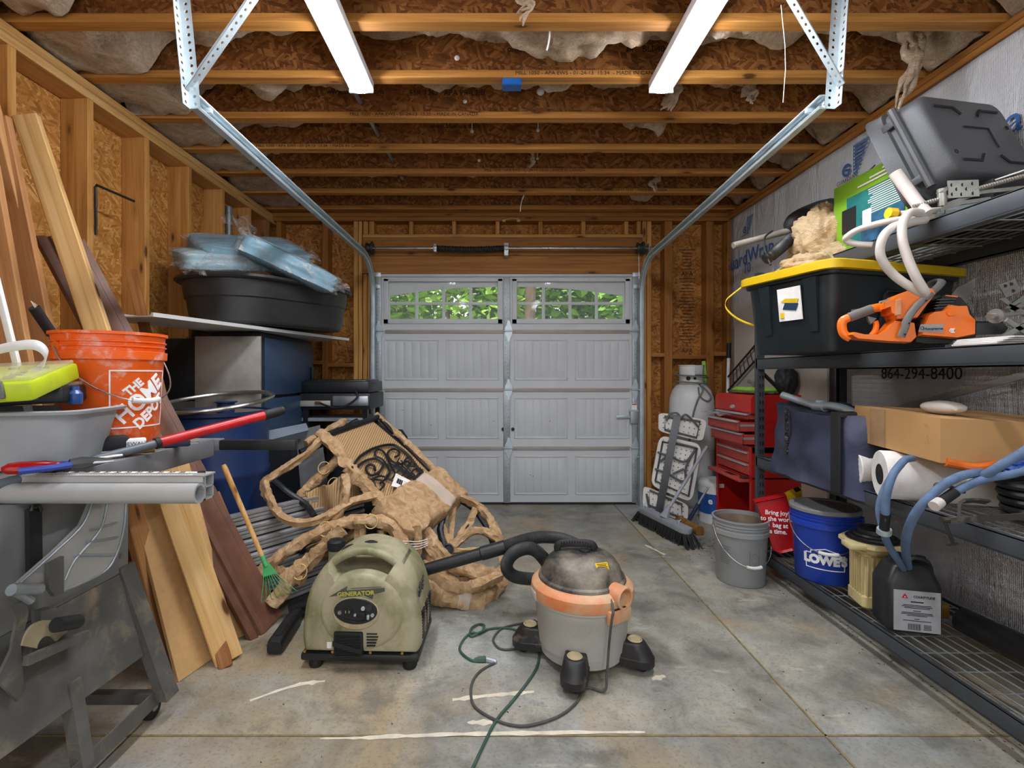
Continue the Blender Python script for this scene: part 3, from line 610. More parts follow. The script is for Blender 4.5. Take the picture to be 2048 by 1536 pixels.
# ---------------------------------------------------------------- camera and light
cam = bpy.data.cameras.new('camera'); cam.sensor_width = 36; cam.lens = 36*F/2048; cam.shift_x = (1024-CX)/2048; cam.shift_y = (CY-768)/2048; cam.clip_start = .02
co = bpy.data.objects.new('camera', cam); COL.objects.link(co); co.location = (0, 0, H); co.rotation_euler = (PI/2, 0, 0); bpy.context.scene.camera = co
w = bpy.data.worlds.new('world'); bpy.context.scene.world = w; w.use_nodes = True; w.node_tree.nodes['Background'].inputs[0].default_value = (.93, .97, 1, 1); w.node_tree.nodes['Background'].inputs[1].default_value = 1.15
su = bpy.data.lights.new('sun', 'SUN'); su.energy = 3; su.angle = .02; so = bpy.data.objects.new('sun', su); COL.objects.link(so); so.rotation_euler = (math.radians(38), 0, math.radians(-25))
sc = bpy.context.scene; sc.view_settings.view_transform = 'Standard'; sc.view_settings.look = 'None'; sc.view_settings.gamma = 1; sc.view_settings.exposure = .45
sc.view_settings.use_curve_mapping = False; sc.cycles.use_denoising = True; sc.cycles.max_bounces = 8; sc.cycles.diffuse_bounces = 5; sc.cycles.transparent_max_bounces = 12
# ---------------------------------------------------------------- lumber leaning on the left wall
def lean(px0, py0, X0, b, w, t, m, lb, up=(1, .15, 0), name='lumber_board', cat='board', g='lumber leaning on the left wall'):
    a = PX(px0, py0, X0); return board(name, b, a, w, t, MT[m], up, None, .004, lb, cat, g)
lean(52, 232, -2.0, PF(405, 1290), .089, .038, 'pine_pale', 'pale two by four with nail holes leaning against the studs above the orange bucket', (1, .3, 0))
lean(-60, 150, -2.02, PF(228, 1290), .14, .038, 'cedar', 'reddish plank leaning at the far left, farthest back of the bunch behind the bucket', (1, .1, 0))
lean(-10, 235, -1.97, V((-1.60, 2.02, 0)), .10, .032, 'cedar', 'reddish brown narrow plank next to the pale two by four', (1, .2, 0))
lean(-40, 330, -1.86, V((-1.62, 1.88, 0)), .12, .025, 'cedar', 'wide tan plank in front of the bunch at the far left edge', (1, .1, 0))
board('plank', PF(452, 1335), PX(262, 540, -2.035), .05, .02, MT['pine_red'], (1, .3, 0), None, .002, 'thin narrow plank leaning on the left wall between bucket and stock tank', 'board', 'lumber leaning on the left wall')
board('plank', PF(485, 1272), PX(345, 930, -1.50), .05, .02, MT['pine_pale'], (1, .5, 0), None, .002, 'thin yellowish strip leaning behind the knotty two by four beside the brown trim', 'board')
board('fibreboard_panel', (-1.2, 2.05, 0.001), (-1.47, 2.115, .86), .29, .016, mk('fibreboard', 'c9a06a', .8, 0, .06, 40), (.08, .28, 0), None, .001, 'smooth tan fibreboard panel leaning behind the saw', 'panel')
board('lumber_board', PF(458, 1322)+V((0, 0, .004)), (-1.395, 2.03, .865), .105, .04, MT['pine_pale'], (.75, .6, 0), None, .004, 'knotty two by four leaning on the tan fibreboard panel with its end on the floor', 'board')
board('lumber_board', PF(345, 1330), P(255, 990, 1.92), .03, .09, MT['cedar'], (1, 0, 0), None, .003, 'orange-brown plank edge between the saw leg and the tan fibreboard panel', 'board')
mk('brown_paint', '6f4a38', .45, 0, .2, 10, '8d6a58', .3, 9)
b0 = V((-1.085, 2.31, .0)); b1 = PX(118, 480, -1.98); L = (b1-b0).length
prof = [(-.10, 0), (-.10, .022), (-.07, .03), (-.055, .018), (-.05, .03), (-.03, .036), (.0, .026), (.03, .02), (.06, .024), (.07, .014), (.10, .018), (.10, 0)]
m = MB(); ax = (b1-b0).normalized(); xx = V((.36, .93, 0)); xx = (xx-ax*xx.dot(ax)).normalized(); nx = xx.cross(ax)
nx = nx if nx.y < 0 else -nx; m.loft([[b0+ax*t+xx*p+nx*q for p, q in prof] for t in (.0, L)]); o = put('trim_moulding', m, MT['brown_paint']); tag(o, 'long dark brown moulded trim board leaning from the floor to the left wall', 'trim board')
m = MB(); m.box((0, 0, 0), (.018, .012, 1.3), fr(PX(22, 680, -1.42), (1, 0, 0), (0, 1, 0)) @ rot('Y', -14) @ rot('X', 90) @ rot('X', -90), bev=.002)
tag(put('plastic_trim', m, MT['white_plastic']), 'slim white plastic strip standing among the planks at the far left', 'trim strip')
# black hook and pipe on the wall
p = PX(193, 372, -2.052); m = MB(); m.tube([PX(192, 470, -2.05), PX(191, 374, -2.05), PX(193, 370, -2.04), PX(193, 370, -2.04)+V((.03, .22, -.005))], .007, 8)
tag(put('bent_rod', m, MT['black_plastic']), 'black bent metal rod hanging on a left wall stud', 'rod')
m = MB(); m.cyl((-2.13, 3.92, 1.5), (-2.13, 3.92, 2.50), .022, 14); m.cyl((-2.13, 3.92, 2.49), (-2.13, 3.92, 2.54), .027, 14); tag(put('drain_pipe', m, MT['galv_dull']), 'grey pipe standing in a left wall stud bay above the cushions', 'pipe')
m = MB(); m.bb((-2.05, 3.25, 0), (-2.03, 3.9, 1.45)); m2 = put('grey_board', m, mk('dusty_grey', '6f7069', .8, 0, .15, 6)); tag(m2, 'dusty grey board standing against the left wall behind the cabinet', 'board')
# ---------------------------------------------------------------- buckets
def textcyl(s, size, r, ang, z, m, parent, rotd=0, taper=0, depth=.0012, bold=0, sx=1, extra=None, align='CENTER', name='printed_text'):
    """lettering wrapped round a bucket"""
    mb = MB(); bm = bmesh.new()
    if s: textmb(mb, s, rot('Z', rotd), size, sx, depth, align, bold)
    if extra: extra(mb)
    vs = [bm.verts.new(v) for v in mb.v]
    for f in mb.f:
        try: bm.faces.new([vs[i] for i in f])
        except ValueError: pass
    bmesh.ops.triangulate(bm, faces=bm.faces[:])
    for _ in range(4):
        e = [e for e in bm.edges if e.calc_length() > .012]
        if not e: break
        bmesh.ops.subdivide_edges(bm, edges=e, cuts=1); bmesh.ops.triangulate(bm, faces=bm.faces[:])
    bm.verts.index_update(); out = MB(); vv = []
    for v in bm.verts:
        rr = r+taper*v.co.y+v.co.z+.0006; a = ang+v.co.x/r; vv.append((rr*math.cos(a), rr*math.sin(a), z+v.co.y))
    out.add(vv, [[v.index for v in f.verts] for f in bm.faces]); bm.free()
    return put(name, out, m, parent)
def bucket(name, loc, m, lb, k=1, h=.37, inner=None, handle=None, lid=None, ribs=(.335, .318), M=None, grip=True):
    t = thing(name, lb, 'bucket', loc, 0, None, M); rb, rt = .131*k, .148*k
    R_ = lambda z: rb+(rt-rb)*z/h
    pr = [(0, .004), (rb-.012, .0), (rb-.004, .001), (rb, .008)]
    col = h-.062
    pr += [(R_(col-.03), col-.03), (R_(col)+.0, col-.026), (R_(col)+.008, col-.025), (R_(col)+.009, col), (R_(col)+.001, col+.002)]
    for z in (h-.045, h-.03): pr += [(R_(z)+.001, z-.004), (R_(z)+.006, z-.002), (R_(z)+.006, z+.001), (R_(z)+.001, z+.003)]
    pr += [(R_(h)+.001, h-.010), (R_(h)+.008, h-.009), (R_(h)+.008, h), (R_(h)-.004, h), (R_(h)-.004, h-.02), (rb-.004, .012), (0, .012)]
    mb = MB(); mb.lathe(pr, 48); put('shell', mb, m, t)
    if inner:
        mb = MB(); mb.lathe([(rb-.0035, .013), (R_(h)-.0055, h-.02), (R_(h)-.0065, h-.02), (rb-.006, .014), (0, .014)], 40); put('stained_lining', mb, inner, t)
    if lid:
        mb = MB(); mb.lathe([(0, h+.002), (rt-.02, h+.002), (rt-.014, h+.008), (rt+.006, h+.008), (rt+.010, h+.003), (rt+.010, h-.012), (rt+.007, h-.013)], 48); put('lid', mb, lid, t)
    if handle:
        a, drop, sw = handle; e = V((math.cos(a), math.sin(a), 0)); n = V((-e.y, e.x, 0)); zc = h-.05; r0 = R_(zc)+.012; pts = []
        for i in range(25):
            u = PI*i/24; pts.append(e*r0*math.cos(u)+n*(sw*math.sin(u)*1.06)+V((0, 0, zc-drop*math.sin(u)**.8)))
        mb = MB(); mb.tube(pts, .0024, 6); hd = put('handle', mb, MT['steel'], t)
        if grip: mb = MB(); mb.tube(pts[10:15], .009, 10); put('grip', mb, MT['white_plastic'], hd)
        mb = MB()
        for s in (1, -1): mb = MB(); mb.lathe([(0, -.014), (.016, -.014), (.018, .004), (0, .004)], 14, tr(e*s*(R_(zc)+.004)+V((0, 0, zc))) @ fr((0, 0, 0), n, V((0, 0, 1)))); put('ear', mb, m, t)
    return t
ZT = .95
mk('bucket_orange', 'ee6112', .4, 0, .06, 5, 'dcd6cc', .36, 14); bk = V((-1.278, 1.63, ZT)); fa = math.atan2(-bk.y, -bk.x)
bo = bucket('bucket', bk, MT['bucket_orange'], 'paint splattered orange bucket with a white stencilled square on the saw table', 1.02, .385, handle=(fa-PI/2+.55, .17, .165))
def sq(mb):
    for a, b, c, d in ((-.09, .09, .18, .004), (-.09, -.09, .18, .004), (-.09, -.09, .004, .18), (.088, -.09, .004, .18)): mb.bb((a, b, 0), (a+c, b+d, .0012))
lg = fa+.60; textcyl('', 1, .142, lg, .17, MT['white_print'], bo, extra=sq, taper=.05, name='printed_frame')
for s, dx, dy, z in (('THE', -.026, .034, .036), ('HOME', .0, -.004, .074), ('DEPOT', .034, -.046, .048)):
    def ex(mb, s=s, dx=dx, dy=dy, z=z): textmb(mb, s, tr(dx, dy, 0) @ rot('Z', 42), z, .9, .0012, 'CENTER', .0015)
    textcyl('', 1, .142, lg, .175, MT['white_print'], bo, extra=ex, taper=.05)
m = MB(); m.tube([P(104, 668, 1.62), P(68, 615, 1.56)], .016, 12); q = thingw('pry_bar', 'black wrapped tool handle sticking out of the orange bucket', 'tool', P(104, 690, 1.63)); put('grip', m, MT['rubber'], q)
m = MB(); m.tube([P(125, 760, 1.64), P(104, 668, 1.62)], .010, 10); put('shank', m, MT['dark_steel'], q)
m = MB()
for i in range(5): m.tube([P(70, 616, 1.56), P(62+i*3, 602+i*2, 1.55)], .0012, 4)
put('frayed_end', m, MT['white_paper'], q)
# ---------------------------------------------------------------- tub and what stands on it
mk('tub_grey', '9a9da0', .5, 0, .08, 6, '8b8477', .2, 7); TM = tr(-1.43, 1.345, ZT) @ rot('Z', 13)
t = thing('plastic_tub', 'shallow grey plastic tub on the saw table in front of the orange bucket', 'tub', M=TM)
m = MB(); h = .155; m.loft([ring(.54, .22, 0, .05), ring(.60, .27, h-.012, .055), ring(.635, .305, h-.01, .06), ring(.64, .31, h-.002, .06), ring(.63, .30, h, .06), ring(.595, .265, h, .05), ring(.585, .255, h-.01, .05), ring(.53, .21, .006, .045)]); put('shell', m, MT['tub_grey'], t)
mk('lime_plastic', 'b9cc1f', .4); m_glass('clear_plastic', 'd8d2b8', .38, .15)
def organizer(name, M, mcol, lb, cl='7f6'):
    t = thing(name, lb, 'organizer case', M=M)
    m = MB(); m.box((0, 0, .024), (.36, .26, .048), bev=.008); put('case', m, MT[mcol], t)
    m = MB(); m.box((0, .01, .052), (.345, .235, .012), bev=.004); put('lid', m, MT['clear_plastic'], t)
    for x in (-.12, .10):
        m = MB(); m.box((x, -.133, .034), (.055, .012, .045), bev=.004); put('latch', m, MT['dusty_grey'], t)
    m = MB()
    for i in range(26): m.box((RN.uniform(-.15, .15), RN.uniform(-.09, .1), .05), (RN.uniform(.01, .03), RN.uniform(.006, .014), .006), rot('Z', 0))
    put('small_hardware', m, MT['steel'], t)['kind'] = 'stuff'
    return t
zt = ZT+.157
organizer('parts_organizer', tr(-1.40, 1.40, zt+.006) @ rot('Z', 22) @ rot('Y', -3), 'black_plastic', 'black parts organizer with clear lid under the lime organizer')
organizer('parts_organizer', tr(-1.355, 1.275, zt+.042) @ rot('Z', 20) @ rot('X', 12) @ rot('Y', -4), 'lime_plastic', 'lime yellow parts organizer with grey latches, topmost on the grey tub')
m = MB(); pts = cr([P(-30, 706, 1.30), P(20, 694, 1.30), P(70, 690, 1.31), P(93, 710, 1.33), P(78, 738, 1.34), P(40, 754, 1.33), P(0, 770, 1.32)], 8)
vs = []
for p in pts: vs += [p+V((0, -.004, -.013)), p+V((0, .004, .013))]
m.add(vs, [(2*i, 2*i+1, 2*i+3, 2*i+2) for i in range(len(pts)-1)]); tag(put('plastic_band', m, MT['white_plastic'], solid=.003), 'curled white plastic band above the lime organizer', 'band')
p = V((-1.29, 1.40, zt)); m = MB(); m.lathe([(0, 0), (.016, 0), (.018, .01), (.018, .03), (.01, .04), (.01, .05), (0, .05)], 16, tr(P(150, 808, 1.40))); tag(put('small_bottle', m, mk('blue_bottle', '2c4f8e', .3)), 'small blue bottle under the right end of the lime organizer', 'bottle')
# ---------------------------------------------------------------- tools on the saw table
m_red = mk('driver_red', 'a01418', .2); q = thingw('screwdriver', 'screwdriver with clear red handle on the saw table by the tub', 'screwdriver', V((-1.2, 1.26, ZT)))
a, b = V((-1.215, 1.205, ZT+.016)), V((-1.15, 1.265, ZT+.014)); d = (b-a).normalized(); m = MB(); m.tube([a, a+d*.012, a+d*.03, a+d*.08, a+d*.10, a+d*.11], [.006, .014, .016, .015, .010, .008], 10); put('handle', m, m_red, q)
m = MB(); m.tube([a+d*.11, a+d*.22], .0035, 8); put('blade', m, MT['steel'], q)
q = thingw('pliers', 'pliers with blue grips lying beside the red screwdriver', 'pliers', V((-1.15, 1.27, ZT))); mk('grip_blue', '27409a', .5); e = V((.62, .78, 0)).normalized(); n = V((-.78, .62, 0)).normalized(); o0 = V((-1.185, 1.215, ZT+.013))
for s in (1, -1):
    m = MB(); m.tube(cr([o0+n*s*.022, o0+e*.05+n*s*.028, o0+e*.10+n*s*.010], 5), [.008]*11, 8); put('grip', m, MT['grip_blue'], q)
m = MB(); m.tube([o0+e*.10, o0+e*.125, o0+e*.165, o0+e*.19], [.014, .017, .010, .004], 8); put('jaws', m, MT['dark_steel'], q)
m = MB(); m.tube([V((-1.17, 1.36, ZT+.008)), V((-1.02-.1, 1.47, ZT+.008))], .006, 8); tag(put('steel_punch', m, MT['steel']), 'slim steel bar lying behind the pliers', 'punch')
q = thing('tape_measure', 'black tape measure with a white band lying in front of the orange bucket', 'tape measure', M=tr(-1.165, 1.50, ZT) @ rot('Z', 35)); m = MB(); m.box((0, 0, .032), (.075, .045, .062), bev=.014); put('case', m, MT['rubber'], q)
m = MB(); m.box((.052, 0, .036), (.055, .04, .03), bev=.006); put('band', m, MT['white_print'], q); text('DEWALT', tr(.052, -.0205, .036) @ rot('X', 90), .016, MT['black'], q); m = MB(); m.box((.0, 0, .016), (.08, .048, .008), bev=.002); put('belt_clip', m, MT['steel'], q)
q = thing('utility_knife', 'dark blue knife handle lying behind the red pole on the saw table', 'knife', M=tr(-1.12, 1.68, ZT) @ rot('Z', 24)); m = MB(); m.box((0, 0, .012), (.13, .028, .022), bev=.006); put('handle', m, mk('navy', '1e2c4c', .45), q); m = MB(); m.box((.075, 0, .012), (.03, .016, .004)); put('blade', m, MT['steel'], q)
board('wood_scrap', (-1.22, 1.52, ZT+.009), (-1.11, 1.60, ZT+.009), .04, .016, MT['pine'], (0, 1, 0), None, .002, 'small wood scrap lying under the pole on the saw table', 'wood scrap')
A, B = P(-120, 1000, 1.17), P(566, 821, 1.93); q = thingw('extension_pole', 'red and grey telescopic extension pole lying across the saw table', 'pole', V((A+B)/2)-V((0, 0, .05)))
L = lambda k: A+(B-A)*k
m = MB(); m.tube([A, L(.515)], .0135, 16); put('inner_tube', m, mk('pole_grey', '5a6068', .4), q)
m = MB(); m.tube([L(.515), L(.91)], .0165, 16); put('outer_tube', m, mk('pole_red', 'c01f22', .35), q)
m = MB(); m.tube([L(.505), L(.52)], .0185, 16); put('collar', m, MT['rubber'], q)
m = MB(); m.tube([L(.91), L(.915), L(.985), L(.99), L(1)], [.0165, .019, .0185, .0165, .0165], 16); put('end_grip', m, MT['rubber'], q)
# ---------------------------------------------------------------- table saw
mk('cast_iron', '8d8c86', .5, .4, .15, 6, 'a79b83', .4, 9); mk('saw_grey', '75777a', .5, .1, .15, 6, '6d6450', .35, 6); mk('saw_body', '808283', .55, .1, .2, 5, '80796a', .36, 4); mk('saw_dark', '62615d', .55, .2, .2, 7, '9a8d70', .34, 8); mk('saw_alu', 'b9bcbb', .4, .3, .06, 8)
ts = thingw('table_saw', 'dusty grey table saw on a wheeled stand in the left foreground', 'table saw', V((-1.5, 1.5, 0)))
m = MB(); m.bb((-2.0, 1.34, ZT-.03), (-1.12, 1.92, ZT), bev=.004); top = put('table_top', m, MT['cast_iron'], ts)
m = MB(); m.bb((-1.12, 1.34, ZT-.07), (-1.10, 1.92, ZT-.001), bev=.004); m.bb((-2.0, 1.335, ZT-.07), (-1.10, 1.345, ZT-.001)); put('table_skirt', m, MT['saw_grey'], ts)
# rear rail
m = MB(); m.bb((-1.9, 1.925, ZT-.05), (-1.08, 1.96, ZT-.004), bev=.004); put('rear_rail', m, MT['saw_grey'], ts)
m = MB(); m.bb((-1.09, 1.925, ZT-.048), (-.785, 1.955, ZT-.008), bev=.004); put('rail_extension', m, MT['black_plastic'], ts)
# front rail: aluminium profile
x0, x1 = -1.75, -.765; yr, zr = 1.27, .892
m = MB()
def sec(x):
    return [V((x, yr+.026*math.cos(a), zr+.026*math.sin(a))) for a in [math.radians(20+320*i/20) for i in range(21)]]+[V((x, yr+.020*math.cos(a), zr+.020*math.sin(a))) for a in [math.radians(340-320*i/20) for i in range(21)]]
m.loft([sec(x0), sec(x1)])
for lo, hi in (((x0, yr+.022, .868), (x1, yr+.026, .940)), ((x0, yr+.022, .868), (x1, yr+.062, .872)), ((x0, yr+.058, .868), (x1, yr+.062, .935)), ((x0, yr+.022, .900), (x1, yr+.062, .904)), ((x0, yr+.012, .932), (x1+.004, yr+.064, .936)), ((x0, yr+.012, .917), (x1, yr+.016, .936))): m.bb(lo, hi)
fr_ = put('front_rail', m, MT['saw_alu'], ts)
m = MB(); m.bb((-1.3, yr+.016, .936), (x1-.03, yr+.058, .9368)); tp = put('scale_tape', m, MT['white_paper'], fr_); m = MB(); mm = MB()
for i in range(62):
    x = -1.25+i*.0072; m.bb((x-.0006, yr+.018, .937), (x+.0006, yr+(.03 if i % 4 else .045), .9374))
for i in range(15):
    x = -1.25+.0288*i; textmb(mm, str(14+i), tr(x+.006, yr+.048, .9372), .014)
m.add(mm.v, mm.f); put('scale_marks', m, MT['black'], tp)
m = MB(); m.cyl((x1-.018, yr+.037, .9365), (x1-.018, yr+.037, .942), .010, 12); put('rail_screw', m, MT['black'], fr_)
# cabinet and stand
XS = -1.24
m = MB(); m.bb((-1.80, 1.0, .54), (XS, 1.66, .865), bev=.006); cab = put('cabinet', m, MT['saw_body'], ts)
m = MB()
for y in (1.2, 1.62): m.cyl((XS, y, .60), (XS+.006, y, .60), .007, 8)
put('cabinet_bolt', m, MT['steel'], cab)
lo = [V((XS, .95, .54)), V((XS, 1.655, .54)), V((-1.185, 1.69, .25)), V((-1.185, .95, .29))]
m = MB(); m.loft([lo, [v+V((-.008, 0, 0)) for v in lo]]); put('side_panel', m, MT['saw_dark'], ts)
def leg(a, b, wv, name='leg', th=.012):
    m = MB(); a, b, wv = V(a), V(b), V(wv); q = [a, a+wv, b+wv, b]; m.loft([q, [v+V((-th, -.002, 0)) for v in q]]); m.loft([[a, a+V((-.035, .0, 0)), b+V((-.035, 0, 0)), b], [v+V((0, -.004, 0)) for v in (a, a+V((-.035, 0, 0)), b+V((-.035, 0, 0)), b)]]); return put(name, m, MT['saw_dark'], ts)
leg((-1.236, 1.62, .56), (-1.125, 1.685, .075), (.0, .06, 0)); leg((-1.19, 1.375, .33), (-1.16, 1.385, .08), (0, .036, 0))
leg((-1.80, 1.62, .56), (-1.9, 1.685, .075), (.0, .06, 0)); leg((-1.80, 1.1, .56), (-1.9, 1.04, .075), (.0, .06, 0))
m = MB(); m.bb((-1.20, 1.0, .08), (-1.165, 1.70, .087)); m.bb((-1.168, 1.0, .06), (-1.164, 1.70, .115)); m.bb((-1.9, 1.66, .08), (-1.17, 1.69, .115)); bs = put('mobile_base', m, MT['saw_dark'], ts)
for x, y in ((-1.20, 1.72), (-1.86, 1.72), (-1.86, 1.02)):
    m = MB(); m.cyl((x-.011, y-.01, .036), (x+.011, y-.01, .036), .036, 20); cs = put('caster_wheel', m, MT['rubber'], ts)
    m = MB(); m.bb((x-.035, y-.03, .078), (x+.035, y+.03, .084)); put('caster_plate', m, mk('rusty', '9a6a2c', .7, .3) if 'rusty' not in MT else MT['rusty'], cs)
    m = MB(); m.prism([(-.028, .05), (.028, .05), (.01, .0), (-.01, .0)], .002, tr(x+.014, y-.01, .03) @ rot('Z', 90) @ rot('X', 90)); m.prism([(-.028, .05), (.028, .05), (.01, 0), (-.01, 0)], .002, tr(x-.018, y-.01, .03) @ rot('Z', 90) @ rot('X', 90)); put('caster_fork', m, MT['galv_dull'], cs)
    m = MB(); m.cyl((x-.013, y-.01, .036), (x+.015, y-.01, .036), .009, 10); put('hub', m, MT['galv'], cs)
m_glass('guard_clear', 'c9c8c2', .36, .25)
# hung on the cabinet side: slot bar, blade guard, miter gauge
def side(pl, X=XS+.01): return [PX(a, b, X) for a, b in pl]
def slab(pl, X, th): q = side(pl, X); return MB().loft([q, [v+V((-th, 0, 0)) for v in q]])
put('push_stick', slab([(58, 1020), (84, 1016), (86, 1145), (60, 1148)], XS+.02, .012), MT['rubber'], ts)
m = MB(); m.tube(side([(62, 1022), (64, 1012), (78, 1010), (82, 1022)], XS+.025), .005, 6); put('hang_hook', m, MT['black'], ts)
gd = put('blade_guard', slab([(186, 1000), (252, 1006), (247, 1060), (232, 1110), (205, 1146), (165, 1166), (126, 1180), (122, 1150), (60, 1172), (40, 1166), (112, 1102), (165, 1050)], XS+.045, .014), MT['guard_clear'], ts)
m = MB()
for pl in ([(186, 1000), (165, 1050), (112, 1102), (40, 1166)], [(252, 1006), (247, 1060), (232, 1110), (205, 1146), (126, 1182)], [(215, 1004), (200, 1060), (150, 1120), (130, 1160)], [(180, 1060), (235, 1045)], [(168, 1085), (235, 1075)], [(150, 1110), (228, 1110)]): m.tube(cr(side(pl, XS+.047), 5), .0035, 6)
put('guard_rib', m, MT['galv_dull'], gd)
put('guard_bracket', slab([(98, 1128), (128, 1112), (128, 1186), (110, 1192), (98, 1175)], XS+.06, .012), MT['saw_dark'], ts)
m = MB(); m.tube(side([(22, 1180), (80, 1178)], XS+.06), .014, 12); m.tube(side([(26, 1180), (62, 1202)], XS+.055), .010, 8); put('guard_pivot', m, MT['galv_dull'], ts)
put('splitter_arm', slab([(22, 1212), (52, 1200), (58, 1225), (42, 1290), (48, 1370), (36, 1402), (4, 1370), (0, 1350), (24, 1300), (34, 1240)], XS+.055, .008), MT['saw_dark'], ts)
c = (100, 1302); ar = [(c[0]+52*math.cos(a)-4, c[1]-62*math.sin(a)) for a in [math.radians(40+130*i/14) for i in range(15)]]; ai = [(c[0]+22*math.cos(a)-4, c[1]-30*math.sin(a)) for a in [math.radians(170-130*i/14) for i in range(15)]]
put('miter_scale', slab(ar+ai, XS+.06, .008), mk('scale_tan', 'a59a7c', .6, .2, .12, 14), ts)
put('miter_plate', slab([(70, 1270), (130, 1262), (165, 1270), (60, 1322)], XS+.055, .02), MT['saw_dark'], ts)
m = MB(); q = side([(52, 1322), (176, 1268)], XS+.075); m.tube(q, .016, 4, sq=(1, .7)); put('miter_fence', m, MT['saw_dark'], ts)
m = MB(); q = side([(112, 1250), (156, 1243)], XS+.085); m.tube(q, .019, 16); put('miter_knob', m, MT['black_plastic'], ts)
put('rod_holder', slab([(84, 1222), (112, 1214), (114, 1238), (86, 1246)], XS+.05, .03), MT['saw_dark'], ts)
# ---------------------------------------------------------------- cabinet, stock tank, cushions, drum, griddle
mk('cab_black', '15191f', .35, .1, .15, 4, '2c3038', .3, 5); mk('cab_blue', '2b4562', .38, .1, .12, 3); mk('dirty_metal', 'a09b92', .42, .15, .22, 4, '5d4c3e', .35, 3)
t = thing('metal_cabinet', 'tall dark blue two-door metal cabinet under the black stock tank', 'cabinet', (-1.70, 3.58, 0))
m = MB(); m.bb((-.22, -.46, .04), (.19, .46, 1.47), bev=.006); m.bb((-.2, -.44, 0), (.17, .44, .05)); put('body', m, MT['cab_black'], t)
for z0, z1 in ((1.06, 1.44), (.10, 1.04)):
    m = MB(); m.bb((.19, -.40, z0), (.212, .43, z1), bev=.004); dr = put('door', m, MT['cab_blue'], t)
    m = MB(); m.bb((.212, .37, z0+.06 if z1 > 1.1 else z1-.16), (.235, .40, z0+.2 if z1 > 1.1 else z1-.02), bev=.005); put('handle', m, MT['black'], dr)
m = MB(); m.bb((.19, -.46, .05), (.21, -.42, 1.46), bev=.004); put('door_post', m, MT['cab_black'], t)
m = MB(); m.box((0, 0, .72), (.42, .016, 1.44), rot('Z', -2), bev=.002); o = put('metal_panel', m, MT['dirty_metal']); o.location = (-1.68, 3.085, 0); tag(o, 'scratched silver metal panel standing against the cabinet end', 'panel')
m = MB(); m.box((0, 0, .02), (.3, .10, .4), bev=.02); o = put('black_device', m, MT['rubber']); o.location = (-2.0, 3.15, 1.03); tag(o, 'small black device behind the silver panel near the wall', 'device')
bx_ = MB(); bx_.bb((-2.05, 3.1, 0), (-1.9, 3.2, 1.03)); tag(put('support_crate', bx_, MT['dusty_grey']), 'narrow grey crate against the left wall under the black device', 'crate')
mk('white_sheet', 'd6d6d2', .4, .2, .06, 6)
m = MB(); pr = [(-.34, 0), (-.34, .022), (-.32, .022), (-.30, .006), (-.2, .006), (-.18, .03), (-.12, .03), (-.10, .006), (.35, .006), (.37, .02), (.39, .02), (.39, 0)]
dv = V((.30, 1.15, 0)).normalized(); sd = V((dv.y, -dv.x, 0)); cb = V((-1.66, 3.12, 1.478))
m.loft([[cb+dv*t_+sd*q*.55+V((0, 0, p)) for q, p in pr] for t_ in (-.74, 1.0)]); tag(put('sheet_metal_panel', m, MT['white_sheet']), 'white ribbed sheet metal panel lying on the cabinet under the stock tank', 'sheet')
mk('tank_black', '2a2a2b', .42, 0, .12, 30, '3a3836', .3, 3, .15, 200)
TK = tr(-1.555, 3.44, 1.515) @ rot('Z', 63) @ rot('Y', -1.5) @ Matrix.Diagonal((.86, .86, 1, 1))
t = thing('stock_tank', 'oval black plastic stock tank balanced on the cabinet', 'stock tank', M=TK)
def stad(a, b, z, n=20):
    out = []
    for i in range(n+1): u = -PI/2+PI*i/n; out.append(V((a-b+b*math.cos(u), b*math.sin(u), z)))
    for i in range(n+1): u = PI/2+PI*i/n; out.append(V((-(a-b)+b*math.cos(u), b*math.sin(u), z)))
    return out
m = MB(); m.loft([stad(.595, .315, 0), stad(.61, .33, .012), stad(.635, .352, .16), stad(.645, .36, .165), stad(.655, .37, .172), stad(.668, .383, .272), stad(.70, .415, .274), stad(.715, .43, .284), stad(.71, .425, .30), stad(.69, .405, .304), stad(.665, .38, .296), stad(.62, .335, .02)])
sh = put('shell', m, MT['tank_black'], t, ang=28)
for a in (-28, 4):
    u = math.radians(a); c = V((.30+.372*math.cos(u), .372*math.sin(u), .225)); m = MB(); m.box((0, 0, 0), (.022, .035, .10), tr(c) @ rot('Z', a), bev=.006); put('rib', m, MT['black'], sh)
m = MB(); m.cyl((.30+.335*math.cos(.1), .345*math.sin(.1)-.0, .06), (.30+.365*math.cos(.1), .36*math.sin(.1), .06), .03, 16); put('drain_plug', m, MT['black_plastic'], t)
mk('cushion_blue', '6f9db1', .6, 0, .15, 9); mk('cushion_pale', '9fbdc8', .6, 0, .1, 9)
def wrapm():
    t = NT('clear_wrap'); co = t.mapp(rnd=True); n = t.noise(t.mapp((5, 14, 9), co=co), 1, 5, .7, 2.5)
    t.bump(n, 1, .05); t.fin('f2f6f8', .12); t.b.inputs['Specular IOR Level'].default_value = .9
    f = t.n.new('ShaderNodeMapRange'); f.inputs[1].default_value = .45; f.inputs[2].default_value = .66; f.inputs[3].default_value = .07; f.inputs[4].default_value = .5; t.l(n, f.inputs[0]); t.l(f.outputs[0], t.b.inputs['Alpha'])
wrapm()
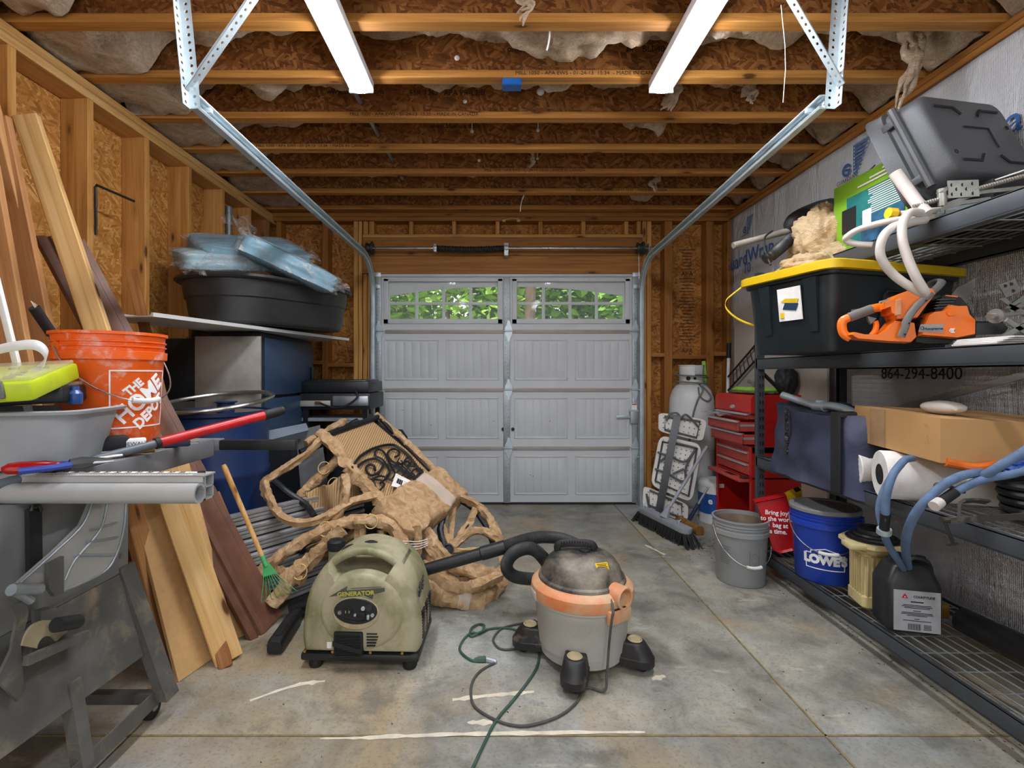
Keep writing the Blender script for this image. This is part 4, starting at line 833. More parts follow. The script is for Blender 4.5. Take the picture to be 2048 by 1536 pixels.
def cushion(M, sx, sy, sz, lb, m, seed, tails=()):
    t = thing('seat_cushion', lb, 'cushion', M=M, group='wrapped blue cushions on the stock tank')
    def pad(k, wob, r):
        mb = MB(); n = 14; rings = []
        for i in range(n+1):
            u = -1+2*i/n; s = (1-abs(u)**5)**.25*.06+.94 if abs(u) < .99 else .93
            rg = ring(sx*s*k, sy*s*k, u*sz/2*k, r, 6); rg = [v+v.normalized()*wob*noise.noise(v*9+V((seed, 0, u*2))) for v in rg]; rings.append(rg)
        rings = [[V((v.x*.3, v.y*.3, -sz/2*k-.012)) for v in rings[0]], [V((v.x*.8, v.y*.8, -sz/2*k-.01)) for v in rings[0]]]+rings+[[V((v.x*.8, v.y*.8, sz/2*k+.012)) for v in rings[-1]], [V((v.x*.3, v.y*.3, sz/2*k+.016)) for v in rings[-1]]]
        mb.loft(rings); return mb
    put('pad', pad(.97, .006, .05), MT[m], t, 50); mb = pad(1.05, .03, .05)
    for tx, ty, tz, tl in tails:
        c = V((tx*sx/2, ty*sy/2, tz*sz/2)); d = V((tx, ty*.4, tz*.6)).normalized(); s = d.cross(V((0, 0, 1))).normalized(); vs = []
        for i in range(6):
            for j in range(7):
                w = .05+.035*i; vs.append(c+d*(tl*i/5-.03)+s*(w*(j/3-1))+V((0, 0, .03*math.sin(j*2.1+i)+.015*noise.noise(V((i, j, seed))))))
        mb.add(vs, [(i*7+j, i*7+j+1, (i+1)*7+j+1, (i+1)*7+j) for i in range(5) for j in range(6)])
    put('plastic_wrap', mb, MT['clear_wrap'], t, 20); return t
e = V((.62, .55, .10)); 
cushion(fr(P(474, 506, 3.30)+V((.09, 0, 0)), e, (-.5, .6, .35)), .66, .50, .13, 'wrapped blue cushion lying farther back on the stock tank, its end toward the left wall', 'cushion_blue', 1, ((1, .1, .3, .1),))
cushion(fr(P(430, 520, 3.12), e, (-.5, .6, .2)), .42, .40, .10, 'wrapped pale blue cushion at the left end of the stock tank, under another', 'cushion_pale', 4, ((-.9, -.9, -.8, .05),))
cushion(fr(P(572, 534, 3.30), (.60, .42, -.27), (-.42, .7, .1)), .62, .50, .12, 'wrapped blue cushion sloping down to the right end of the stock tank', 'cushion_blue', 2, ((1, -.3, .2, .12), (-.9, -.8, .9, .16)))
# drum
mk('drum_blue', '16305e', .4, .1, .2, 4, '0e1a30', .3, 4); t = thing('steel_drum', 'dark blue steel drum with a loose clamp ring behind the leaning boards', 'drum', (-1.585, 2.76, 0))
m = MB(); pr = [(0, 0), (.28, 0), (.286, .01), (.284, .02)]
for z in (.33, .66): pr += [(.284, z-.03), (.292, z-.01), (.292, z+.01), (.284, z+.03)]
pr += [(.284, .97), (.295, .98), (.295, 1.0), (.28, 1.0), (.278, .98), (0, .975)]; m.lathe(pr, 48); put('barrel', m, MT['drum_blue'], t)
m = MB(); m.lathe([(0, .976), (.27, .976), (.272, .984), (.268, .990), (.1, .986), (0, .986)], 40); put('lid', m, mk('lid_dusty', '6c665a', .7, 0, .2, 5), t)
m = MB(); m.lathe([(0, 0), (.045, 0), (.045, .055), (.06, .06), (.06, .066), (0, .066)], 20, tr(.08, -.02, .985)); put('bung_cap', m, MT['drum_blue'], t)
m = MB(); m.tube([(-.12, .05, .99), (-.2, -.12, 1.02)], .008, 6); put('lid_rod', m, MT['dark_steel'], t)
m = MB(); m.tube([V((.305*math.cos(a), .305*math.sin(a), 1.03+.045*math.cos(a-1.2))) for a in [2*PI*i/60 for i in range(60)]], .012, 8, closed=True); tag(put('clamp_ring', m, MT['steel']), 'loose galvanised clamp ring resting on the blue drum', 'ring').location = (-1.585, 2.76, .99)
m = MB(); m.tube(cr([P(475, 908, 2.44), P(500, 912, 2.43), P(540, 902, 2.44), P(560, 898, 2.46)], 5), .008, 8); put('side_handle', m, MT['steel'], t) if 0 else None
# griddle cart
t = thing('gas_griddle', 'black gas griddle with stainless front tray beside the garage door', 'griddle', (-1.22, 3.98, 0)); mk('stainless', 'aab0b6', .32, .8, .1, 10)
m = MB(); m.bb((-.27, -.22, 1.06), (.25, .24, 1.145), bev=.008); m.bb((-.25, -.2, 1.13), (.23, .22, 1.16), bev=.01); put('hood', m, MT['cab_black'], t)
m = MB(); m.bb((-.28, -.22, .93), (.26, .24, 1.055), bev=.006); put('firebox', m, MT['black_plastic'], t)
m = MB(); m.bb((-.02, -.238, .96), (.25, -.22, 1.035), bev=.004); put('front_tray', m, MT['stainless'], t); m = MB(); m.bb((-.28, -.236, .955), (-.04, -.22, 1.0), bev=.004); put('control_panel', m, MT['dirty_metal'], t)
for x in (-.24, .22):
    for y in (-.19, .2):
        m = MB(); m.bb((x-.018, y-.018, 0), (x+.018, y+.018, .935)); put('leg', m, MT['cab_black'], t)
m = MB(); m.bb((-.27, -.2, .84), (.28, .2, .865)); m.bb((.05, -.30, .83), (.27, -.2, .85)); put('shelf', m, MT['galv_dull'], t)
m = MB(); m.tube(cr([(-.12, -.25, .985), (0, -.28, .95), (.1, -.29, .965), (.18, -.28, 1.03), (.15, -.25, 1.09)], 6), .008, 8); hs = put('gas_hose', m, MT['rubber'], t); m = MB(); m.cyl((-.15, -.25, .985), (-.11, -.25, .985), .011, 10); put('fitting', m, MT['brass'], hs)
mk('panel_bluegrey', '8b95a3', .45, .3, .1, 5)
def sheet(pl, Y, m, lb, th=.012, name='metal_shelf_panel'):
    q = [P(a, b, y) for (a, b), y in zip(pl, Y)]; n = (q[1]-q[0]).cross(q[3]-q[0]).normalized()*th; mb = MB(); mb.loft([q, [v+n for v in q]]); return tag(put(name, mb, MT[m]), lb, 'panel')
sheet([(532, 862), (612, 846), (618, 860), (540, 880)], (3.0, 3.25, 3.2, 2.95), 'panel_bluegrey', 'pale blue-grey flanged metal shelf leaning at the foot of the cabinet', .06)
sheet([(552, 872), (640, 850), (668, 1055), (575, 1100)], (3.10, 3.42, 3.30, 3.02), 'saw_grey', 'dark grey metal shelf leaning behind the blue-grey one', .01)
sheet([(527, 885), (592, 868), (610, 1085), (535, 1130)], (2.98, 3.18, 3.05, 2.85), 'cab_black', 'black metal shelf standing next to the blue drum', .01)
def cover():
    m = MB(); m.blob((-1.0, 3.98, .36), (.37, .26, .44), 4, lambda d: 1+.16*noise.noise(d*3.2)+.07*noise.noise(d*8)); m.v = [V((v.x, v.y, max(v.z, .0))) for v in m.v]; return m
tag(put('furniture_cover', cover(), mk('black_fabric', '222326', .6, 0, .2, 8), ang=80), 'black fabric furniture cover bunched up behind the wrapped chairs', 'cover')
# ---------------------------------------------------------------- wrapped patio chairs
def m_kraft(n, a, b, c):
    t = NT(n); co = t.mapp(rnd=True); f = t.noise(co, 16, 6, .65, 1.2); g = t.noise(t.mapp((40, 40, 40), co=co), 1, 3, .6)
    t.bump(f, .7, .02); t.fin(t.mix(t.math('MULTIPLY', g, .25), t.ramp(f, [(.3, c), (.5, b), (.7, a)]), '7a5a34', 'MIX'), .75, 0, .25)
m_kraft('kraft_paper', 'd8bb96', 'bf9d74', '967650'); mk('carton', 'bf945f', .75, 0, .05, 5, 'a87f4e', .15, 4)
def m_corr():
    t = NT('corrugated'); w = t.n.new('ShaderNodeTexWave'); w.inputs['Scale'].default_value = 26; w.bands_direction = 'X'; t.l(t.co, w.inputs['Vector'])
    t.bump(w.outputs['Fac'], .8, .006); t.fin(t.ramp(w.outputs['Fac'], [(0, 'a5835a'), (1, 'c8a67a')]), .8, 0, .2)
m_corr()
mk('bronze_metal', '2c2f33', .42, .5, .2, 12, '6a645a', .3, 8); m_glass('tape_clear', 'f4efe6', .35, .1)
def resamp(pts, d):
    out = [pts[0]]; acc = 0
    for a, b in zip(pts, pts[1:]):
        L = (b-a).length; k = max(1, int(round(L/d)))
        out += [a+(b-a)*(i/k) for i in range(1, k+1)]
    return out
def wrap(mb, pts, r, n=11, amp=.38, seed=0, flat=1.0):
    p = resamp(cr([P(*q) if len(q) == 3 else V(q[:3]) for q in pts], 5), .012); s0 = len(mb.v)
    mb.tube(p, r, n); 
    for i in range(len(p)):
        for k in range(n):
            v = mb.v[s0+i*n+k]; c = p[i]; d = v-c; w = .86+amp*.75*noise.noise(V((i*.5+seed*9, k*2.9, seed)))+amp*1.0*noise.noise(V((i*.13, k*1.3+seed, 5)))+(.42+.5*noise.noise(V((i*.2, seed, 2))) if k == (int(seed)*3+int(i*.04)) % n else 0)
            mb.v[s0+i*n+k] = c+d*w
    return mb
def tie(mb, px, py, Y, r): mb.tube([P(px, py, Y)+V((r*math.cos(a), r*.3*math.sin(a), r*math.sin(a))) for a in [2*PI*i/14 for i in range(14)]], .003, 5, closed=True)
TL, TR, BL = P(648, 872, 2.90), P(757, 834, 3.35), P(802, 1048, 2.60); BR = TR+BL-TL; PN = (TR-TL).cross(BL-TL).normalized(); PN = PN if PN.y < 0 else -PN
def onpl(px, py, off=0):
    d = V(((px-CX)/F, 1, -(py-CY)/F)); o = V((0, 0, H)); q = TL+PN*off; return o+d*((q-o).dot(PN)/d.dot(PN))
Z3 = lambda x, y: (380+x/3.103, 760+y/3.103)
c1 = thingw('patio_chair', 'wrapped patio chair on top of the heap, its scrollwork back facing up', 'chair', V((-.75, 2.9, 0)), 'paper wrapped patio chairs')
m = MB()
for a, b in ((TL, BL), (TR, BR)): m.tube([a, b], .016, 10)
m.tube([TL, TR], .02, 12); m.tube([BL, BR], .02, 12); put('back_frame', m, MT['bronze_metal'], c1)
m = MB(); wrap(m, [(640, 866, 2.91), (664, 884, 2.87), (702, 936, 2.79), (752, 990, 2.70), (804, 1050, 2.6)], .036, seed=1); put('paper_wrap', m, MT['kraft_paper'], c1, 32)
m = MB(); wrap(m, [(752, 828, 3.36), (770, 846, 3.33), (832, 902, 3.19), (906, 976, 3.05)], .024, seed=2); put('paper_wrap', m, MT['kraft_paper'], c1, 32)
e1 = (TR-TL); e2 = (BL-TL)
def pl(u, v, off=0): return TL+e1*u+e2*v+PN*off
M = fr(pl(.5, .48, -.012), e1, -e2); m = MB(); m.box((0, 0, 0), (e1.length*.95, e2.length*.92, .006)); 
o = bpy.data.objects.new('x', None); vv = [V(v) for v in m.v]; m2 = MB(); m2.add([M @ v for v in vv], m.f); bd = put('corrugated_sheet', m2, MT['corrugated'], c1)
m = MB()
def sw(z, r=.006): m.tube(cr([onpl(*Z3(*q), .012) for q in z], 6), r, 7)
sw([(1015, 530), (1060, 470), (1150, 420), (1250, 402), (1310, 430), (1370, 485), (1440, 585)], .009)
sw([(1150, 560), (1140, 532), (1108, 527), (1092, 555), (1122, 590), (1172, 572), (1200, 522), (1162, 490), (1092, 500), (1038, 545), (1060, 600), (1130, 640), (1160, 680)], .008)
sw([(1272, 478), (1298, 462), (1290, 436), (1252, 430), (1226, 458), (1250, 500), (1300, 522), (1342, 505), (1370, 520)], .007)
sw([(1180, 640), (1240, 580), (1200, 500), (1150, 470), (1160, 432), (1205, 450), (1255, 545), (1300, 610), (1370, 650)], .007)
sw([(1120, 620), (1185, 596), (1255, 625), (1320, 660)], .006); sw([(1170, 690), (1205, 652), (1180, 622), (1132, 622), (1150, 655)], .006)
for k in range(5): sw([(1222+k*22, 505+k*-6+18), (1300+k*22, 560+k*6), (1350+k*20, 610+k*4)], .0045); sw([(1215+k*38, 600+k*12), (1262+k*38, 545+k*10), (1300+k*36, 485+k*18)], .0045)
sw([(1330, 500), (1355, 480), (1375, 505), (1350, 530), (1400, 540), (1430, 580)], .005); sw([(1380, 560), (1420, 545), (1445, 575), (1410, 600), (1360, 590)], .005)
put('scroll_panel', m, MT['bronze_metal'], c1)
q = [onpl(*Z3(a, b), .026) for a, b in ((1278, 578), (1384, 632), (1350, 682), (1250, 656))]; m = MB(); m.loft([q, [v-PN*.003 for v in q]]); lab = put('label', m, MT['white_paper'], c1)
m = MB(); ux = (q[1]-q[0]); uy = (q[3]-q[0])
for i in range(9): a = q[0]+ux*(.18+.035*i)+uy*.3; m.tube([a+PN*.001, a+uy*.35+PN*.001], .0012*(1+i % 3*.5), 4)
for i in range(4): a = q[0]+ux*.55+uy*(.3+.14*i); m.tube([a+PN*.001, a+ux*.3+PN*.001], .0008, 4)
put('label_print', m, MT['black'], lab)
# wrapped foot end: a lumpy carton-and-paper bundle
MBx = fr((BL+BR)/2+e2.normalized()*.0+PN*.0, (BR-BL), e2); m = MB(); n = 26; rings = []
for i in range(n+1):
    u = -1+2*i/n; s = min(1, (1-abs(u)**12)+.62); rg = [v*s for v in resamp(ring(.27, .125, 0, .022, 3), .03)]; rings.append([MBx @ V((u*(BR-BL).length*.60, v.x-.03+.02*noise.noise(V((u*3, v.x*9, v.y*9))), v.y+.018*noise.noise(V((u*6, v.x*14, v.y*9+4))))) for v in rg])
m.loft(rings); bun = put('carton_bundle', m, MT['kraft_paper'], c1, 40)
m = MB(); m.loft([[a+(a-MBx.translation-(BR-BL).normalized()*((a-MBx.translation).dot((BR-BL).normalized())))*.03 for a in rings[i]] for i in range(15, 20)], caps=False); put('packing_tape', m, MT['tape_clear'], bun)
m = MB(); wrap(m, [(652, 872, 2.9), (604, 914, 2.8), (548, 952, 2.7), (530, 968, 2.66), (548, 1016, 2.58), (585, 1044, 2.52), (640, 1040, 2.52), (700, 1004, 2.6), (752, 992, 2.68)], .026, seed=3); put('arm_wrap', m, MT['kraft_paper'], c1, 32)
m = MB(); wrap(m, [(690, 905, 2.84), (644, 950, 2.84), (606, 986, 2.8), (586, 1010, 2.75)], .03, seed=4); put('arm_wrap', m, MT['kraft_paper'], c1, 32)
m = MB(); wrap(m, [(690, 948, 2.62), (694, 990, 2.58), (676, 1030, 2.56), (660, 1046, 2.56)], .022, amp=.7, seed=5); put('torn_paper', m, MT['kraft_paper'], c1, 32)
m = MB(); m.tube(cr([P(*a) for a in ((546, 960, 2.69), (575, 985, 2.72), (612, 1010, 2.7), (630, 1035, 2.62))], 6), .018, 9); put('arm_tube', m, MT['bronze_metal'], c1); m = MB(); m.tube(cr([P(*a) for a in ((600, 905, 2.95), (660, 880, 3.1), (700, 850, 3.25), (715, 842, 3.3))], 6), .02, 9); put('arm_tube', m, MT['bronze_metal'], c1)
m = MB(); wrap(m, [(612, 888, 2.98), (650, 864, 3.1), (690, 842, 3.25)], .026, seed=6); put('arm_wrap', m, MT['kraft_paper'], c1, 32)
m = MB(); m.grid(16, 10, lambda u, v: P(612+u*96+14*v, 985-40*u+58*v, 2.74+.1*u)+V((0, .03*math.sin(u*9), .03*noise.noise(V((u*5, v*4, 2)))))); put('cardboard_sheet', m, MT['corrugated'], c1, 60, solid=.005)
# chair under it
c2 = thingw('patio_chair', 'wrapped patio chair underneath the heap, its arched frame seen above the generator', 'chair', V((-.7, 2.6, 0)), 'paper wrapped patio chairs')
W = [([(515, 1150, 2.42), (580, 1098, 2.46), (650, 1058, 2.5), (700, 1044, 2.52), (742, 1043, 2.54), (782, 1052, 2.55), (798, 1082, 2.52), (804, 1125, 2.48)], .034), ([(546, 1210, 2.36), (590, 1150, 2.4), (640, 1100, 2.44), (686, 1058, 2.48)], .036), ([(722, 1056, 2.55), (724, 1100, 2.5), (722, 1150, 2.45)], .026), ([(762, 1060, 2.58), (762, 1110, 2.55), (764, 1160, 2.5)], .024), ([(832, 1052, 2.55), (836, 1090, 2.52), (832, 1140, 2.48)], .024), ([(548, 1140, 2.45), (580, 1148, 2.42), (608, 1160, 2.4)], .030)]
for i, (a, r) in enumerate(W): m = MB(); wrap(m, a, r, seed=10+i); put('paper_wrap', m, MT['kraft_paper'], c2, 32)
m = MB(); m.lathe([(.10, 0), (.20, .0), (.215, .012), (.20, .024), (.10, .024), (.10, 0)], 30, tr(P(745, 1110, 2.75)) @ rot('X', 60)); m.tube(cr([P(*a) for a in ((660, 1075, 2.7), (720, 1065, 2.75), (800, 1080, 2.7), (830, 1130, 2.65))], 5), .018, 8); put('swivel_base', m, MT['bronze_metal'], c2)
m = MB(); m.tube([P(700, 1050, 2.62), P(655, 1085, 2.58), P(610, 1130, 2.52)], .02, 8); m.tube([P(640, 1060, 2.7), P(600, 1105, 2.6)], .016, 8); put('seat_rail', m, MT['bronze_metal'], c2)
mk('string_yellow', 'd2b676', .8)
for px, py, Y in ((650, 1058, 2.48), (600, 1144, 2.38), (742, 1043, 2.52), (668, 968, 2.8), (648, 936, 2.82)): m = MB(); tie(m, px, py, Y, .034); put('tie_string', m, MT['string_yellow'], c2)
m = MB(); m.grid(20, 14, lambda u, v: P(560+150*u, 1120+40*v-70*u, 2.62+.1*v)+V((0, .04*noise.noise(V((u*4, v*5, 8))), .05*noise.noise(V((u*5, v*4, 3)))))); put('torn_paper', m, MT['kraft_paper'], c2, 60, solid=.004)
# chair lying on its side, at the right
c3 = thingw('patio_chair', 'wrapped patio chair lying on its side on the floor at the right of the heap', 'chair', V((-.2, 2.75, 0)), 'paper wrapped patio chairs')
W = [([(908, 990, 3.0), (954, 1011, 2.98), (986, 1050, 2.9), (1003, 1100, 2.8), (1005, 1140, 2.72), (950, 1166, 2.62), (890, 1152, 2.58), (858, 1110, 2.62), (846, 1066, 2.7)], .03), ([(900, 1098, 2.75), (882, 1040, 2.85), (866, 1010, 2.9)], .022), ([(900, 1098, 2.75), (904, 1040, 2.9), (912, 1000, 3.0)], .018), ([(900, 1098, 2.75), (950, 1062, 2.86), (996, 1078, 2.84)], .024), ([(900, 1098, 2.75), (934, 1050, 2.9), (950, 1016, 2.96)], .02), ([(905, 1102, 2.74), (960, 1100, 2.74), (1002, 1096, 2.8)], .018), ([(846, 1080, 2.62), (880, 1120, 2.6), (930, 1140, 2.58), (985, 1150, 2.62)], .036), ([(840, 1130, 2.55), (890, 1168, 2.53), (940, 1176, 2.53), (998, 1150, 2.62)], .04), ([(852, 1060, 2.66), (870, 1090, 2.62), (900, 1125, 2.6)], .034)]
for i, (a, r) in enumerate(W): m = MB(); wrap(m, a, r, seed=30+i); put('paper_wrap', m, MT['kraft_paper'], c3, 32)
m = MB(); wrap(m, [(842, 1172, 2.50), (880, 1190, 2.52), (930, 1200, 2.53), (966, 1204, 2.55)], .055, seed=50, amp=.25); put('carton_bundle', m, MT['kraft_paper'], c3, 32)
m = MB(); wrap(m, [(955, 1208, 2.55), (980, 1188, 2.62), (1004, 1160, 2.72)], .048, seed=51, amp=.25); put('carton_bundle', m, MT['kraft_paper'], c3, 32)
m = MB(); wrap(m, [(916, 1196, 2.525), (940, 1200, 2.53)], .06, seed=50, amp=.25); put('packing_tape', m, MT['tape_clear'], c3, 60)
m = MB(); m.tube(cr([P(*a) for a in ((905, 992, 3.02), (945, 1015, 3.0), (975, 1055, 2.92), (990, 1095, 2.84))], 5), .022, 8); m.tube([P(900, 1098, 2.78), P(940, 1045, 2.92)], .02, 8); m.tube([P(894, 1000, 2.95), P(880, 1060, 2.8), P(890, 1100, 2.75)], .02, 8); put('swivel_base', m, MT['bronze_metal'], c3)
m = MB(); m.lathe([(0, -.03), (.028, -.03), (.03, .02), (.022, .022), (.018, .0), (0, 0)], 16, fr(P(897, 1098, 2.70), (1, 0, 0), (0, .4, 1))); put('hub', m, MT['bronze_metal'], c3)
m = MB()
for i in range(4): m = MB(); m.tube(cr([P(806+i*2, 1082+i*5, 2.5), P(836, 1083+i*5, 2.49), P(856, 1078+i*4, 2.5)], 4), .002, 4); put('tie_string', m, MT['white_plastic'], c3)
# aluminium slats, hand rake, stub handle, floor nozzle
sl = thingw('aluminium_slat_stack', 'stack of long ribbed aluminium slats leaning under the wrapped chairs', 'slats', V((-1.1, 2.6, 0)))
for i in range(7):
    a = V((-1.34+.012*i, 2.40-.025*i+.0, .50-.066*i)); b = a+V((.52, .62, .02)); m = MB(); d = (b-a).normalized(); s = V((d.y, -d.x, 0)); pr = [(0, 0), (.012, .004), (.012, .018), (.004, .022), (.012, .026), (.012, .036), (.004, .040), (.012, .044), (.012, .056), (0, .06), (-.02, .06), (-.02, 0)]
    m.loft([[q+s*x+V((0, 0, z-.06)) for x, z in pr] for q in (a, b)]); put('slat', m, mk('slat_alu', 'b2b3b4', .38, .6, .12, 20) if i == 0 else MT['slat_alu'], sl)
    m = MB(); m.loft([[q+s*x+V((0, 0, z-.06)) for x, z in [(.0, -.007), (.01, -.007), (.01, .001), (0, .001)]] for q in (a, b)]); put('slat_gap', m, MT['black_plastic'], sl)
m = MB(); m.box((-1.36, 2.39, .5), (.05, .04, .05), rot('Z', 0), bev=.006); put('end_bracket', m, MT['black_plastic'], sl)
m = MB(); m.bb((-1.30, 2.40, 0), (-1.24, 2.46, .06)); put('end_foot', m, MT['black_plastic'], sl)
q = thingw('hand_rake', 'small green hand rake with a wooden handle standing against the slats', 'rake', PF(540, 1180)); A, B = P(447, 930, 2.26), P(524, 1112, 2.20); d = (B-A).normalized()
m = MB(); m.tube([A, A+d*.02, A+d*.2, B], [.010, .0125, .0115, .010], 12); put('handle', m, MT['pine_pale'], q)
m = MB(); C = P(540, 1150, 2.18); sd = V((1, .2, .25)).normalized(); rake_green = mk('rake_green', '3f9a5a', .45)
m.tube([B-d*.01, B+d*.05], .010, 10); m.loft([[B+d*.03-sd*.010, B+d*.03+sd*.010, B+d*.03+sd*.010+V((0, .004, 0)), B+d*.03-sd*.010+V((0, .004, 0))], [C-sd*.03, C+sd*.03, C+sd*.03+V((0, .004, 0)), C-sd*.03+V((0, .004, 0))]]); put('socket', m, rake_green, q)
for i in range(8):
    k = -1+2*i/7; m = MB(); e = C+d*.10+sd*.075*k; m.tube(cr([C+sd*.026*k, C+d*.05+sd*.05*k, e, e+V((0, .02, -.01))], 4), .0018, 5); put('tine', m, rake_green, q)
m = MB(); m.tube([P(432, 985, 2.42), P(462, 1055, 2.40)], .016, 12); o = put('wooden_stub', m, MT['pine_red']); tag(o, 'short wooden handle stub with torn bark next to the green rake', 'stick')
# ---------------------------------------------------------------- generator
def m_gen():
    t = NT('generator_olive'); co = t.co; n = t.noise(co, 6, 8, .65, .5); g = t.noise(t.mapp((4, 4, 1.5), co=co), 1.4, 6, .65)
    col = t.mix(t.step(t.math('ADD', t.math('MULTIPLY', n, .5), t.math('MULTIPLY', g, .5)), .36, .56), '686c42', 'aca588'); col = t.mix(t.step(t.noise(co, 14, 8, .7), .62, .72), col, 'b8a67a')
    t.fin(col, t.ramp(n, [(.35, (.35, .35, .35)), (.6, (.62, .62, .62))]), 0, .4)
m_gen(); mk('dust_beige', 'b7a884', .85, 0, .15, 20)
g = thing('generator', 'dusty olive green portable generator on the floor in front of the wrapped chairs', 'generator', (-.545, 2.15, 0), -2)
half = [(.238, .062), (.247, .10), (.248, .15), (.243, .21), (.230, .28), (.205, .345), (.165, .40), (.115, .440), (.06, .465), (0, .474)]
OUT = [(x, z) for x, z in half[:-1]]+[(-x, z) for x, z in half[::-1]]
OUT = [(p.x, p.z) for p in cr([V((x, 0, z)) for x, z in OUT], 4)]
def cut(x, z, zc=.362, w=.112):
    a = abs(x); 
    if a > w+.03: return z
    k = min(1, max(0, (w+.03-a)/.035)); return z+(min(z, zc)-z)*(k*k*(3-2*k))
m = MB(); rings = []
for y, s in ((-.165, .86), (-.16, .90), (-.145, .955), (-.12, .985), (-.08, 1), (.08, 1), (.13, .985), (.155, .95), (.165, .90)):
    c = .22; rings.append([V((x*s, y, max(.06, c+(cut(x, z)-c)*s))) for x, z in OUT])
m.loft(rings); body = put('housing', m, MT['generator_olive'], g, 40)
arc = [p for p in OUT if abs(p[0]) < .172 and p[1] > .38]; m = MB(); rings = []
for i, (x, z) in enumerate(arc):
    a = arc[max(0, i-1)]; b = arc[min(len(arc)-1, i+1)]; tx, tz = b[0]-a[0], b[1]-a[1]; L = math.hypot(tx, tz); nx, nz = -tz/L, tx/L
    if nz < 0: nx, nz = -nx, -nz
    rings.append([V((x-nx*(.017-v.y), v.x, z-nz*(.017-v.y))) for v in ring(.20, .034, 0, .016, 4)])
m.loft(rings); hd = put('carry_handle', m, MT['generator_olive'], g, 40)
k = len(arc)
for a0, a1 in ((int(k*.36), int(k*.62)), (int(k*.66), int(k*.9))):
    m = MB(); m.tube([V((arc[i][0], -.02, arc[i][1]-.006)) for i in range(a0, a1)], [.011*math.sin(PI*(j+.6)/(a1-a0+.2)) for j in range(a1-a0)], 8, sq=(1, 2.4)); put('grip_inset', m, MT['rubber'], hd)
m = MB(); m.loft([[V((.012+.178*s*math.cos(2*PI*i/48), y, .238+.158*s*math.sin(2*PI*i/48))) for i in range(48)] for y, s in ((-.12, 1.0), (-.158, .985), (-.168, .95), (-.173, .86), (-.176, .6), (-.177, .2))]); put('front_dome', m, MT['generator_olive'], body, 50)
def disc(cx, cz, rx, rz, y0, y1, n=36): return MB().loft([[V((cx+rx*s*math.cos(2*PI*i/n), y, cz+rz*s*math.sin(2*PI*i/n))) for i in range(n)] for y, s in ((y0, 1), (y1+.003, 1), (y1, .96))])
put('panel_recess', disc(-.008, .240, .094, .066, -.15, -.1835), MT['dust_beige'], g)
pn = put('control_panel', disc(-.008, .250, .088, .053, -.15, -.1875), MT['black_plastic'], g)
for cx, cz, r, nm, mt in ((-.038, .250, .019, 'outlet', 'rubber'), (-.07, .247, .008, 'button', 'steel'), (.048, .268, .014, 'gauge', 'dark_steel'), (.024, .264, .008, 'knob', 'galv'), (-.008, .238, .005, 'indicator', 'galv'), (.062, .238, .007, 'breaker', 'galv')):
    put(nm, disc(cx, cz, r, r, -.18, -.194, 18), MT[mt], pn)
m = MB(); m.bb((.0, -.195, .226), (.034, -.185, .25), bev=.003); put('outlet', m, MT['rubber'], pn); m = MB(); m.bb((.04, -.197, .222), (.05, -.185, .24), bev=.002); put('switch', m, MT['galv'], pn)
m = MB(); m.tube([V((-.06+.11*i/10, -.190, .222-.012*math.sin(PI*i/10))) for i in range(11)], .0025, 5); put('panel_trim', m, MT['rubber'], pn)
for cx in (-.045, -.031): m = MB(); m.bb((cx-.0015, -.1955, .247), (cx+.0015, -.193, .256)); put('slot', m, MT['dust_beige'], pn)
m = MB(); m.bb((-.098, -.188, .066), (.020, -.150, .164), bev=.006); vg = put('vent_grille', m, MT['rubber'], g)
m = MB()
for i in range(15): m.bb((-.088 if i > 5 else -.09, -.192, .072+i*.006), (.012, -.184, .0745+i*.006))
put('grille_slats', m, MT['black_plastic'], vg); m = MB(); m.loft([[V((-.098, -.195, .132)), V((.02, -.195, .098)), V((.02, -.195, .082)), V((-.098, -.195, .112))], [V((-.098, -.187, .132)), V((.02, -.187, .098)), V((.02, -.187, .082)), V((-.098, -.187, .112))]]); put('grille_band', m, MT['rubber'], vg)
m = MB()
for i in range(5): m.bb((.034, -.181, .106+i*.012), (.082-.004*abs(i-3), -.160, .111+i*.012), bev=.002)
for i in range(3): m.bb((-.205, -.158, .118+i*.013), (-.155+.008*(2-i), -.149, .122+i*.013), bev=.002)
put('louver', m, MT['black_plastic'], g)
m = MB()
for i in range(14):
    for j in range(3): m.bb((.232, -.10+j*.075, .10+i*.012), (.2495-.0002*i*i*(i > 9), -.05+j*.075, .1045+i*.012))
put('side_louver', m, MT['black_plastic'], g)
m = MB()
for i in range(3):
    for a, b in ((V((.235, -.11, .28+i*.018)), V((.237, -.085, .295+i*.018))), (V((.236, -.05, .285+i*.018)), V((.238, -.03, .298+i*.018)))): m = MB(); m.tube([a, b], .004, 6); put('side_slot', m, MT['black'], g)
m = MB(); m.box((-.222, -.135, .185), (.02, .03, .075), rot('Y', 0), bev=.006); put('side_latch', m, MT['rubber'], g)
m = MB(); m.bb((-.132, -.166, .088), (-.112, -.148, .114), bev=.001); put('sticker', m, MT['white_paper'], g)
m = MB(); m.bb((-.243, -.165, .034), (.243, .165, .066), bev=.01); put('base_tray', m, MT['black_plastic'], g)
for x in (-.19, .20):
    for y in (-.13, .13): m = MB(); m.lathe([(0, 0), (.026, 0), (.03, .01), (.024, .036), (0, .036)], 16, tr(x, y, 0)); put('rubber_foot', m, MT['rubber'], g)
for x in (-.225, -.11, .045, .175): m = MB(); m.cyl((x, -.163, .072), (x, -.150, .072), .006, 8); put('screw', m, MT['brass'], g)
m = MB(); m.lathe([(0, 0), (.034, 0), (.032, .06), (0, .06)], 24, tr(-.165, .03, .36)); nk = put('filler_neck', m, MT['generator_olive'], g)
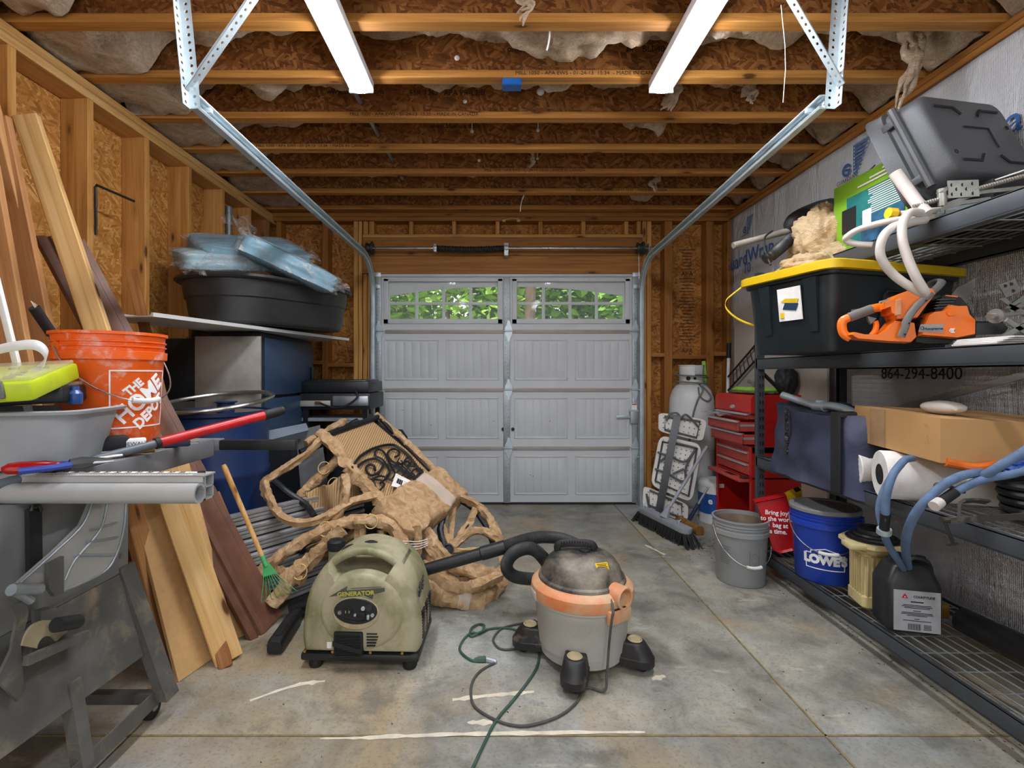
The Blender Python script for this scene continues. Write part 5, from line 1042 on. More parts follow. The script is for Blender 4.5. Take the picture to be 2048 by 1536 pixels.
m = MB(); pr = [(0, 0), (.036, 0)]; m.lathe([(0, 0), (.035, 0), (.036, .005), (.036, .036), (.030, .044), (.014, .044), (.012, .038), (0, .038)], 24, tr(-.165, .03, .42)); 
for i in range(24): a = 2*PI*i/24; m.box((-.165+.0365*math.cos(a), .03+.0365*math.sin(a), .442), (.003, .003, .03))
put('fuel_cap', m, MT['rubber'], nk)
Md = tr(-.002, -.1785, .326) @ rot('Y', -4) @ rot('X', 86) @ Matrix.Diagonal((1.3, 1.15, 1, 1)); m = MB(); m.prism([(-.09, -.012), (-.03, .022), (-.035, .006), (.085, .008), (.085, -.004), (.05, -.012), (.045, -.028), (.02, -.014), (-.055, -.016), (-.05, -.008)], .0015, Md); dc = put('bolt_decal', m, mk('decal_grey', '4b4f45', .6), g)
text('GENERATOR', Md @ tr(-.005, -.006, .003), .020, mk('decal_lime', 'b9b04a', .6), dc, bold=.0006); m = MB(); m.bb((-.02, .0115, .002), (.075, .0135, .0026), Md); put('decal_line', m, MT['decal_grey'], dc)
# ---------------------------------------------------------------- shop vacuum
mk('vac_grey', 'b2b1aa', .5, 0, .06, 5, '8a8272', .3, 9); mk('vac_orange', 'd9691c', .45, 0, .08, 6, 'cba680', .6, 5); mk('vac_black', '232323', .5, 0, .15, 8, '948b7a', .47, 5); mk('foot_black', '232323', .5, 0, .15, 8, '8b8272', .3, 9); mk('hose_black', '3a3b3c', .5, 0, .15, 20, '6a6a66', .3, 9)
v = thing('shop_vacuum', 'dusty grey and orange shop vacuum on casters in the middle of the floor', 'vacuum', (.37, 2.09, 0))
m = MB(); m.lathe([(0, .035), (.165, .035), (.174, .04), (.178, .075), (.182, .077), (.196, .225), (.1975, .227), (.2, .262), (.209, .264), (.211, .284), (.19, .288), (0, .288)], 56); put('tank', m, MT['vac_grey'], v)
m = MB(); m.lathe([(0, .27), (.205, .27), (.214, .276), (.217, .292), (.213, .318), (.197, .334), (.178, .342), (0, .342)], 56); lidv = put('lid', m, MT['vac_orange'], v)
m = MB(); m.lathe([(.0, .33), (.180, .335), (.184, .341), (.182, .350), (.172, .356), (.166, .372), (.158, .392), (.142, .416), (.118, .436), (.09, .447), (.05, .452), (0, .453)], 56); dm = put('motor_cover', m, MT['vac_black'], v)
m = MB(); m.tube(cr([V((-.10, .02, .435)), V((-.095, .02, .468)), V((-.02, .0, .482)), V((.04, -.005, .478)), V((.055, -.005, .455))], 6), .012, 8, sq=(.8, 1.4)); hd = put('handle', m, MT['rubber'], dm); m = MB()
for i in range(12): m.box((-.085+.011*i, .016-.0018*i, .474+.008*math.sin(PI*i/11)), (.004, .03, .02))
put('handle_rib', m, MT['rubber'], hd)
m = MB(); m.lathe([(0, 0), (.024, 0), (.024, .008), (.018, .011), (0, .011)], 20, tr(.01, -.01, .450)); put('cord_plug', m, MT['black_plastic'], dm)
m = MB(); q = fr((.062, -.113, .425), (.95, .35, -.05), (-.28, .5, .8)); m.box((0, 0, 0), (.058, .03, .004), q, bev=.0015); yl = put('warning_label', m, MT['yellow_print'], dm); m = MB()
for i in range(4): m.box((0, .009-.006*i, .0024), (.046-.008*(i % 2), .0022, .0006), q)
put('label_print', m, MT['black'], yl)
a = math.radians(-52); d = V((math.cos(a), math.sin(a), 0)); m = MB(); Mp = fr(d*.165+V((0, 0, .325)), d.cross(V((0, 0, -1))), V((0, 0, 1))); Mp = fr(d*.15+V((0, 0, .325)), V((-d.y, d.x, 0)), V((0, 0, 1)))
m.lathe([(.03, 0), (.044, 0), (.044, .075), (.041, .079), (.035, .078), (.034, .02), (0, .02)], 28, Mp); put('exhaust_port', m, MT['vac_orange'], v)
a = math.radians(-60); m = MB(); m.box((.212, 0, .262), (.03, .115, .055), rot('Z', -58), bev=.008); lt = put('latch', m, MT['vac_orange'], v); m = MB(); m.box((.215, 0, .2905), (.016, .06, .004), rot('Z', -58)); put('latch_slot', m, MT['black'], lt)
m = MB(); m.box((.205, 0, .285), (.03, .07, .04), rot('Z', 192), bev=.01); put('latch', m, MT['vac_grey'], v)
for i, ad in enumerate((-107, -24, 171, 75)):
    a = math.radians(ad); M = rot('Z', ad) @ tr(.19, 0, 0); m = MB()
    def foot(s, z, x0, x1): return [V((x0, -.046*s, z)), V((x1-.05*s, -.046*s, z))]+[V((x1-.046*s+.046*s*math.cos(t), .046*s*math.sin(t), z)) for t in [math.radians(-80+160*j/12) for j in range(13)]]+[V((x1-.05*s, .046*s, z)), V((x0, .046*s, z))]
    m.loft([foot(1.12, .03, -.03, .108), foot(1.12, .058, -.03, .108), foot(1.06, .061, -.03, .105), foot(1.0, .088, -.03, .09), foot(.9, .112, -.03, .072), foot(.78, .117, -.03, .062)], M=M); ft = put('caster_foot', m, MT['foot_black'], v)
    m = MB(); m.lathe([(.0, 0), (.026, 0), (.03, .004), (.026, .007), (.021, .002), (0, .004)], 22, M @ tr(.03, 0, .117)); put('foot_button', m, MT['dust_beige'], ft)
    m = MB(); m.cyl(M @ V((.058, -.012, .024)), M @ V((.058, .012, .024)), .024, 18); m.cyl(M @ V((.05, 0, .02)), M @ V((.05, 0, .06)), .008, 8); put('wheel', m, MT['rubber'], ft)
# hose and wand
W0 = P(1002, 1096, 2.42); W1 = P(845, 1141, 2.42); dw = (W1-W0).normalized(); hs = thingw('vacuum_hose', 'black ribbed vacuum hose looping out of the shop vacuum, with its straight wand', 'hose', V((.1, 2.4, 0)))
pth = cr([V((.255, 2.19, .30)), P(1090, 1120, 2.26), P(1062, 1097, 2.30), P(1028, 1106, 2.34), P(1013, 1132, 2.36), P(1030, 1153, 2.38), P(1080, 1158, 2.42), P(1140, 1152, 2.50), P(1182, 1128, 2.54), P(1170, 1100, 2.54), P(1132, 1080, 2.52), P(1088, 1074, 2.48), P(1045, 1081, 2.44), W0], 30)
out = resamp(pth, .006); m = MB(); m.tube(out, [.031 if i % 2 else .0265 for i in range(len(out))], 14); put('ribbed_hose', m, MT['hose_black'], hs)
E = W0+dw*1.08
m = MB(); m.tube([W0-dw*.02, W0+dw*.10, W0+dw*.105, E], [.034, .034, .030, .028], 18); wd = put('wand', m, MT['black_plastic'], hs)
m = MB(); m.bb((-.02, -.031, -.03), (.02, -.028, .02)); mm = MB(); c = W0+dw*.42; mm.tube([c-dw*.022, c-dw*.01, c+dw*.012, c+dw*.02], [.0305, .0308, .0308, .0303], 16); put('torn_label', mm, MT['white_paper'], wd)
A, B = PF(548, 1298, .03), PF(606, 1212, .03); d = (B-A).normalized(); m = MB(); Mn = fr((A+B)/2+V((0, 0, .004)), d, V((-d.y, d.x, 0))); L = (B-A).length
m.loft([[Mn @ V((x, v.x, v.y)) for v in ring(w, h, 0, min(w, h)*.3)] for x, w, h in ((-L/2, .06, .05), (-L/2+.02, .068, .064), (L*.1, .066, .066), (L*.3, .05, .052), (L/2, .045, .045))]); q = put('vacuum_nozzle', m, MT['black_plastic']); tag(q, 'black vacuum floor nozzle lying beside the generator', 'nozzle')
m = MB(); m.loft([[Mn @ V((x, v.x, v.y+.03)) for v in ring(.03, .01, 0, .004)] for x in (-L*.4, L*.05)]); put('nozzle_insert', m, MT['rubber'], q)
# cords
Z5 = lambda x, y: (880+x/3.096, 1040+y/3.096)
mk('cord_black', '4a4a48', .6, 0, .2, 20); mk('cord_green', '35554a', .55, 0, .2, 20, '6f7a6a', .3, 20)
fz = .006
def fl_(*q): return [PF(*Z5(*a), fz) for a in q]
top = [V((.45, 1.925, .335)), V((.452, 1.872, .30)), V((.444, 1.865, .26)), V((.436, 1.872, .17)), V((.425, 1.862, .06)), V((.41, 1.84, .012))]
pts = top+fl_((905, 1040), (840, 1135), (740, 1212), (600, 1262), (480, 1275), (350, 1240), (225, 1165), (192, 1090), (202, 1000), (255, 930), (345, 882))
m = MB(); m.tube(cr(pts, 8), .0048, 8); cd = put('vacuum_cord', m, MT['cord_black']); tag(cd, 'dark power cord draped over the vacuum and looping on the floor', 'cord')
a, b = fl_((350, 882), (290, 866)); m = MB(); m.tube([a, a+(b-a)*.2, b], [.007, .012, .012], 8); pgx = put('plug', m, MT['galv_dull'], cd)
pts = fl_((285, 866), (205, 872), (140, 830), (122, 790), (150, 735), (195, 700), (250, 700), (275, 665), (240, 645), (195, 680), (190, 720), (250, 705), (300, 676), (370, 668), (440, 672), (490, 690), (540, 700))
pts = [p+V((0, 0, .008 if 5 < i < 12 and i % 2 else 0)) for i, p in enumerate(pts)]; pts += fl_((610, 780), (612, 860), (590, 930), (530, 1020), (450, 1120), (380, 1200), (330, 1270), (280, 1370), (190, 1560))
m = MB(); m.tube(cr(pts, 8), .0052, 8); cd = put('extension_cord', m, MT['cord_green']); tag(cd, 'green extension cord knotted on the floor and running toward the viewer', 'cord')
a, b = fl_((285, 866), (210, 868)); m = MB(); m.tube([a, a+(b-a)*.1, a+(b-a)*.6, b], [.013, .016, .014, .007], 8); put('socket', m, MT['cord_green'], cd)
m = MB(); m.tube(cr(fl_((590, 620), (430, 655), (370, 680), (330, 740), (370, 795), (450, 800), (520, 780)), 8), .0048, 8); tag(put('cord_loop', m, MT['cord_black']), 'dark cord loop lying left of the vacuum behind the green cord', 'cord')
# ---------------------------------------------------------------- helpers for things drawn on a plane in space
class PLN:
    def __init__(s, o, n): s.o = V(o); s.n = V(n).normalized(); s.n = s.n if s.n.dot(V((0, 0, H))-s.o) > 0 else -s.n
    def at(s, q, off=0):
        d = V(((q[0]-CX)/F, 1, -(q[1]-CY)/F)); c = V((0, 0, H)); p = s.o+s.n*off; return c+d*((p-c).dot(s.n)/d.dot(s.n))
    def slab(s, poly, o0, o1, mb=None, ins=.94):
        mb = mb or MB(); a = [s.at(q, o0) for q in poly]; d = s.n*(o1-o0); c = sum(a, V((0, 0, 0)))/len(a)
        mb.loft([[c+(v-c)*ins for v in a], [v+d*.18 for v in a], [v+d*.82 for v in a], [c+(v-c)*ins+d for v in a]]); return mb
    def tube(s, pts, off, r, mb=None, n=8, k=6, sq=None): mb = mb or MB(); mb.tube(cr([s.at(q, off) for q in pts], k), r, n, sq=sq); return mb
# ---------------------------------------------------------------- shelving rack
mk('rack_grey', '43484d', .5, .1, .08, 6, '6d6a64', .12, 8); mk('rack_black', '121314', .5); mk('wire_zinc', 'a9adae', .4, .7, .1, 20)
RX0, RX1, RY0, RY1 = 1.6, 2.14, .98, 3.02
rk = thingw('shelving_rack', 'dark grey steel shelving rack with four wire decks along the right wall', 'shelving', V((1.87, 2.0, 0)))
for x in (RX0+.02, RX1-.02):
    for y in (RY0+.02, RY1-.02):
        m = MB(); xs = 1 if x < 1.8 else -1; ys = 1 if y < 2 else -1
        m.bb((x-.02, y-.019, 0), (x+.02, y-.016, 1.82)); m.bb((x-xs*.02, y-.02, 0), (x-xs*.017, y+.02, 1.82)); m.bb((x-.02, y+.016, 0), (x+.02, y+.019, 1.82)) if ys < 0 else None
        po = put('post', m, MT['rack_grey' if x < 1.8 else 'rack_black'], rk)
        if x < 1.8 and y > 2:
            sl = MB()
            for i in range(35):
                z = .08+i*.05
                for dx in (-.008, .008): sl.prism([(dx-.004, z+.012), (dx+.004, z+.012), (dx+.002, z-.012), (dx-.002, z-.012)], .002, tr(x, y-.0205, 0) @ rot('X', 90) @ tr(0, 0, -.001))
            put('keyhole_slots', sl, MT['black'], po)
for zt_ in (.145, .70, 1.297, 1.768):
    for x in (RX0-.002, RX1-.03):
        m = MB(); m.bb((x, RY0+.01, zt_-.066), (x+.006, RY1-.03, zt_), bev=.002); m.bb((x, RY0+.01, zt_-.066), (x+.03, RY1-.03, zt_-.058)); m.bb((x, RY0+.01, zt_-.006), (x+.012, RY1-.03, zt_+.0)); put('beam', m, MT['rack_grey'], rk)
    for y in (RY0+.01, RY1-.034): m = MB(); m.bb((RX0, y, zt_-.06), (RX1, y+.02, zt_)); put('side_beam', m, MT['rack_grey'], rk)
    m = MB(); n = 11
    for i in range(n): x = RX0+.04+(RX1-RX0-.08)*i/(n-1); m.cyl((x, RY0+.02, zt_-.008), (x, RY1-.03, zt_-.008), .0028, 6)
    for i in range(17): y = RY0+.05+(RY1-RY0-.1)*i/16; m.cyl((RX0+.01, y, zt_-.013), (RX1-.01, y, zt_-.013), .0028, 6)
    put('wire_deck', m, MT['wire_zinc'], rk)
m = MB(); m.tube([V((RX0+.03, RY1-.015, 1.22)), V((RX1-.03, RY1-.015, .75))], .012, 4); put('side_brace', m, MT['rack_black'], rk)
m = MB(); a, b = PX(1770, 825, RX1-.01), PX(2080, 742, RX1-.01); m.tube([a, b], .016, 4, sq=(1.3, .5)); put('rear_brace', m, MT['dirty_metal'], rk)
# ---------------------------------------------------------------- top shelf
Z1, Z2, Z3s, Z4 = .147, .702, 1.299, 1.770
TR_ = Matrix(((.948, -.261, -.183), (.306, .907, .29), (.09, -.331, .939))).to_4x4(); TR_.translation = V((1.838, 1.929, 2.095)); TQ = TR_ @ rot('X', 90)     # local -Z is now the tote's bottom, facing the room
mk('tote_grey', '4b4d50', .5, 0, .08, 8, '6c6e70', .25, 40, .25, 160)
t = thing('storage_tote', 'dark grey plastic tote tipped on its side on the top shelf, ribbed bottom facing out', 'tote', M=tr(1.838, 1.929, 1.90)); TI = tr(-1.838, -1.929, -1.90) @ TR_ @ rot('X', 90)
BM = lambda z: z     # bottom plane at local z = +.062
m = MB(); m.loft([ring(.455, .335, .062, .05), ring(.482, .362, .052, .055), ring(.492, .372, .03, .055), ring(.51, .39, -.055, .05), ring(.535, .415, -.06, .05), ring(.535, .415, -.077, .05), ring(.555, .435, -.115, .05), ring(.53, .41, -.117, .05), ring(.50, .38, -.06, .05), ring(.45, .33, .045, .05)], M=TI); sh = put('shell', m, MT['tote_grey'], t, 45)
m = MB()
for sx in (1, -1):
    for sy in (1, -1):
        m.tube([TI @ V((sx*.19, sy*.125, .063)), TI @ V((sx*.08, sy*.125, .063)), TI @ V((sx*.05, sy*.095, .063))], .006, 5)
m.tube([TI @ V(a) for a in ((-.075, .035, .063), (.07, .035, .063), (.07, -.055, .063))], .004, 5); put('bottom_rib', m, MT['rubber'], sh)
for sx, sy in ((.2, .05), (-.2, -.09)): m = MB(); m.tube([TI @ V((sx+.008*math.cos(a), sy+.008*math.sin(a), .063)) for a in [2*PI*i/12 for i in range(12)]], .0015, 5, closed=True); put('mould_mark', m, MT['rubber'], sh)
m = MB(); m.tube([TI @ V((-.262, y, -.02)) for y in (-.18, -.1, .1, .18)], .015, 10); 
for y in (-.13, .13): m.box((-.255, y, -.045), (.03, .03, .06), TI, bev=.005)
put('handle', m, MT['tote_grey'], t)
m = MB(); m.bb((1.78, 1.75, Z4), (2.12, 2.15, 1.905), bev=.01); tag(put('flat_case', m, MT['rubber']), 'low black case on the top shelf under the tipped tote', 'case')
mk('box_green', '7fb32c', .5, 0, .06, 6); mk('box_teal', '1f6a6c', .45, 0, .2, 5, '2f8f7a', .4, 4); mk('box_photo', '2f5f80', .45, 0, .45, 14, '6fa6bd', .3, 16)
t = thingw('product_box', 'green and teal printed cardboard box standing on the top shelf behind the insulation', 'box', V((1.77, 2.16, Z4)))
m = MB(); m.bb((1.645, 1.955, Z4), (1.90, 2.38, 2.10), bev=.003); bxo = put('carton', m, MT['box_green'], t)
X0 = 1.6435; m = MB(); m.bb((X0, 1.965, 1.80), (X0+.004, 2.29, 2.02)); pnl = put('printed_panel', m, MT['box_teal'], bxo)
m = MB(); m.bb((X0-.001, 1.965, 1.785), (X0+.003, 2.2, 1.90)); put('printed_photo', m, MT['box_photo'], bxo); m = MB(); m.bb((X0-.0015, 2.14, 1.84), (X0+.003, 2.19, 1.93)); put('printed_photo', m, MT['white_paper'], bxo); m = MB(); m.bb((X0-.001, 2.23, 1.86), (X0+.003, 2.32, 1.97)); put('printed_photo', m, MT['black_plastic'], bxo)
m = MB()
for i in range(3): m.bb((X0-.001, 1.975, 2.075-.016*i), (X0, 2.08+.07*i, 2.082-.016*i))
for i in range(12): m.bb((X0-.001, 1.985, 2.01-.0095*i), (X0, 2.15+RN.uniform(-.02, .01), 2.0135-.0095*i))
put('fine_print', m, MT['white_print'], bxo)
m = MB(); m.bb((1.69, 1.9535, 1.80), (1.73, 1.956, 1.85)); put('printed_photo', m, MT['black_plastic'], bxo)
m = MB(); q = [P(1795, 298, 1.92), P(1822, 290, 1.95), P(1872, 405, 1.88), P(1850, 408, 1.86)]; m.loft([q, [v+V((.003, .006, 0)) for v in q]]); put('box_flap', m, MT['carton'], bxo)
m = MB(); m.tube([P(1750, 330, 2.19), P(1680, 400, 2.36)], .003, 5); put('strap', m, MT['black'], t)
mk('hose_white', 'd8d0c8', .4, 0, .06, 10)
hw = thingw('white_hose', 'coiled white hose hanging over the edge of the top shelf onto the chainsaw', 'hose', P(1790, 440, 1.85))
for pts, r in (([(1790, 345, 1.86), (1812, 375, 1.84), (1842, 415, 1.80), (1856, 428, 1.78)], .021), ([(1800, 428, 1.84), (1840, 423, 1.82), (1880, 420, 1.82)], .011), ([(1880, 434, 1.82), (1830, 437, 1.80), (1780, 442, 1.82), (1720, 458, 1.9), (1694, 474, 1.94), (1694, 482, 1.95), (1714, 488, 1.93), (1745, 490, 1.90)], .012), ([(1850, 428, 1.80), (1822, 425, 1.75), (1806, 445, 1.70), (1805, 480, 1.68), (1815, 515, 1.67), (1830, 550, 1.66), (1846, 578, 1.66), (1850, 585, 1.67), (1842, 585, 1.68), (1815, 570, 1.69), (1790, 552, 1.70), (1770, 530, 1.70), (1760, 505, 1.70), (1766, 475, 1.70), (1785, 455, 1.72), (1815, 446, 1.76), (1850, 440, 1.80)], .0145)):
    m = MB(); m.tube(cr([P(*a) for a in pts], 8), r, 12); put('hose_run', m, MT['hose_white'], hw)
m = MB(); m.tube([P(1776, 426, 1.845), P(1790, 427, 1.845)], .021, 8); put('connector', m, MT['yellow_print'], hw); m = MB(); m.tube([P(1786, 428, 1.845), P(1803, 428, 1.845)], .0125, 12); put('fitting', m, MT['brass'], hw)
def plate(mb, q, th=.003):
    q = [V(a) for a in q]; n = (q[1]-q[0]).cross(q[3]-q[0]).normalized()*th; mb.loft([q, [v+n for v in q]]); return mb
mk('jack_zinc', 'a8a9a2', .4, .75, .2, 14, '8d875c', .35, 9)
t = thingw('scissor_jack', 'scissor jack lying on the top shelf with its long threaded rod along the edge', 'jack', P(1930, 420, 1.8)-V((0, 0, .01)))
m = MB(); a, b = P(1826, 413, 1.80), P(2110, 335, 1.66); pts = resamp([a, b], .0035); m.tube(pts, [.0085 if i % 2 else .0068 for i in range(len(pts))], 10); put('threaded_rod', m, MT['brass'] if 0 else MT['dirty_metal'], t)
m = MB(); q = [P(1894, 362, 1.76), P(1956, 360, 1.73), P(1958, 393, 1.73), P(1896, 397, 1.76)]; plate(m, q, -.004); pl_ = put('saddle_plate', m, MT['jack_zinc'], t)
for u, v in ((.15, .25), (.5, .25), (.82, .2), (.3, .5), (.62, .5), (.15, .78), (.45, .8), (.82, .75)):
    c = q[0]+(q[1]-q[0])*u+(q[3]-q[0])*v; m = MB(); m.tube([c+V((0, -.002, 0)), c+V((0, -.0035, 0))], .0075, 10); put('hole', m, MT['black'], pl_)
m = MB(); m.tube([P(1883, 378, 1.77), P(1885, 412, 1.77)], .014, 12); m.tube([P(1883, 380, 1.77), P(1886, 384, 1.77)], .018, 12); put('trunnion', m, MT['jack_zinc'], t)
m = MB()
for a in ([(1880, 420), (1925, 405), (1980, 398)], [(1885, 412), (1960, 385), (2080, 372)], [(1890, 424), (1960, 420), (2050, 405)]): m.tube([P(x, y, 1.765-.0003*(x-1880)) for x, y in a], .009, 4, sq=(1, .6))
put('arm', m, MT['jack_zinc'], t); m = MB(); plate(m, [P(1870, 432, 1.79), P(1960, 420, 1.76), P(1962, 405, 1.80), P(1880, 420, 1.83)]); put('base_plate', m, MT['galv'], t)
m = MB(); m.tube([P(1990, 360, 1.74), P(2110, 320, 1.62)], .003, 6); tag(put('steel_rod', m, MT['white_plastic']), 'thin pale rod lying above the jack at the right edge of the top shelf', 'rod')
# ---------------------------------------------------------------- third shelf
mk('tote_black', '1b2428', .42, 0, .12, 8, '2d3a3f', .3, 4); mk('lid_yellow', 'd9b414', .42, 0, .06, 5)
TM = tr(1.712, 2.385, Z3s) @ rot('Z', 15.2); t = thing('storage_tote', 'large black storage tote with a yellow lid overhanging the third shelf', 'tote', M=TM)
h = .375
m = MB(); m.loft([ring(.69, .42, 0, .04), ring(.70, .43, .012, .045), ring(.75, .475, h-.05, .05), ring(.775, .50, h-.045, .05), ring(.78, .505, h-.03, .05)]); bd = put('body', m, MT['tote_black'], t, 45)
for y in (-.165, .085):
    m = MB(); k = [V((-.352-.0, y, .09)), V((-.352, y+.035, .09)), V((-.384, y+.05, h-.05)), V((-.384, y-.015, h-.05))]; m.loft([k, [v+V((.03, 0, 0)) for v in k], ]); k2 = [v+V((-.012, 0, 0)) for v in k]; m.loft([k2, k]); put('end_rib', m, MT['tote_black'], bd)
m = MB(); m.tube([V((-.1, -.222, .06)), V((-.085, -.244, .25)), V((-.07, -.247, .265)), V((.0, -.247, .265)), V((.02, -.244, .25)), V((.025, -.222, .06))], .006, 6); put('side_recess', m, MT['tote_black'], bd)
m = MB(); m.loft([ring(.80, .525, h-.03, .06), ring(.82, .545, h-.028, .065), ring(.82, .545, h+.006, .065), ring(.80, .525, h+.012, .06)]); put('lid', m, MT['lid_yellow'], t)
m = MB(); k = [V((-.372, .03, .15)), V((-.372, -.095, .15)), V((-.388, -.095, .30)), V((-.388, .03, .30))]; m.loft([k, [v+V((.004, 0, 0)) for v in k]]); st = put('label', m, MT['white_paper'], bd)
q = lambda a, b: V((-.3735-.016*b, .03-.125*a, .15+.15*b))
m = MB(); m.loft([[q(.2, .36), q(.78, .28), q(.9, .48), q(.32, .55)], [v+V((-.001, 0, 0)) for v in [q(.2, .36), q(.78, .28), q(.9, .48), q(.32, .55)]]]); put('label_picture', m, MT['cab_blue'], st)
m = MB(); m.loft([[q(.15, .6), q(.35, .68), q(.92, .62), q(.85, .5), q(.3, .56)], [v+V((-.0012, 0, 0)) for v in [q(.15, .6), q(.35, .68), q(.92, .62), q(.85, .5), q(.3, .56)]]]); m.bb((-.378, .0, .165), (-.372, .02, .19)); put('label_picture', m, MT['yellow_print'], st)
zl = Z3s+h+.012
def fluff(d):
    return 1.06+.20*noise.noise(d*2.2+V((3, 1, 0)))+.14*noise.noise(d*4.5)-.30*abs(noise.noise(d*5.5))-.16*abs(noise.noise(d*12))+.04*noise.noise(d*30)
m = MB(); m.blob((1.70, 2.50, zl+.175), (.165, .15, .21), 5, fluff); m.blob((1.54, 2.40, zl+.045), (.13, .13, .06), 4, fluff); m.blob((1.70, 2.36, zl+.075), (.13, .09, .085), 4, fluff)
m.v = [V((v.x, v.y, max(v.z, zl+.002))) for v in m.v]; o = put('insulation_wad', m, MT['insulation_tan'], ang=180); tag(o, 'tan wad of torn fluffy insulation sitting on the yellow tote lid', 'insulation')
t = thingw('leaf_blower', 'black blower tool with a long steel pipe lying behind the insulation on the yellow lid', 'blower', V((1.55, 2.62, zl)))
m = MB(); m.tube([P(1466, 491, 2.66), P(1580, 461, 2.66)], .017, 14); put('pipe', m, MT['dirty_metal'], t)
m = MB(); m.tube(cr([P(1576, 462, 2.66), P(1595, 440, 2.66), P(1640, 420, 2.66), P(1680, 412, 2.68)], 5), [.02, .03, .04, .045, .05, .05, .05, .05, .05, .05, .05, .05, .05, .045, .04, .03], 14); put('motor_body', m, MT['rubber'], t)
pts = resamp(cr([P(1530, 520, 2.5), P(1550, 505, 2.5), P(1568, 490, 2.55), P(1580, 478, 2.62)], 8), .006); m = MB(); m.tube(pts, [.03 if i % 2 else .025 for i in range(len(pts))], 12); put('bellows', m, MT['black_plastic'], t)
m = MB(); m.tube(cr([P(1541, 530, 2.45), P(1530, 500, 2.52), P(1530, 475, 2.58), P(1545, 462, 2.62)], 6), .005, 6); put('cable', m, MT['rubber'], t)
m = MB(); c = cr([P(1503, 560, 2.55), P(1470, 585, 2.6), P(1452, 602, 2.62), P(1455, 620, 2.62), P(1480, 640, 2.60), P(1520, 655, 2.56)], 6); vs = []
for p in c: vs += [p+V((0, 0, .006)), p-V((.002, 0, .006))]
m.add(vs, [(2*i, 2*i+1, 2*i+3, 2*i+2) for i in range(len(c)-1)]); tag(put('strap_loop', m, MT['yellow_print'], solid=.0015), 'thin yellow strap looping out beside the black tote toward the back wall', 'strap')
# chainsaw
mk('saw_orange', 'ee7414', .32, 0, .05, 6); mk('grip_grey', '6b6864', .55, 0, .1, 8)
PC = PLN((1.36, 1.92, 1.3), V((.36, -.13, 0)).cross(V((0, 0, 1)))); ZC_ = lambda x, y: (1640+x/4.267, 340+y/4.267); zz = lambda L: [ZC_(*q) for q in L]
t = thingw('chainsaw', 'orange chainsaw with grey grips lying on the third shelf in front of the black tote', 'chainsaw', V((1.55, 1.86, Z3s)))
put('engine_block', PC.slab(zz([(700, 1490), (740, 1300), (860, 1230), (930, 1090), (1090, 1110), (1150, 1180), (1220, 1320), (1215, 1440), (1040, 1465), (1000, 1500), (800, 1505)]), -.10, .0), MT['rubber'], t)
rb = put('rear_housing', PC.slab(zz([(450, 1165), (505, 1145), (560, 1100), (690, 1050), (790, 1022), (862, 1050), (880, 1090), (800, 1190), (728, 1290), (560, 1302), (540, 1262), (512, 1252), (500, 1195), (452, 1215)]), -.09, .018), MT['saw_orange'], t)
put('tank_housing', PC.slab(zz([(215, 1398), (300, 1418), (430, 1418), (500, 1372), (560, 1300), (728, 1320), (745, 1440), (700, 1484), (520, 1476), (240, 1452), (192, 1420)]), -.08, .012), MT['saw_orange'], t)
put('rear_handle', PC.tube(zz([(520, 1170), (440, 1185), (350, 1220), (240, 1262), (195, 1290), (186, 1340), (205, 1400), (260, 1435)]), -.03, .011, n=12, sq=(1.5, 1)), MT['saw_orange'], t)
put('handle_grip', PC.tube(zz([(445, 1185), (350, 1220), (250, 1258)]), -.028, .0135, n=12, sq=(1.4, 1)), MT['grip_grey'], t)
put('guard_web', PC.tube(zz([(440, 1410), (470, 1370), (480, 1320), (470, 1290)]), -.03, .010, n=8), MT['saw_orange'], t)
put('trigger', PC.slab(zz([(390, 1250), (470, 1270), (440, 1300), (420, 1320), (400, 1290)]), -.04, -.02), MT['grip_grey'], t)
put('lockout_lever', PC.slab(zz([(262, 1195), (380, 1178), (390, 1195), (268, 1225)]), -.045, -.025), MT['grip_grey'], t)
put('clutch_cover', PC.slab(zz([(765, 1428), (790, 1340), (825, 1262), (870, 1232), (960, 1222), (1012, 1172), (1092, 1182), (1152, 1180), (1172, 1252), (1222, 1302), (1220, 1420), (1062, 1452)]), -.06, .028), MT['saw_orange'], t)
put('adjuster_knob', PC.tube(zz([(1117, 1215), (1117.5, 1215)]), .0, .012, n=16) if 0 else MB().tube([PC.at(ZC_(1117, 1218), -.02), PC.at(ZC_(1117, 1218), .036)], .011, 18), MT['saw_orange'], t)
put('top_fin', PC.slab(zz([(955, 1112), (985, 1092), (1080, 1102), (1085, 1118), (960, 1128)]), -.08, .0), MT['saw_orange'], t)
for i in range(4): put('cooling_fin', PC.slab(zz([(890+i*8, 1205-i*24), (1040+i*14, 1195-i*22), (1040+i*14, 1186-i*22), (895+i*8, 1196-i*24)]), -.06, .008), MT['dark_steel'], t)
put('front_handle', MB().tube(cr([PC.at(ZC_(*q), o) for q, o in (((690, 1425), .03), ((722, 1350), .034), ((745, 1275), .034), ((810, 1180), .034), ((880, 1110), .03), ((950, 1050), .01), ((1020, 985), -.03), ((1040, 950), -.07), ((1000, 945), -.12), ((940, 975), -.16), ((900, 1050), -.18))], 6), .0095, 10, sq=(.8, 1.35)), MT['grip_grey'], t)
for q in ((725, 1402), (762, 1308), (905, 1115)): put('screw', MB().tube([PC.at(ZC_(*q), .03), PC.at(ZC_(*q), .046)], .0035, 8), MT['rubber'], t)
put('hand_guard', PC.slab(zz([(1108, 1090), (1145, 1012), (1310, 930), (1304, 1000), (1236, 1146), (1180, 1206), (1140, 1175)]), -.09, -.075, ins=.97), MT['grip_grey'], t)
put('switch', PC.slab(zz([(640, 1112), (684, 1104), (684, 1238), (634, 1244)]), .014, .024), MT['driver_red'] if 0 else MT['vac_orange'], rb)
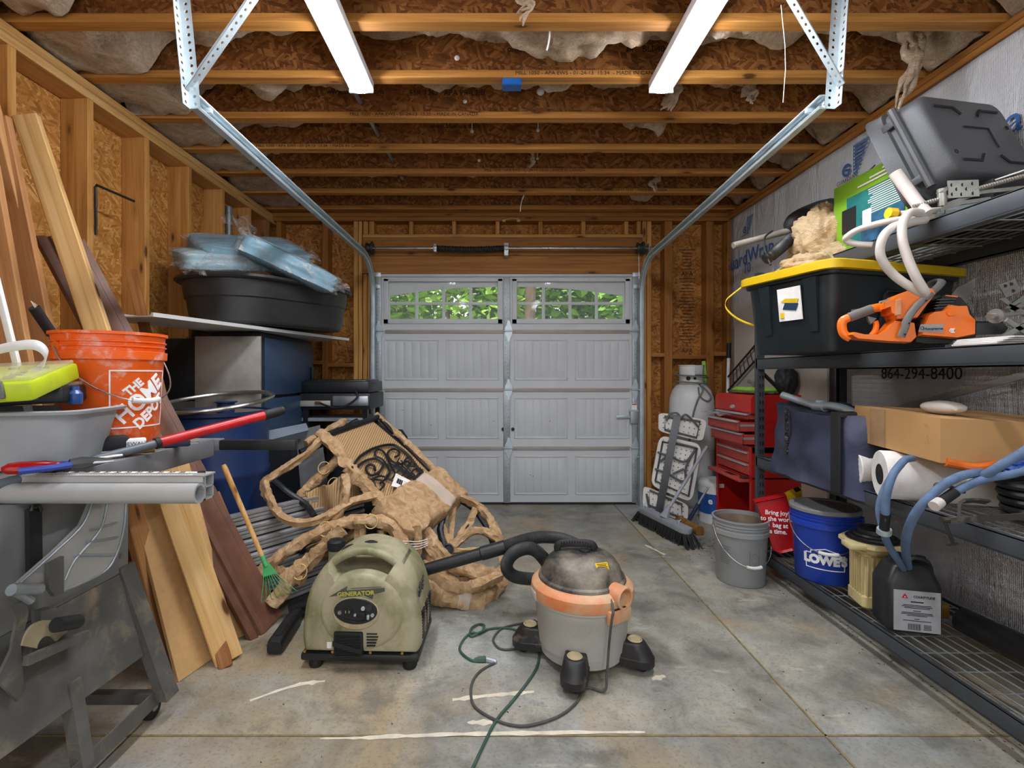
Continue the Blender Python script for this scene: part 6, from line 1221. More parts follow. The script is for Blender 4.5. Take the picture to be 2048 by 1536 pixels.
put('guide_bar', PC.slab(zz([(1210, 1300), (1560, 1304), (1600, 1350), (1560, 1402), (1210, 1412)]), -.050, -.044, ins=.99), MT['dark_steel'], t)
m = MB()
for i in range(22): m.box(PC.at(ZC_(1232+i*15, 1298), -.047), (.006, .006, .006), rot('Z', 0))
put('chain', m, MT['black_plastic'], t)
lb = put('badge', PC.slab(zz([(858, 1318), (1054, 1312), (1048, 1392), (838, 1382)]), .0275, .0295, ins=.96), MT['dusty_grey'] if 0 else mk('badge_grey', '9a9590', .5), t)
def ptext(s, c, size, m, parent, off, PCL=PC, ux=(.94, -.34, 0), tilt=0, sx=1, bold=0):
    M = fr(PCL.at(c, off), ux, (0, 0, 1)) @ rot('Z', tilt); return text(s, M, size, m, parent, sx=sx, bold=bold)
ptext('Husqvarna', ZC_(965, 1354), .0125, mk('ink_navy', '1c2f5c', .5), lb, .0303, sx=1.1, bold=.0003); put('badge_emblem', MB().tube([PC.at(ZC_(873+15*math.cos(a), 1350+15*math.sin(a)), .030) for a in [2*PI*i/14 for i in range(14)]], .0011, 5, closed=True), MT['ink_navy'], lb)
for i in range(3): put('vent_mark', MB().tube(cr([PC.at(ZC_(1122+i*14, 1352), .03), PC.at(ZC_(1106+i*14, 1372), .03), PC.at(ZC_(1122+i*14, 1390), .03)], 4), .0016, 5), MT['white_print'], t)
put('badge_small', PC.slab(zz([(505, 1120), (590, 1098), (594, 1112), (498, 1138)]), .016, .02), MT['badge_grey'], rb)
m = MB(); q = [P(1886, 684, 1.76), P(1990, 672, 1.72), P(2010, 678, 1.80), P(1920, 678, 1.84)]; 
for i in range(4): m.bb((1.64+.006*i, 1.60-.012*i, Z3s+.003+.006*i), (1.84+.01*i, 1.76, Z3s+.008+.006*i))
tag(put('paper_stack', m, MT['white_paper']), 'small stack of white paper pads at the shelf edge below the chainsaw bar', 'papers')
t = thingw('scissor_jack', 'scissor jack standing at the right end of the third shelf beyond the chainsaw bar', 'jack', P(2050, 680, 1.72))
J = lambda x, y, d=0: P(x, y, 1.72+d)
m = MB(); plate(m, [J(1995, 570), J(2028, 558), J(2040, 582), J(2010, 596)], -.004); pl_ = put('saddle_plate', m, MT['jack_zinc'], t)
for a in ((2010, 572), (2022, 568), (2026, 582)): m = MB(); m.tube([J(*a, -.004), J(*a, -.006)], .006, 10); put('hole', m, MT['black'], pl_)
for a in ([(2002, 596), (2022, 612), (2055, 590)], [(2015, 612), (2060, 632)], [(2012, 640), (2060, 672)], [(2002, 676), (2030, 660), (2062, 645)], [(2018, 622), (2062, 598)]): m = MB(); m.tube([J(*q, .01) for q in a], .012, 4, sq=(1, .5)); put('arm', m, MT['jack_zinc'], t)
m = MB(); m.tube([J(1980, 632, -.03), J(2060, 625, .02)], .007, 10); m.tube([J(1990, 632, -.03), J(1994, 632, -.028)], .025, 18); m.tube([J(1977, 633, -.035), J(1990, 632, -.03)], .010, 8); put('screw_head', m, MT['jack_zinc'], t)
m = MB(); plate(m, [J(1995, 680), J(2070, 672), J(2072, 664, .04), J(2005, 672, .04)]); put('base_plate', m, MT['jack_zinc'], t)
m = MB(); m.tube([P(2030, 706, 1.52), P(2110, 694, 1.50)], .020, 16); m.tube([P(2026, 706, 1.52), P(2032, 706, 1.52)], .023, 16); o = put('tube_end', m, MT['rubber']); tag(o, 'black rubber tube end poking in at the right edge below the third shelf', 'tube')
# ---------------------------------------------------------------- second shelf
mk('canvas_blue', '3f445c', .85, 0, .2, 4, '686c84', .35, 3, 1, 11)
t = thingw('canvas_bag', 'dark blue quilted canvas bag standing on the second shelf', 'bag', V((1.74, 2.46, Z2)))
rings = []
for k in range(19):
    u = k/18; z = .655+.37*u; w = .40+.02*math.sin(PI*u); L = .70-.03*u; x0 = 1.565+.015*u
    rg = resamp(ring(w, L, 0, .06, 5)+ring(w, L, 0, .06, 5)[:1], .03)[:-1]; rings.append([V((x0+w/2+v.x+.03*noise.noise(V((v.x*5, v.y*6, z*8))), 2.46+v.y, z+.012*noise.noise(V((v.x*5, v.y*7, 9)))-(.02*math.sin((v.y+.35)*6) if k == 18 else 0))) for v in rg])
rings = [[V((1.765+(v.x-1.765)*.92, v.y, v.z+.004)) for v in rings[0]]]+rings; rings.append([V((1.765+(v.x-1.765)*.9, 2.46+(v.y-2.46)*.95, v.z-.02)) for v in rings[-1]])
m = MB(); m.loft(rings); bg = put('body', m, MT['canvas_blue'], t, 60)
m = MB(); m.bb((1.548, 2.205, .66), (1.562, 2.265, 1.02), bev=.004); m.bb((1.552, 2.2, 1.005), (1.9, 2.27, 1.03), bev=.006); put('strap', m, MT['black_fabric'], t)
m = MB(); pts = [V((1.553+.003*math.sin(i), 2.61+.004*math.sin(i*2.1), 1.02-.0056*i)) for i in range(44)]; m.tube(pts, [.009 if i % 2 else .0068 for i in range(44)], 8); rp = put('rope', m, mk('rope_pattern', '2c2a28', .8, 0, .6, 60, 'c9bfa8', .35, 50), t)
t = thingw('steel_tube', 'galvanised tube with a coupling lying across the top of the canvas bag', 'pipe', V((1.65, 2.5, 1.03))); m = MB(); m.tube(cr([P(1565, 790, 2.78), P(1600, 802, 2.68), P(1638, 813, 2.55), P(1660, 812, 2.46), P(1690, 818, 2.36), P(1722, 834, 2.24)], 6), .020, 14); put('tube', m, MT['galv'], t)
m = MB(); m.tube([P(1630, 812, 2.57), P(1650, 813, 2.50)], .027, 14); m.box(P(1640, 806, 2.53), (.03, .03, .03), bev=.005); put('coupling', m, MT['galv'], t)
t = thingw('cardboard_box', 'shallow taped cardboard box lying on the white roll on the second shelf', 'box', V((1.8, 1.9, .90)))
a, b, c = V((1.545, 1.70, .893)), V((1.63, 2.22, .905)), V((2.04, 1.62, .875)); d = b+(c-a); hh = V((0, 0, .155))
m = MB(); m.loft([[a, b, d, c], [a+hh, b+hh, d+hh, c+hh]]); cb_ = put('carton', m, MT['carton'], t, 20)
nx = (b-a).cross(V((0, 0, 1))).normalized(); nx = nx if nx.x < 0 else -nx; k0 = a+(b-a)*.58; k1 = a+(b-a)*.78
m = MB(); m.loft([[k0+nx*.001, k1+nx*.001, k1+hh+nx*.001, k0+hh+nx*.001], [k0+nx*.002, k1+nx*.002, k1+hh+nx*.002, k0+hh+nx*.002]]); put('packing_tape', m, mk('tape_brown', 'b08c62', .2, 0, .2, 9), cb_)
m = MB()
for u, z in ((.1, .115), (.13, .118), (.11, .08), (.14, .06), (.1, .056)): e = a+(b-a)*u+V((0, 0, z))+nx*.002; m.tube([e, e+V((0, .008, .012))], .0012, 4)
put('staple', m, MT['brass'], cb_)
m = MB(); m.blob((1.70, 1.86, 1.075), (.05, .085, .026), 3, lambda d: 1+.06*noise.noise(d*4)); tag(put('packet', m, mk('packet_white', 'cfcac0', .35, 0, .1, 12)), 'small white crinkled packet lying on top of the taped cardboard box', 'packet')
def rollm(lb, c, ax, r, L, rc, m1='white_paper', nm='paper_roll'):
    t = thingw(nm, lb, 'roll', V(c)-V((0, 0, r))); M = fr(c, V((0, 0, 1)).cross(V(ax)), (0, 0, 1)); M = fr(c, V(ax).cross(V((0, 0, 1))), (0, 0, 1)); 
    if (M.to_3x3() @ V((0, 0, 1))).dot(V(ax)) < 0: M = M @ rot('Y', 180)
    m = MB(); m.lathe([(rc, 0), (r-.003, 0), (r, .004), (r, L), (rc, L)], 40, M); put('sheet_roll', m, MT[m1], t)
    m = MB(); m.lathe([(rc*.99, -.001), (rc*.9, -.002), (rc*.86, .02), (rc*.86, .03), (0, .03)], 24, M); m.lathe([(rc*.4, .03), (rc*.4, .0), (rc*.3, 0), (rc*.3, .03)], 16, M)
    for i in range(6): a_ = PI*i/3; m.box((rc*.62*math.cos(a_), rc*.62*math.sin(a_), .012), (rc*.5, .003, .02), M @ tr(rc*.62*math.cos(a_), rc*.62*math.sin(a_), .012) @ rot('Z', 60*i) @ tr(-rc*.62*math.cos(a_), -rc*.62*math.sin(a_), -.012) if 0 else M) if i in (0, 3) else None
    for i in range(6): m.tube([M @ V((rc*.35*math.cos(PI*i/3), rc*.35*math.sin(PI*i/3), .01)), M @ V((rc*.9*math.cos(PI*i/3), rc*.9*math.sin(PI*i/3), .01))], .003, 5)
    put('core', m, MT['rubber'], t); return t
rollm('fat white paper roll with a black spoked core under the cardboard box', (1.55, 1.975, .799), (.93, -.36, 0), .095, .50, .042)
rollm('second white paper roll lying behind the fat roll with the black spoked core', (1.60, 2.19, .785), (.93, -.2, 0), .082, .4, .02)
mk('hose_blue', '5f7796', .8, 0, .15, 30, '8496ad', .3, 12); ZB = lambda x, y, Y: P(1740+x/6.65, 900+y/6.65, Y)
t = thingw('blue_hose', 'faded blue fabric-covered hose hanging from the second shelf into the black jug', 'hose', V((1.5, 1.7, .5)))
for pts, r in (([(560, 110, 1.80), (470, 130, 1.76), (390, 210, 1.74), (310, 320, 1.73), (250, 480, 1.72), (215, 640, 1.72), (205, 860, 1.73), (195, 1010, 1.75), (200, 1150, 1.78), (260, 1290, 1.83), (350, 1430, 1.88), (430, 1560, 2.0), (460, 1640, 2.06)], .0125), ([(300, 330, 1.78), (190, 520, 1.79), (130, 700, 1.79), (120, 850, 1.79), (160, 1020, 1.78)], .011), ([(2120, -20, 1.55), (1900, 110, 1.58), (1700, 230, 1.60), (1500, 350, 1.64), (1380, 400, 1.70)], .014), ([(1560, 300, 1.66), (1400, 305, 1.65), (1200, 350, 1.64), (1000, 450, 1.63), (850, 570, 1.63), (680, 740, 1.64), (560, 930, 1.67), (490, 1120, 1.72), (470, 1300, 1.80), (495, 1480, 1.96), (520, 1620, 2.05)], .014), ([(2120, 260, 1.60), (1850, 330, 1.62), (1600, 370, 1.63), (1400, 430, 1.63), (1200, 520, 1.62), (1130, 570, 1.62)], .013)):
    m = MB(); m.tube(cr([ZB(*a) for a in pts], 7), r, 12); put('hose_run', m, MT['hose_blue'], t)
m = MB(); m.tube([ZB(205, 840, 1.73), ZB(190, 1060, 1.755)], .0155, 14); f_ = put('fitting', m, MT['rubber'], t); m = MB(); m.tube([ZB(190, 1050, 1.755), ZB(185, 1110, 1.76)], .0225, 16); put('collar', m, MT['galv'], f_)
m = MB(); m.tube([ZB(1130, 560, 1.62), ZB(930, 700, 1.61)], .016, 12); put('fitting', m, MT['rubber'], t); m = MB(); m.tube([ZB(930, 690, 1.61), ZB(850, 750, 1.6)], .017, 14); put('collar', m, MT['hose_white'], t)
t = thingw('hose_coil', 'dark coil of hose lying under the cardboard box on the second shelf', 'hose', V((1.8, 1.75, Z2)))
for i in range(5): m = MB(); m.tube([V((1.86+(.13+.008*i)*math.cos(a), 1.62+(.11)*math.sin(a), Z2+.02+.028*i)) for a in [2*PI*k/30 for k in range(30)]], .013, 8, closed=True); put('coil', m, MT['black_plastic'], t)
m = MB(); m.tube(cr([ZB(1000, 160, 1.70), ZB(1200, 200, 1.69), ZB(1400, 235, 1.67), ZB(1600, 215, 1.66), ZB(1750, 190, 1.7)], 6), .015, 10); tag(put('orange_hose', m, mk('hose_orange', 'd96a18', .5)), 'orange hose lying just under the edge of the cardboard box', 'hose')
m = MB(); m.blob(ZB(1960, 215, 1.66), (.05, .06, .03), 4, lambda d: 1+.3*noise.noise(d*4)+.15*noise.noise(d*9)); tag(put('plastic_bag', m, mk('bag_blue', '3f63b8', .2, 0, .4, 14)), 'crumpled blue plastic bag at the right edge beneath the cardboard box', 'bag')
t = thingw('steel_brackets', 'bent flat dark steel bracket lying on the second shelf edge, its hook sticking up', 'bracket', V((1.75, 1.5, Z2))); mk('bracket_dark', '3f3c38', .6, .4, .2, 12, '8d8474', .35, 12)
t2 = thingw('steel_bracket', 'long flat steel bracket with a square bent end hanging over the second shelf edge', 'bracket', V((1.7, 1.45, Z2)))
t.name = 'steel_bracket'
for tt, pts in ((t, [(420, 600, 1.66), (600, 700, 1.60), (760, 800, 1.56), (850, 870, 1.54), (1000, 860, 1.54), (1400, 790, 1.53), (2080, 640, 1.50)]), (t, [(1230, 540, 1.62), (1520, 650, 1.58), (1580, 630, 1.57), (1680, 440, 1.57), (1740, 340, 1.57)]), (t2, [(1180, 960, 1.47), (1190, 720, 1.48), (1230, 680, 1.48), (1400, 670, 1.50), (1560, 690, 1.52)]), (t2, [(1060, 940, 1.50), (1500, 910, 1.49), (2100, 880, 1.45)])):
    m = MB(); m.tube([ZB(*a) for a in pts], .0105, 4, sq=(1.25, .5)); put('flat_bar', m, MT['bracket_dark'], tt)
m = MB(); m.tube([ZB(990, 940, 1.5), ZB(1040, 1080, 1.5), ZB(1100, 1220, 1.5)], .009, 4, sq=(1.2, .6)); m.tube([ZB(950, 930, 1.5), ZB(1040, 930, 1.5)], .009, 10); m.tube([ZB(1030, 1262, 1.49), ZB(1170, 1245, 1.5)], .004, 5); put('drop_hook', m, MT['bracket_dark'], t2)
m = MB(); m.tube(cr([ZB(870, 520, 1.66), ZB(880, 455, 1.66), ZB(1000, 470, 1.66), ZB(1100, 500, 1.68), ZB(1250, 560, 1.7)], 4), .006, 6); put('wire_hook', m, MT['bracket_dark'], t2)
m = MB(); m.tube([ZB(1260, 420, 1.68), ZB(1320, 400, 1.68), ZB(1345, 330, 1.68)], [.012, .014, .006], 10); tag(put('nozzle_tip', m, MT['hose_white']), 'small white nozzle tip among the blue hoses on the second shelf', 'nozzle')
rollm('white roll of sheeting lying flat at the right end of the second shelf', (1.75, 1.46, Z2+.045), (.6, .8, 0), .045, .4, .02, nm='sheet_roll')
# ---------------------------------------------------------------- bottom shelf
mk('bucket_blue', '1a3ea8', .4, 0, .08, 5, '41507f', .25, 9); mk('lid_grey', '7d7f80', .6, 0, .1, 6, '8d8672', .3, 7); mk('bucket_grey', '8f9292', .55, 0, .1, 5, 'a79a84', .25, 8); mk('dirty_lining', '8a7a66', .8, 0, .3, 7, '4a3a2c', .4, 5)
lc = V((1.722, 2.56, Z1)); fa = math.atan2(-lc.y, -lc.x); bl = bucket('bucket', lc, MT['bucket_blue'], 'blue lidded bucket with white lettering on the bottom shelf', 1.02, .365, handle=(fa-PI/2+.1, .150, .158), lid=MT['lid_grey'])
def house(mb):
    pts = [(-.085, -.045), (-.085, .03), (-.062, .03), (-.062, .042), (0, .06), (.062, .042), (.062, .03), (.085, .03), (.085, -.045), (-.085, -.045)]
    for a, b in zip(pts, pts[1:]):
        L = math.hypot(b[0]-a[0], b[1]-a[1]); mb.box((0, 0, .0006), (L+.004, .0042, .0012), tr((a[0]+b[0])/2, (a[1]+b[1])/2, 0) @ rot('Z', math.degrees(math.atan2(b[1]-a[1], b[0]-a[0]))))
textcyl("LOWE'S", .058, .1405, fa+.02, .122, MT['white_print'], bl, taper=.048, bold=.004, extra=house, sx=.95)
gp = PF(1484, 1162); gb = V((gp.x, gp.y+.02, 0)); fa2 = math.atan2(-gb.y, -gb.x); gbk = bucket('bucket', gb, MT['bucket_grey'], 'dirty grey open bucket standing on the floor in front of the rack', .99, .37, inner=MT['dirty_lining'], handle=(fa2-PI/2+.45, .19, .155))
def fine(mb):
    for i in range(9): mb.bb((-.04, .05-.012*i, 0), (.03-.008*(i % 3), .0525-.012*i, .001))
textcyl('', 1, .1385, fa2-.55, .17, MT['grey_print'], gbk, taper=.046, extra=fine, name='fine_print')
def nope(mb):
    for a in range(16): mb.box((.02*math.cos(a*PI/8), .028*math.sin(a*PI/8), 0), (.006, .002, .001), tr(0, 0, 0))
    mb.bb((-.028, -.045, 0), (-.026, .04, .001)); mb.bb((.026, -.045, 0), (.028, .04, .001))
textcyl('', 1, .1385, fa2+.55, .17, MT['grey_print'], gbk, taper=.046, extra=nope, name='warning_mark')
mk('bag_red', 'b5151b', .35, 0, .12, 6)
t = thingw('red_bag', 'red plastic bag with white slogan standing on the bottom shelf behind the blue bucket', 'bag', V((1.66, 2.83, Z1)))
PB = PLN((1.60, 2.79, .3), (-.30, -.95, 0)); q = [(1510, 1003), (1540, 998), (1572, 990), (1584, 1030), (1586, 1100), (1560, 1106), (1545, 1098), (1532, 1060)]
m = MB(); rings = []
for k, (o, s) in enumerate(((.0, .93), (.012, .99), (-.02, 1.02), (-.06, 1.0), (-.10, .94))):
    c = PB.at((1550, 1050)); rg = []
    a = [PB.at(p) for p in q]; a = [a[i]+(a[(i+1) % 8]-a[i])*f for i in range(8) for f in (0, .33, .66)]
    rings.append([c+(v-c)*s+PB.n*(o+.008*noise.noise(v*14)) for v in a])
m.loft(rings[::-1]); rb_ = put('sack', m, MT['bag_red'], t, 50)
for i, s in enumerate(('Bring joy', 'to the world', '1 bag at', 'a time.')): ptext(s, (1553+i*1.2, 1026+i*12.5), .036, MT['white_print'], rb_, .03, PB, (.95, -.30, 0), 0, .9, .0006)
m = MB(); m.box((0, 0, 0), (.08, .02, .02), rot('Z', 0)); ptext('M', (1568, 1095), .03, MT['white_print'], rb_, .03, PB, (.95, -.30, 0)) if 0 else None
t = thingw('yellow_carton', 'slim yellow and black carton poking up behind the red bag', 'box', V((1.66, 2.95, .35))); q = [P(1536, 1000, 2.92), P(1598, 972, 2.86), P(1604, 980, 2.86), P(1544, 1006, 2.92)]; q2 = [v+V((.01, .02, -.16)) for v in q]; m = MB(); m.loft([q, q2]); put('carton', m, MT['yellow_print'], t)
m = MB(); a = [q[0]+(q[1]-q[0])*.80, q[0]+(q[1]-q[0])*.97, q[3]+(q[2]-q[3])*.97, q[3]+(q[2]-q[3])*.80]; m.loft([[v+V((0, -.002, .001)) for v in a], [v+V((0, -.003, .0015)) for v in a]]); put('black_mark', m, MT['black'], t)
m = MB(); m.blob((1.86, 2.78, .27), (.13, .17, .125), 4, lambda d: 1+.14*noise.noise(d*3)+.05*noise.noise(d*9)); tag(put('feed_sack', m, mk('sack_pale', 'b9ae9c', .6, 0, .25, 5, 'a03028', .25, 3)), 'pale red-printed sack lying behind the blue bucket on the bottom shelf', 'sack')
mk('pump_cream', 'd6c690', .5, 0, .08, 5, 'b79c5c', .25, 8)
t = thing('pump_motor', 'cream ribbed pump motor with a black disc cap on the bottom shelf beside the jug', 'motor', (1.735, 2.25, Z1), -12)
m = MB(); m.loft([ring(.13, .13, 0, .02), ring(.15, .15, .01, .02), ring(.15, .15, .055, .02), ring(.135, .135, .06, .02), ring(.13, .13, .24, .03), ring(.17, .17, .26, .03)]); bdy = put('body', m, MT['pump_cream'], t)
for i in range(6): m = MB(); m.bb((-.058+.02*i, -.074, .055), (-.050+.02*i, -.062, .235), bev=.002); put('cooling_rib', m, MT['pump_cream'], bdy)
for i in range(6): m = MB(); m.bb((-.074, -.058+.02*i, .055), (-.062, -.050+.02*i, .235), bev=.002); put('cooling_rib', m, MT['pump_cream'], bdy)
m = MB(); oc = lambda r, z: [V((r*math.cos(PI/8+PI/4*k), r*math.sin(PI/8+PI/4*k), z)) for k in range(8)]; m.loft([oc(.10, .25), oc(.112, .265), oc(.112, .275), oc(.13, .28), oc(.13, .296), oc(.10, .30)]); m.bb((-.14, -.10, .272), (-.06, -.02, .296), bev=.006); put('flange', m, MT['pump_cream'], t)
m = MB(); m.lathe([(0, .296), (.105, .296), (.105, .304), (.092, .306), (.09, .316), (.075, .318), (.07, .326), (.058, .328), (.056, .345), (.06, .35), (.05, .353), (.046, .345), (0, .345)], 32); put('disc_cap', m, MT['black_plastic'], t)
t = thing('oil_jug', 'black plastic jug with a grey label on the bottom shelf, blue hoses in its mouth', 'jug', M=tr(1.722, 2.055, Z1) @ rot('Z', -14) @ Matrix.Diagonal((.88, .88, .95, 1)))
m = MB(); m.loft([ring(.20, .14, .0, .02), ring(.22, .16, .01, .028), ring(.225, .165, .03, .03), ring(.225, .165, .20, .03), ring(.215, .155, .215, .03), ring(.16, .13, .275, .03), ring(.13, .11, .285, .03)]); jb = put('body', m, MT['black_plastic'], t)
m = MB(); m.lathe([(0, .26), (.034, .27), (.034, .305), (.028, .305), (.026, .285), (0, .285)], 20, tr(-.035, 0, .012)); m.tube(cr([V((0, 0, .28)), V((.03, 0, .30)), V((.085, 0, .285)), V((.1, 0, .24))], 5), .014, 8); put('neck', m, MT['black_plastic'], t); m = MB(); m.lathe([(0, 0), (.02, 0), (.02, .02), (0, .02)], 16, tr(.07, .02, .285)); put('cap', m, MT['rubber'], t)
m = MB(); m.bb((-.088, -.0842, .012), (.096, -.0822, .185)); lb = put('label', m, mk('label_grey', 'a9acb0', .5), jb)
Mx = tr(0, -.0845, 0) @ rot('X', 90)
text('COUNTYLINE', Mx @ tr(.032, .160, 0), .0135, MT['black'], lb, bold=.0004); m = MB(); m.prism([(-.056, .152), (-.032, .152), (-.038, .164), (-.044, .172), (-.05, .164)], .001, Mx); put('red_emblem', m, MT['red_plastic'], lb)
m = MB(); m.prism([(-.047, .156), (-.041, .156), (-.044, .162)], .0014, Mx); put('emblem_mark', m, MT['white_print'], lb)
m = MB()
for i, (w, z) in enumerate(((.05, .138), (.11, .124), (.12, .118), (.10, .112), (.03, .100), (.12, .092), (.125, .086), (.08, .080), (.02, .066), (.11, .058))): m.box((.004, -.0845, z), (w, .0008, .0028 if i else .005))
for i in range(14): m.box((-.03+.0036*i, -.0845, .032), (.0012+.0012*(i % 3 == 0), .0008, .026))
for i in range(4): m.box((.045, -.0845, .024+.006*i), (.03, .0008, .0028))
put('label_print', m, MT['black'], lb)
m = MB(); m.tube(cr([V((1.90, 1.99, Z1+.055)), V((1.92, 1.78, Z1+.055)), V((1.93, 1.5, Z1+.055)), V((1.93, 1.15, Z1+.055))], 6), .05, 18); m2 = put('drain_hose', m, MT['black_plastic']); tag(m2, 'thick black drain tube lying on the bottom shelf right of the jug', 'tube')
m = MB(); m.box((1.92, 2.12, Z1+.035), (.06, .04, .06), bev=.004); tag(put('small_box', m, MT['brass']), 'small dark yellow block on the bottom shelf behind the jug', 'block')
m = MB(); m.lathe([(0, 0), (.035, 0), (.045, .05), (.04, .05), (.03, .006), (0, .006)], 20, tr(1.72, 1.47, 0)); tag(put('black_cup', m, MT['rubber']), 'small black cup on the floor under the bottom shelf', 'cup')
m = MB(); m.grid(10, 8, lambda u, v: V((1.72+.2*u, 1.5+.22*v+.05*u, .004+.02*abs(noise.noise(V((u*4, v*4, 1))))))); tag(put('dusty_rag', m, mk('rag', 'a9a296', .9, 0, .2, 8), solid=.004), 'pale dusty cloth lying on the floor under the bottom shelf', 'cloth')
# ---------------------------------------------------------------- red tool chest
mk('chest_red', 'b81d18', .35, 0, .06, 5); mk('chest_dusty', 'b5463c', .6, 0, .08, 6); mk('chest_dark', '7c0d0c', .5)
t = thing('tool_chest', 'red rolling tool chest with its drawers half open, standing behind the rack post', 'tool chest', (1.955, 3.63, 0), 0)
m = MB(); m.bb((-.19, -.27, .10), (.19, -.262, .70)); m.bb((-.19, .262, .10), (.19, .27, .70)); m.bb((.17, -.27, .10), (.19, .27, .70)); m.bb((-.19, -.27, .10), (.19, .27, .12)); m.bb((-.19, -.27, .66), (.19, .27, .70)); m.bb((-.19, -.27, .48), (.18, .27, .49))
for y in (-.268, .24): m.bb((-.195, y, .10), (-.185, y+.03, .70))
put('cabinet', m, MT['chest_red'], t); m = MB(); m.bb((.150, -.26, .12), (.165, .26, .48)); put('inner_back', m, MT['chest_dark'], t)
for z0, z1, o in ((.585, .665, 0), (.50, .58, 0)):
    m = MB(); m.bb((-.198-o, -.235, z0), (-.186, .235, z1), bev=.003); dr = put('drawer', m, MT['chest_dusty'], t); m = MB(); m.bb((-.212-o, -.225, z1-.018), (-.196-o, .225, z1-.006), bev=.004); put('pull', m, MT['galv'], dr)
m = MB(); m.bb((-.27, -.25, .455), (-.185, .25, .475), bev=.003); fp = put('drop_flap', m, MT['chest_dusty'], t); m = MB(); m.bb((-.25, -.1, .4755), (-.21, .02, .477)); put('black_patch', m, MT['black_plastic'], fp); m = MB(); m.bb((-.24, -.235, .476), (-.205, -.19, .492), bev=.004); put('flap_latch', m, MT['dark_steel'], fp)
m = MB(); m.bb((-.15, -.26, .705), (.19, .26, .935)); m.bb((-.16, -.268, .70), (.19, -.258, .94)); m.bb((-.16, .258, .70), (.19, .268, .94)); tc = put('top_chest', m, MT['chest_red'], t)
m = MB(); m.loft([[V((-.20, -.27, .935)), V((.19, -.27, .935)), V((.19, -.27, 1.06)), V((-.185, -.27, 1.055)), V((-.20, -.27, 1.03))], [V((-.20, .27, .935)), V((.19, .27, .935)), V((.19, .27, 1.06)), V((-.185, .27, 1.055)), V((-.20, .27, 1.03))]]); ld = put('lid', m, MT['chest_red'], t)
m = MB(); m.cyl((-.215, -.03, .965), (-.195, -.03, .965), .014, 12); m.bb((-.222, -.045, .955), (-.21, -.015, .972)); put('lock', m, MT['galv'], ld)
for z0, z1, o in ((.885, .93, .045), (.80, .88, .11), (.71, .795, .085)):
    m = MB(); m.bb((-.16-o, -.245, z0), (-.15-o, .245, z1), bev=.003); m.bb((-.16-o, -.245, z0), (.1, -.24, z1-.01)); m.bb((-.16-o, .24, z0), (.1, .245, z1-.01)); m.bb((-.16-o, -.245, z0), (.1, .245, z0+.006)); dr = put('drawer', m, MT['chest_dusty'], t); m = MB(); m.bb((-.176-o, -.24, z1-.016), (-.158-o, .24, z1-.002), bev=.004); put('pull', m, MT['galv'], dr)
    m = MB(); m.bb((-.155-o, -.2465, z0+.04), (.0, -.2445, z0+.055)); put('slide_rail', m, MT['galv'], dr)
for y in (-.22, .22):
    for x in (-.15, .15): m = MB(); m.cyl((x-.012, y, .04), (x+.012, y, .04), .04, 18); m.bb((x-.02, y-.02, .07), (x+.02, y+.02, .10)); put('caster', m, MT['rubber'], t)
m = MB(); m.box((-.13, .12, .90), (.14, .3, .02)); m.v = [v+V((0, 0, .02*noise.noise(v*11))) for v in m.v]; m = MB(); m.grid(10, 12, lambda u, v: V((1.955-.30+.16*u, 3.6+.34*v, .905+.03*noise.noise(V((u*3, v*5, 2)))))); tag(put('plastic_film', m, MT['clear_wrap'], solid=.002), 'crumpled clear plastic film hanging out of the upper chest drawers', 'plastic film')
mk('mop_lime', '8fc24a', .7, 0, .15, 12); t = thing('mop_head', 'lime green dusting mop head lying on top of the red tool chest', 'mop', (1.92, 3.62, 1.062), 8)
m = MB(); m.loft([ring(.16, .36, .012, .04), ring(.17, .37, .025, .04), ring(.13, .33, .045, .04)]); put('pad_frame', m, MT['mop_lime'], t); m = MB(); m.loft([[v+V((0, 0, .006*noise.noise(v*30))) for v in ring(s, s2, z, .05, 6)] for s, s2, z in ((.18, .38, .0), (.20, .40, .008), (.18, .38, .02))]); put('fringe', m, mk('fringe', '55603a', .9, 0, .4, 40, '9a8f3a', .4, 40), t)
m = MB(); m.tube([V((0, 0, .045)), V((0, .02, .075)), V((-.02, .05, .09))], .014, 8); put('joint', m, MT['dusty_grey'], t)
m = MB(); m.blob((2.02, 3.40, 1.16), (.07, .06, .11), 4, lambda d: 1+.2*noise.noise(d*3)); tag(put('dark_bag', m, MT['clear_wrap'] if 0 else MT['black_fabric'], ang=180), 'small dark bag standing on the tool chest behind the rack post', 'bag')
# ---------------------------------------------------------------- back right corner
mk('panel_beige', 'b7b0a6', .7, 0, .05, 4); m = MB(); m.bb((2.10, 3.10, 0), (2.115, 4.30, 1.81)); tag(put('wall_panel', m, MT['panel_beige']), 'large plain beige panel leaning against the house wrap behind the rack', 'panel')
t = thingw('wire_rack', 'black wire rack leaning on the beige panel above the tool chest', 'rack', V((2.05, 3.95, 1.06))); m = MB(); a, b, c, d = V((2.06, 4.33, 1.06)), V((2.08, 3.72, 1.42)), V((2.08, 3.80, 1.50)), V((2.06, 4.25, 1.30))
m.tube([a, b, c], .008, 6); m.tube([a+V((0, .0, .12)), c], .008, 6); put('rail', m, MT['black_plastic'], t)
for i in range(8): k = .15+i*.1; m = MB(); m.tube([a+(b-a)*k, a+V((0, 0, .12))+(c-a-V((0, 0, .12)))*k], .005, 5); put('rung', m, MT['black_plastic'], t)
t = thing('propane_tank', 'tall white propane cylinder standing by the back wall', 'propane tank', M=tr(1.735, 4.33, 0) @ Matrix.Diagonal((1.04, 1.0, 1.06, 1))); mk('tank_white', 'cfd2d1', .4, 0, .06, 5, '8a8f90', .12, 14)
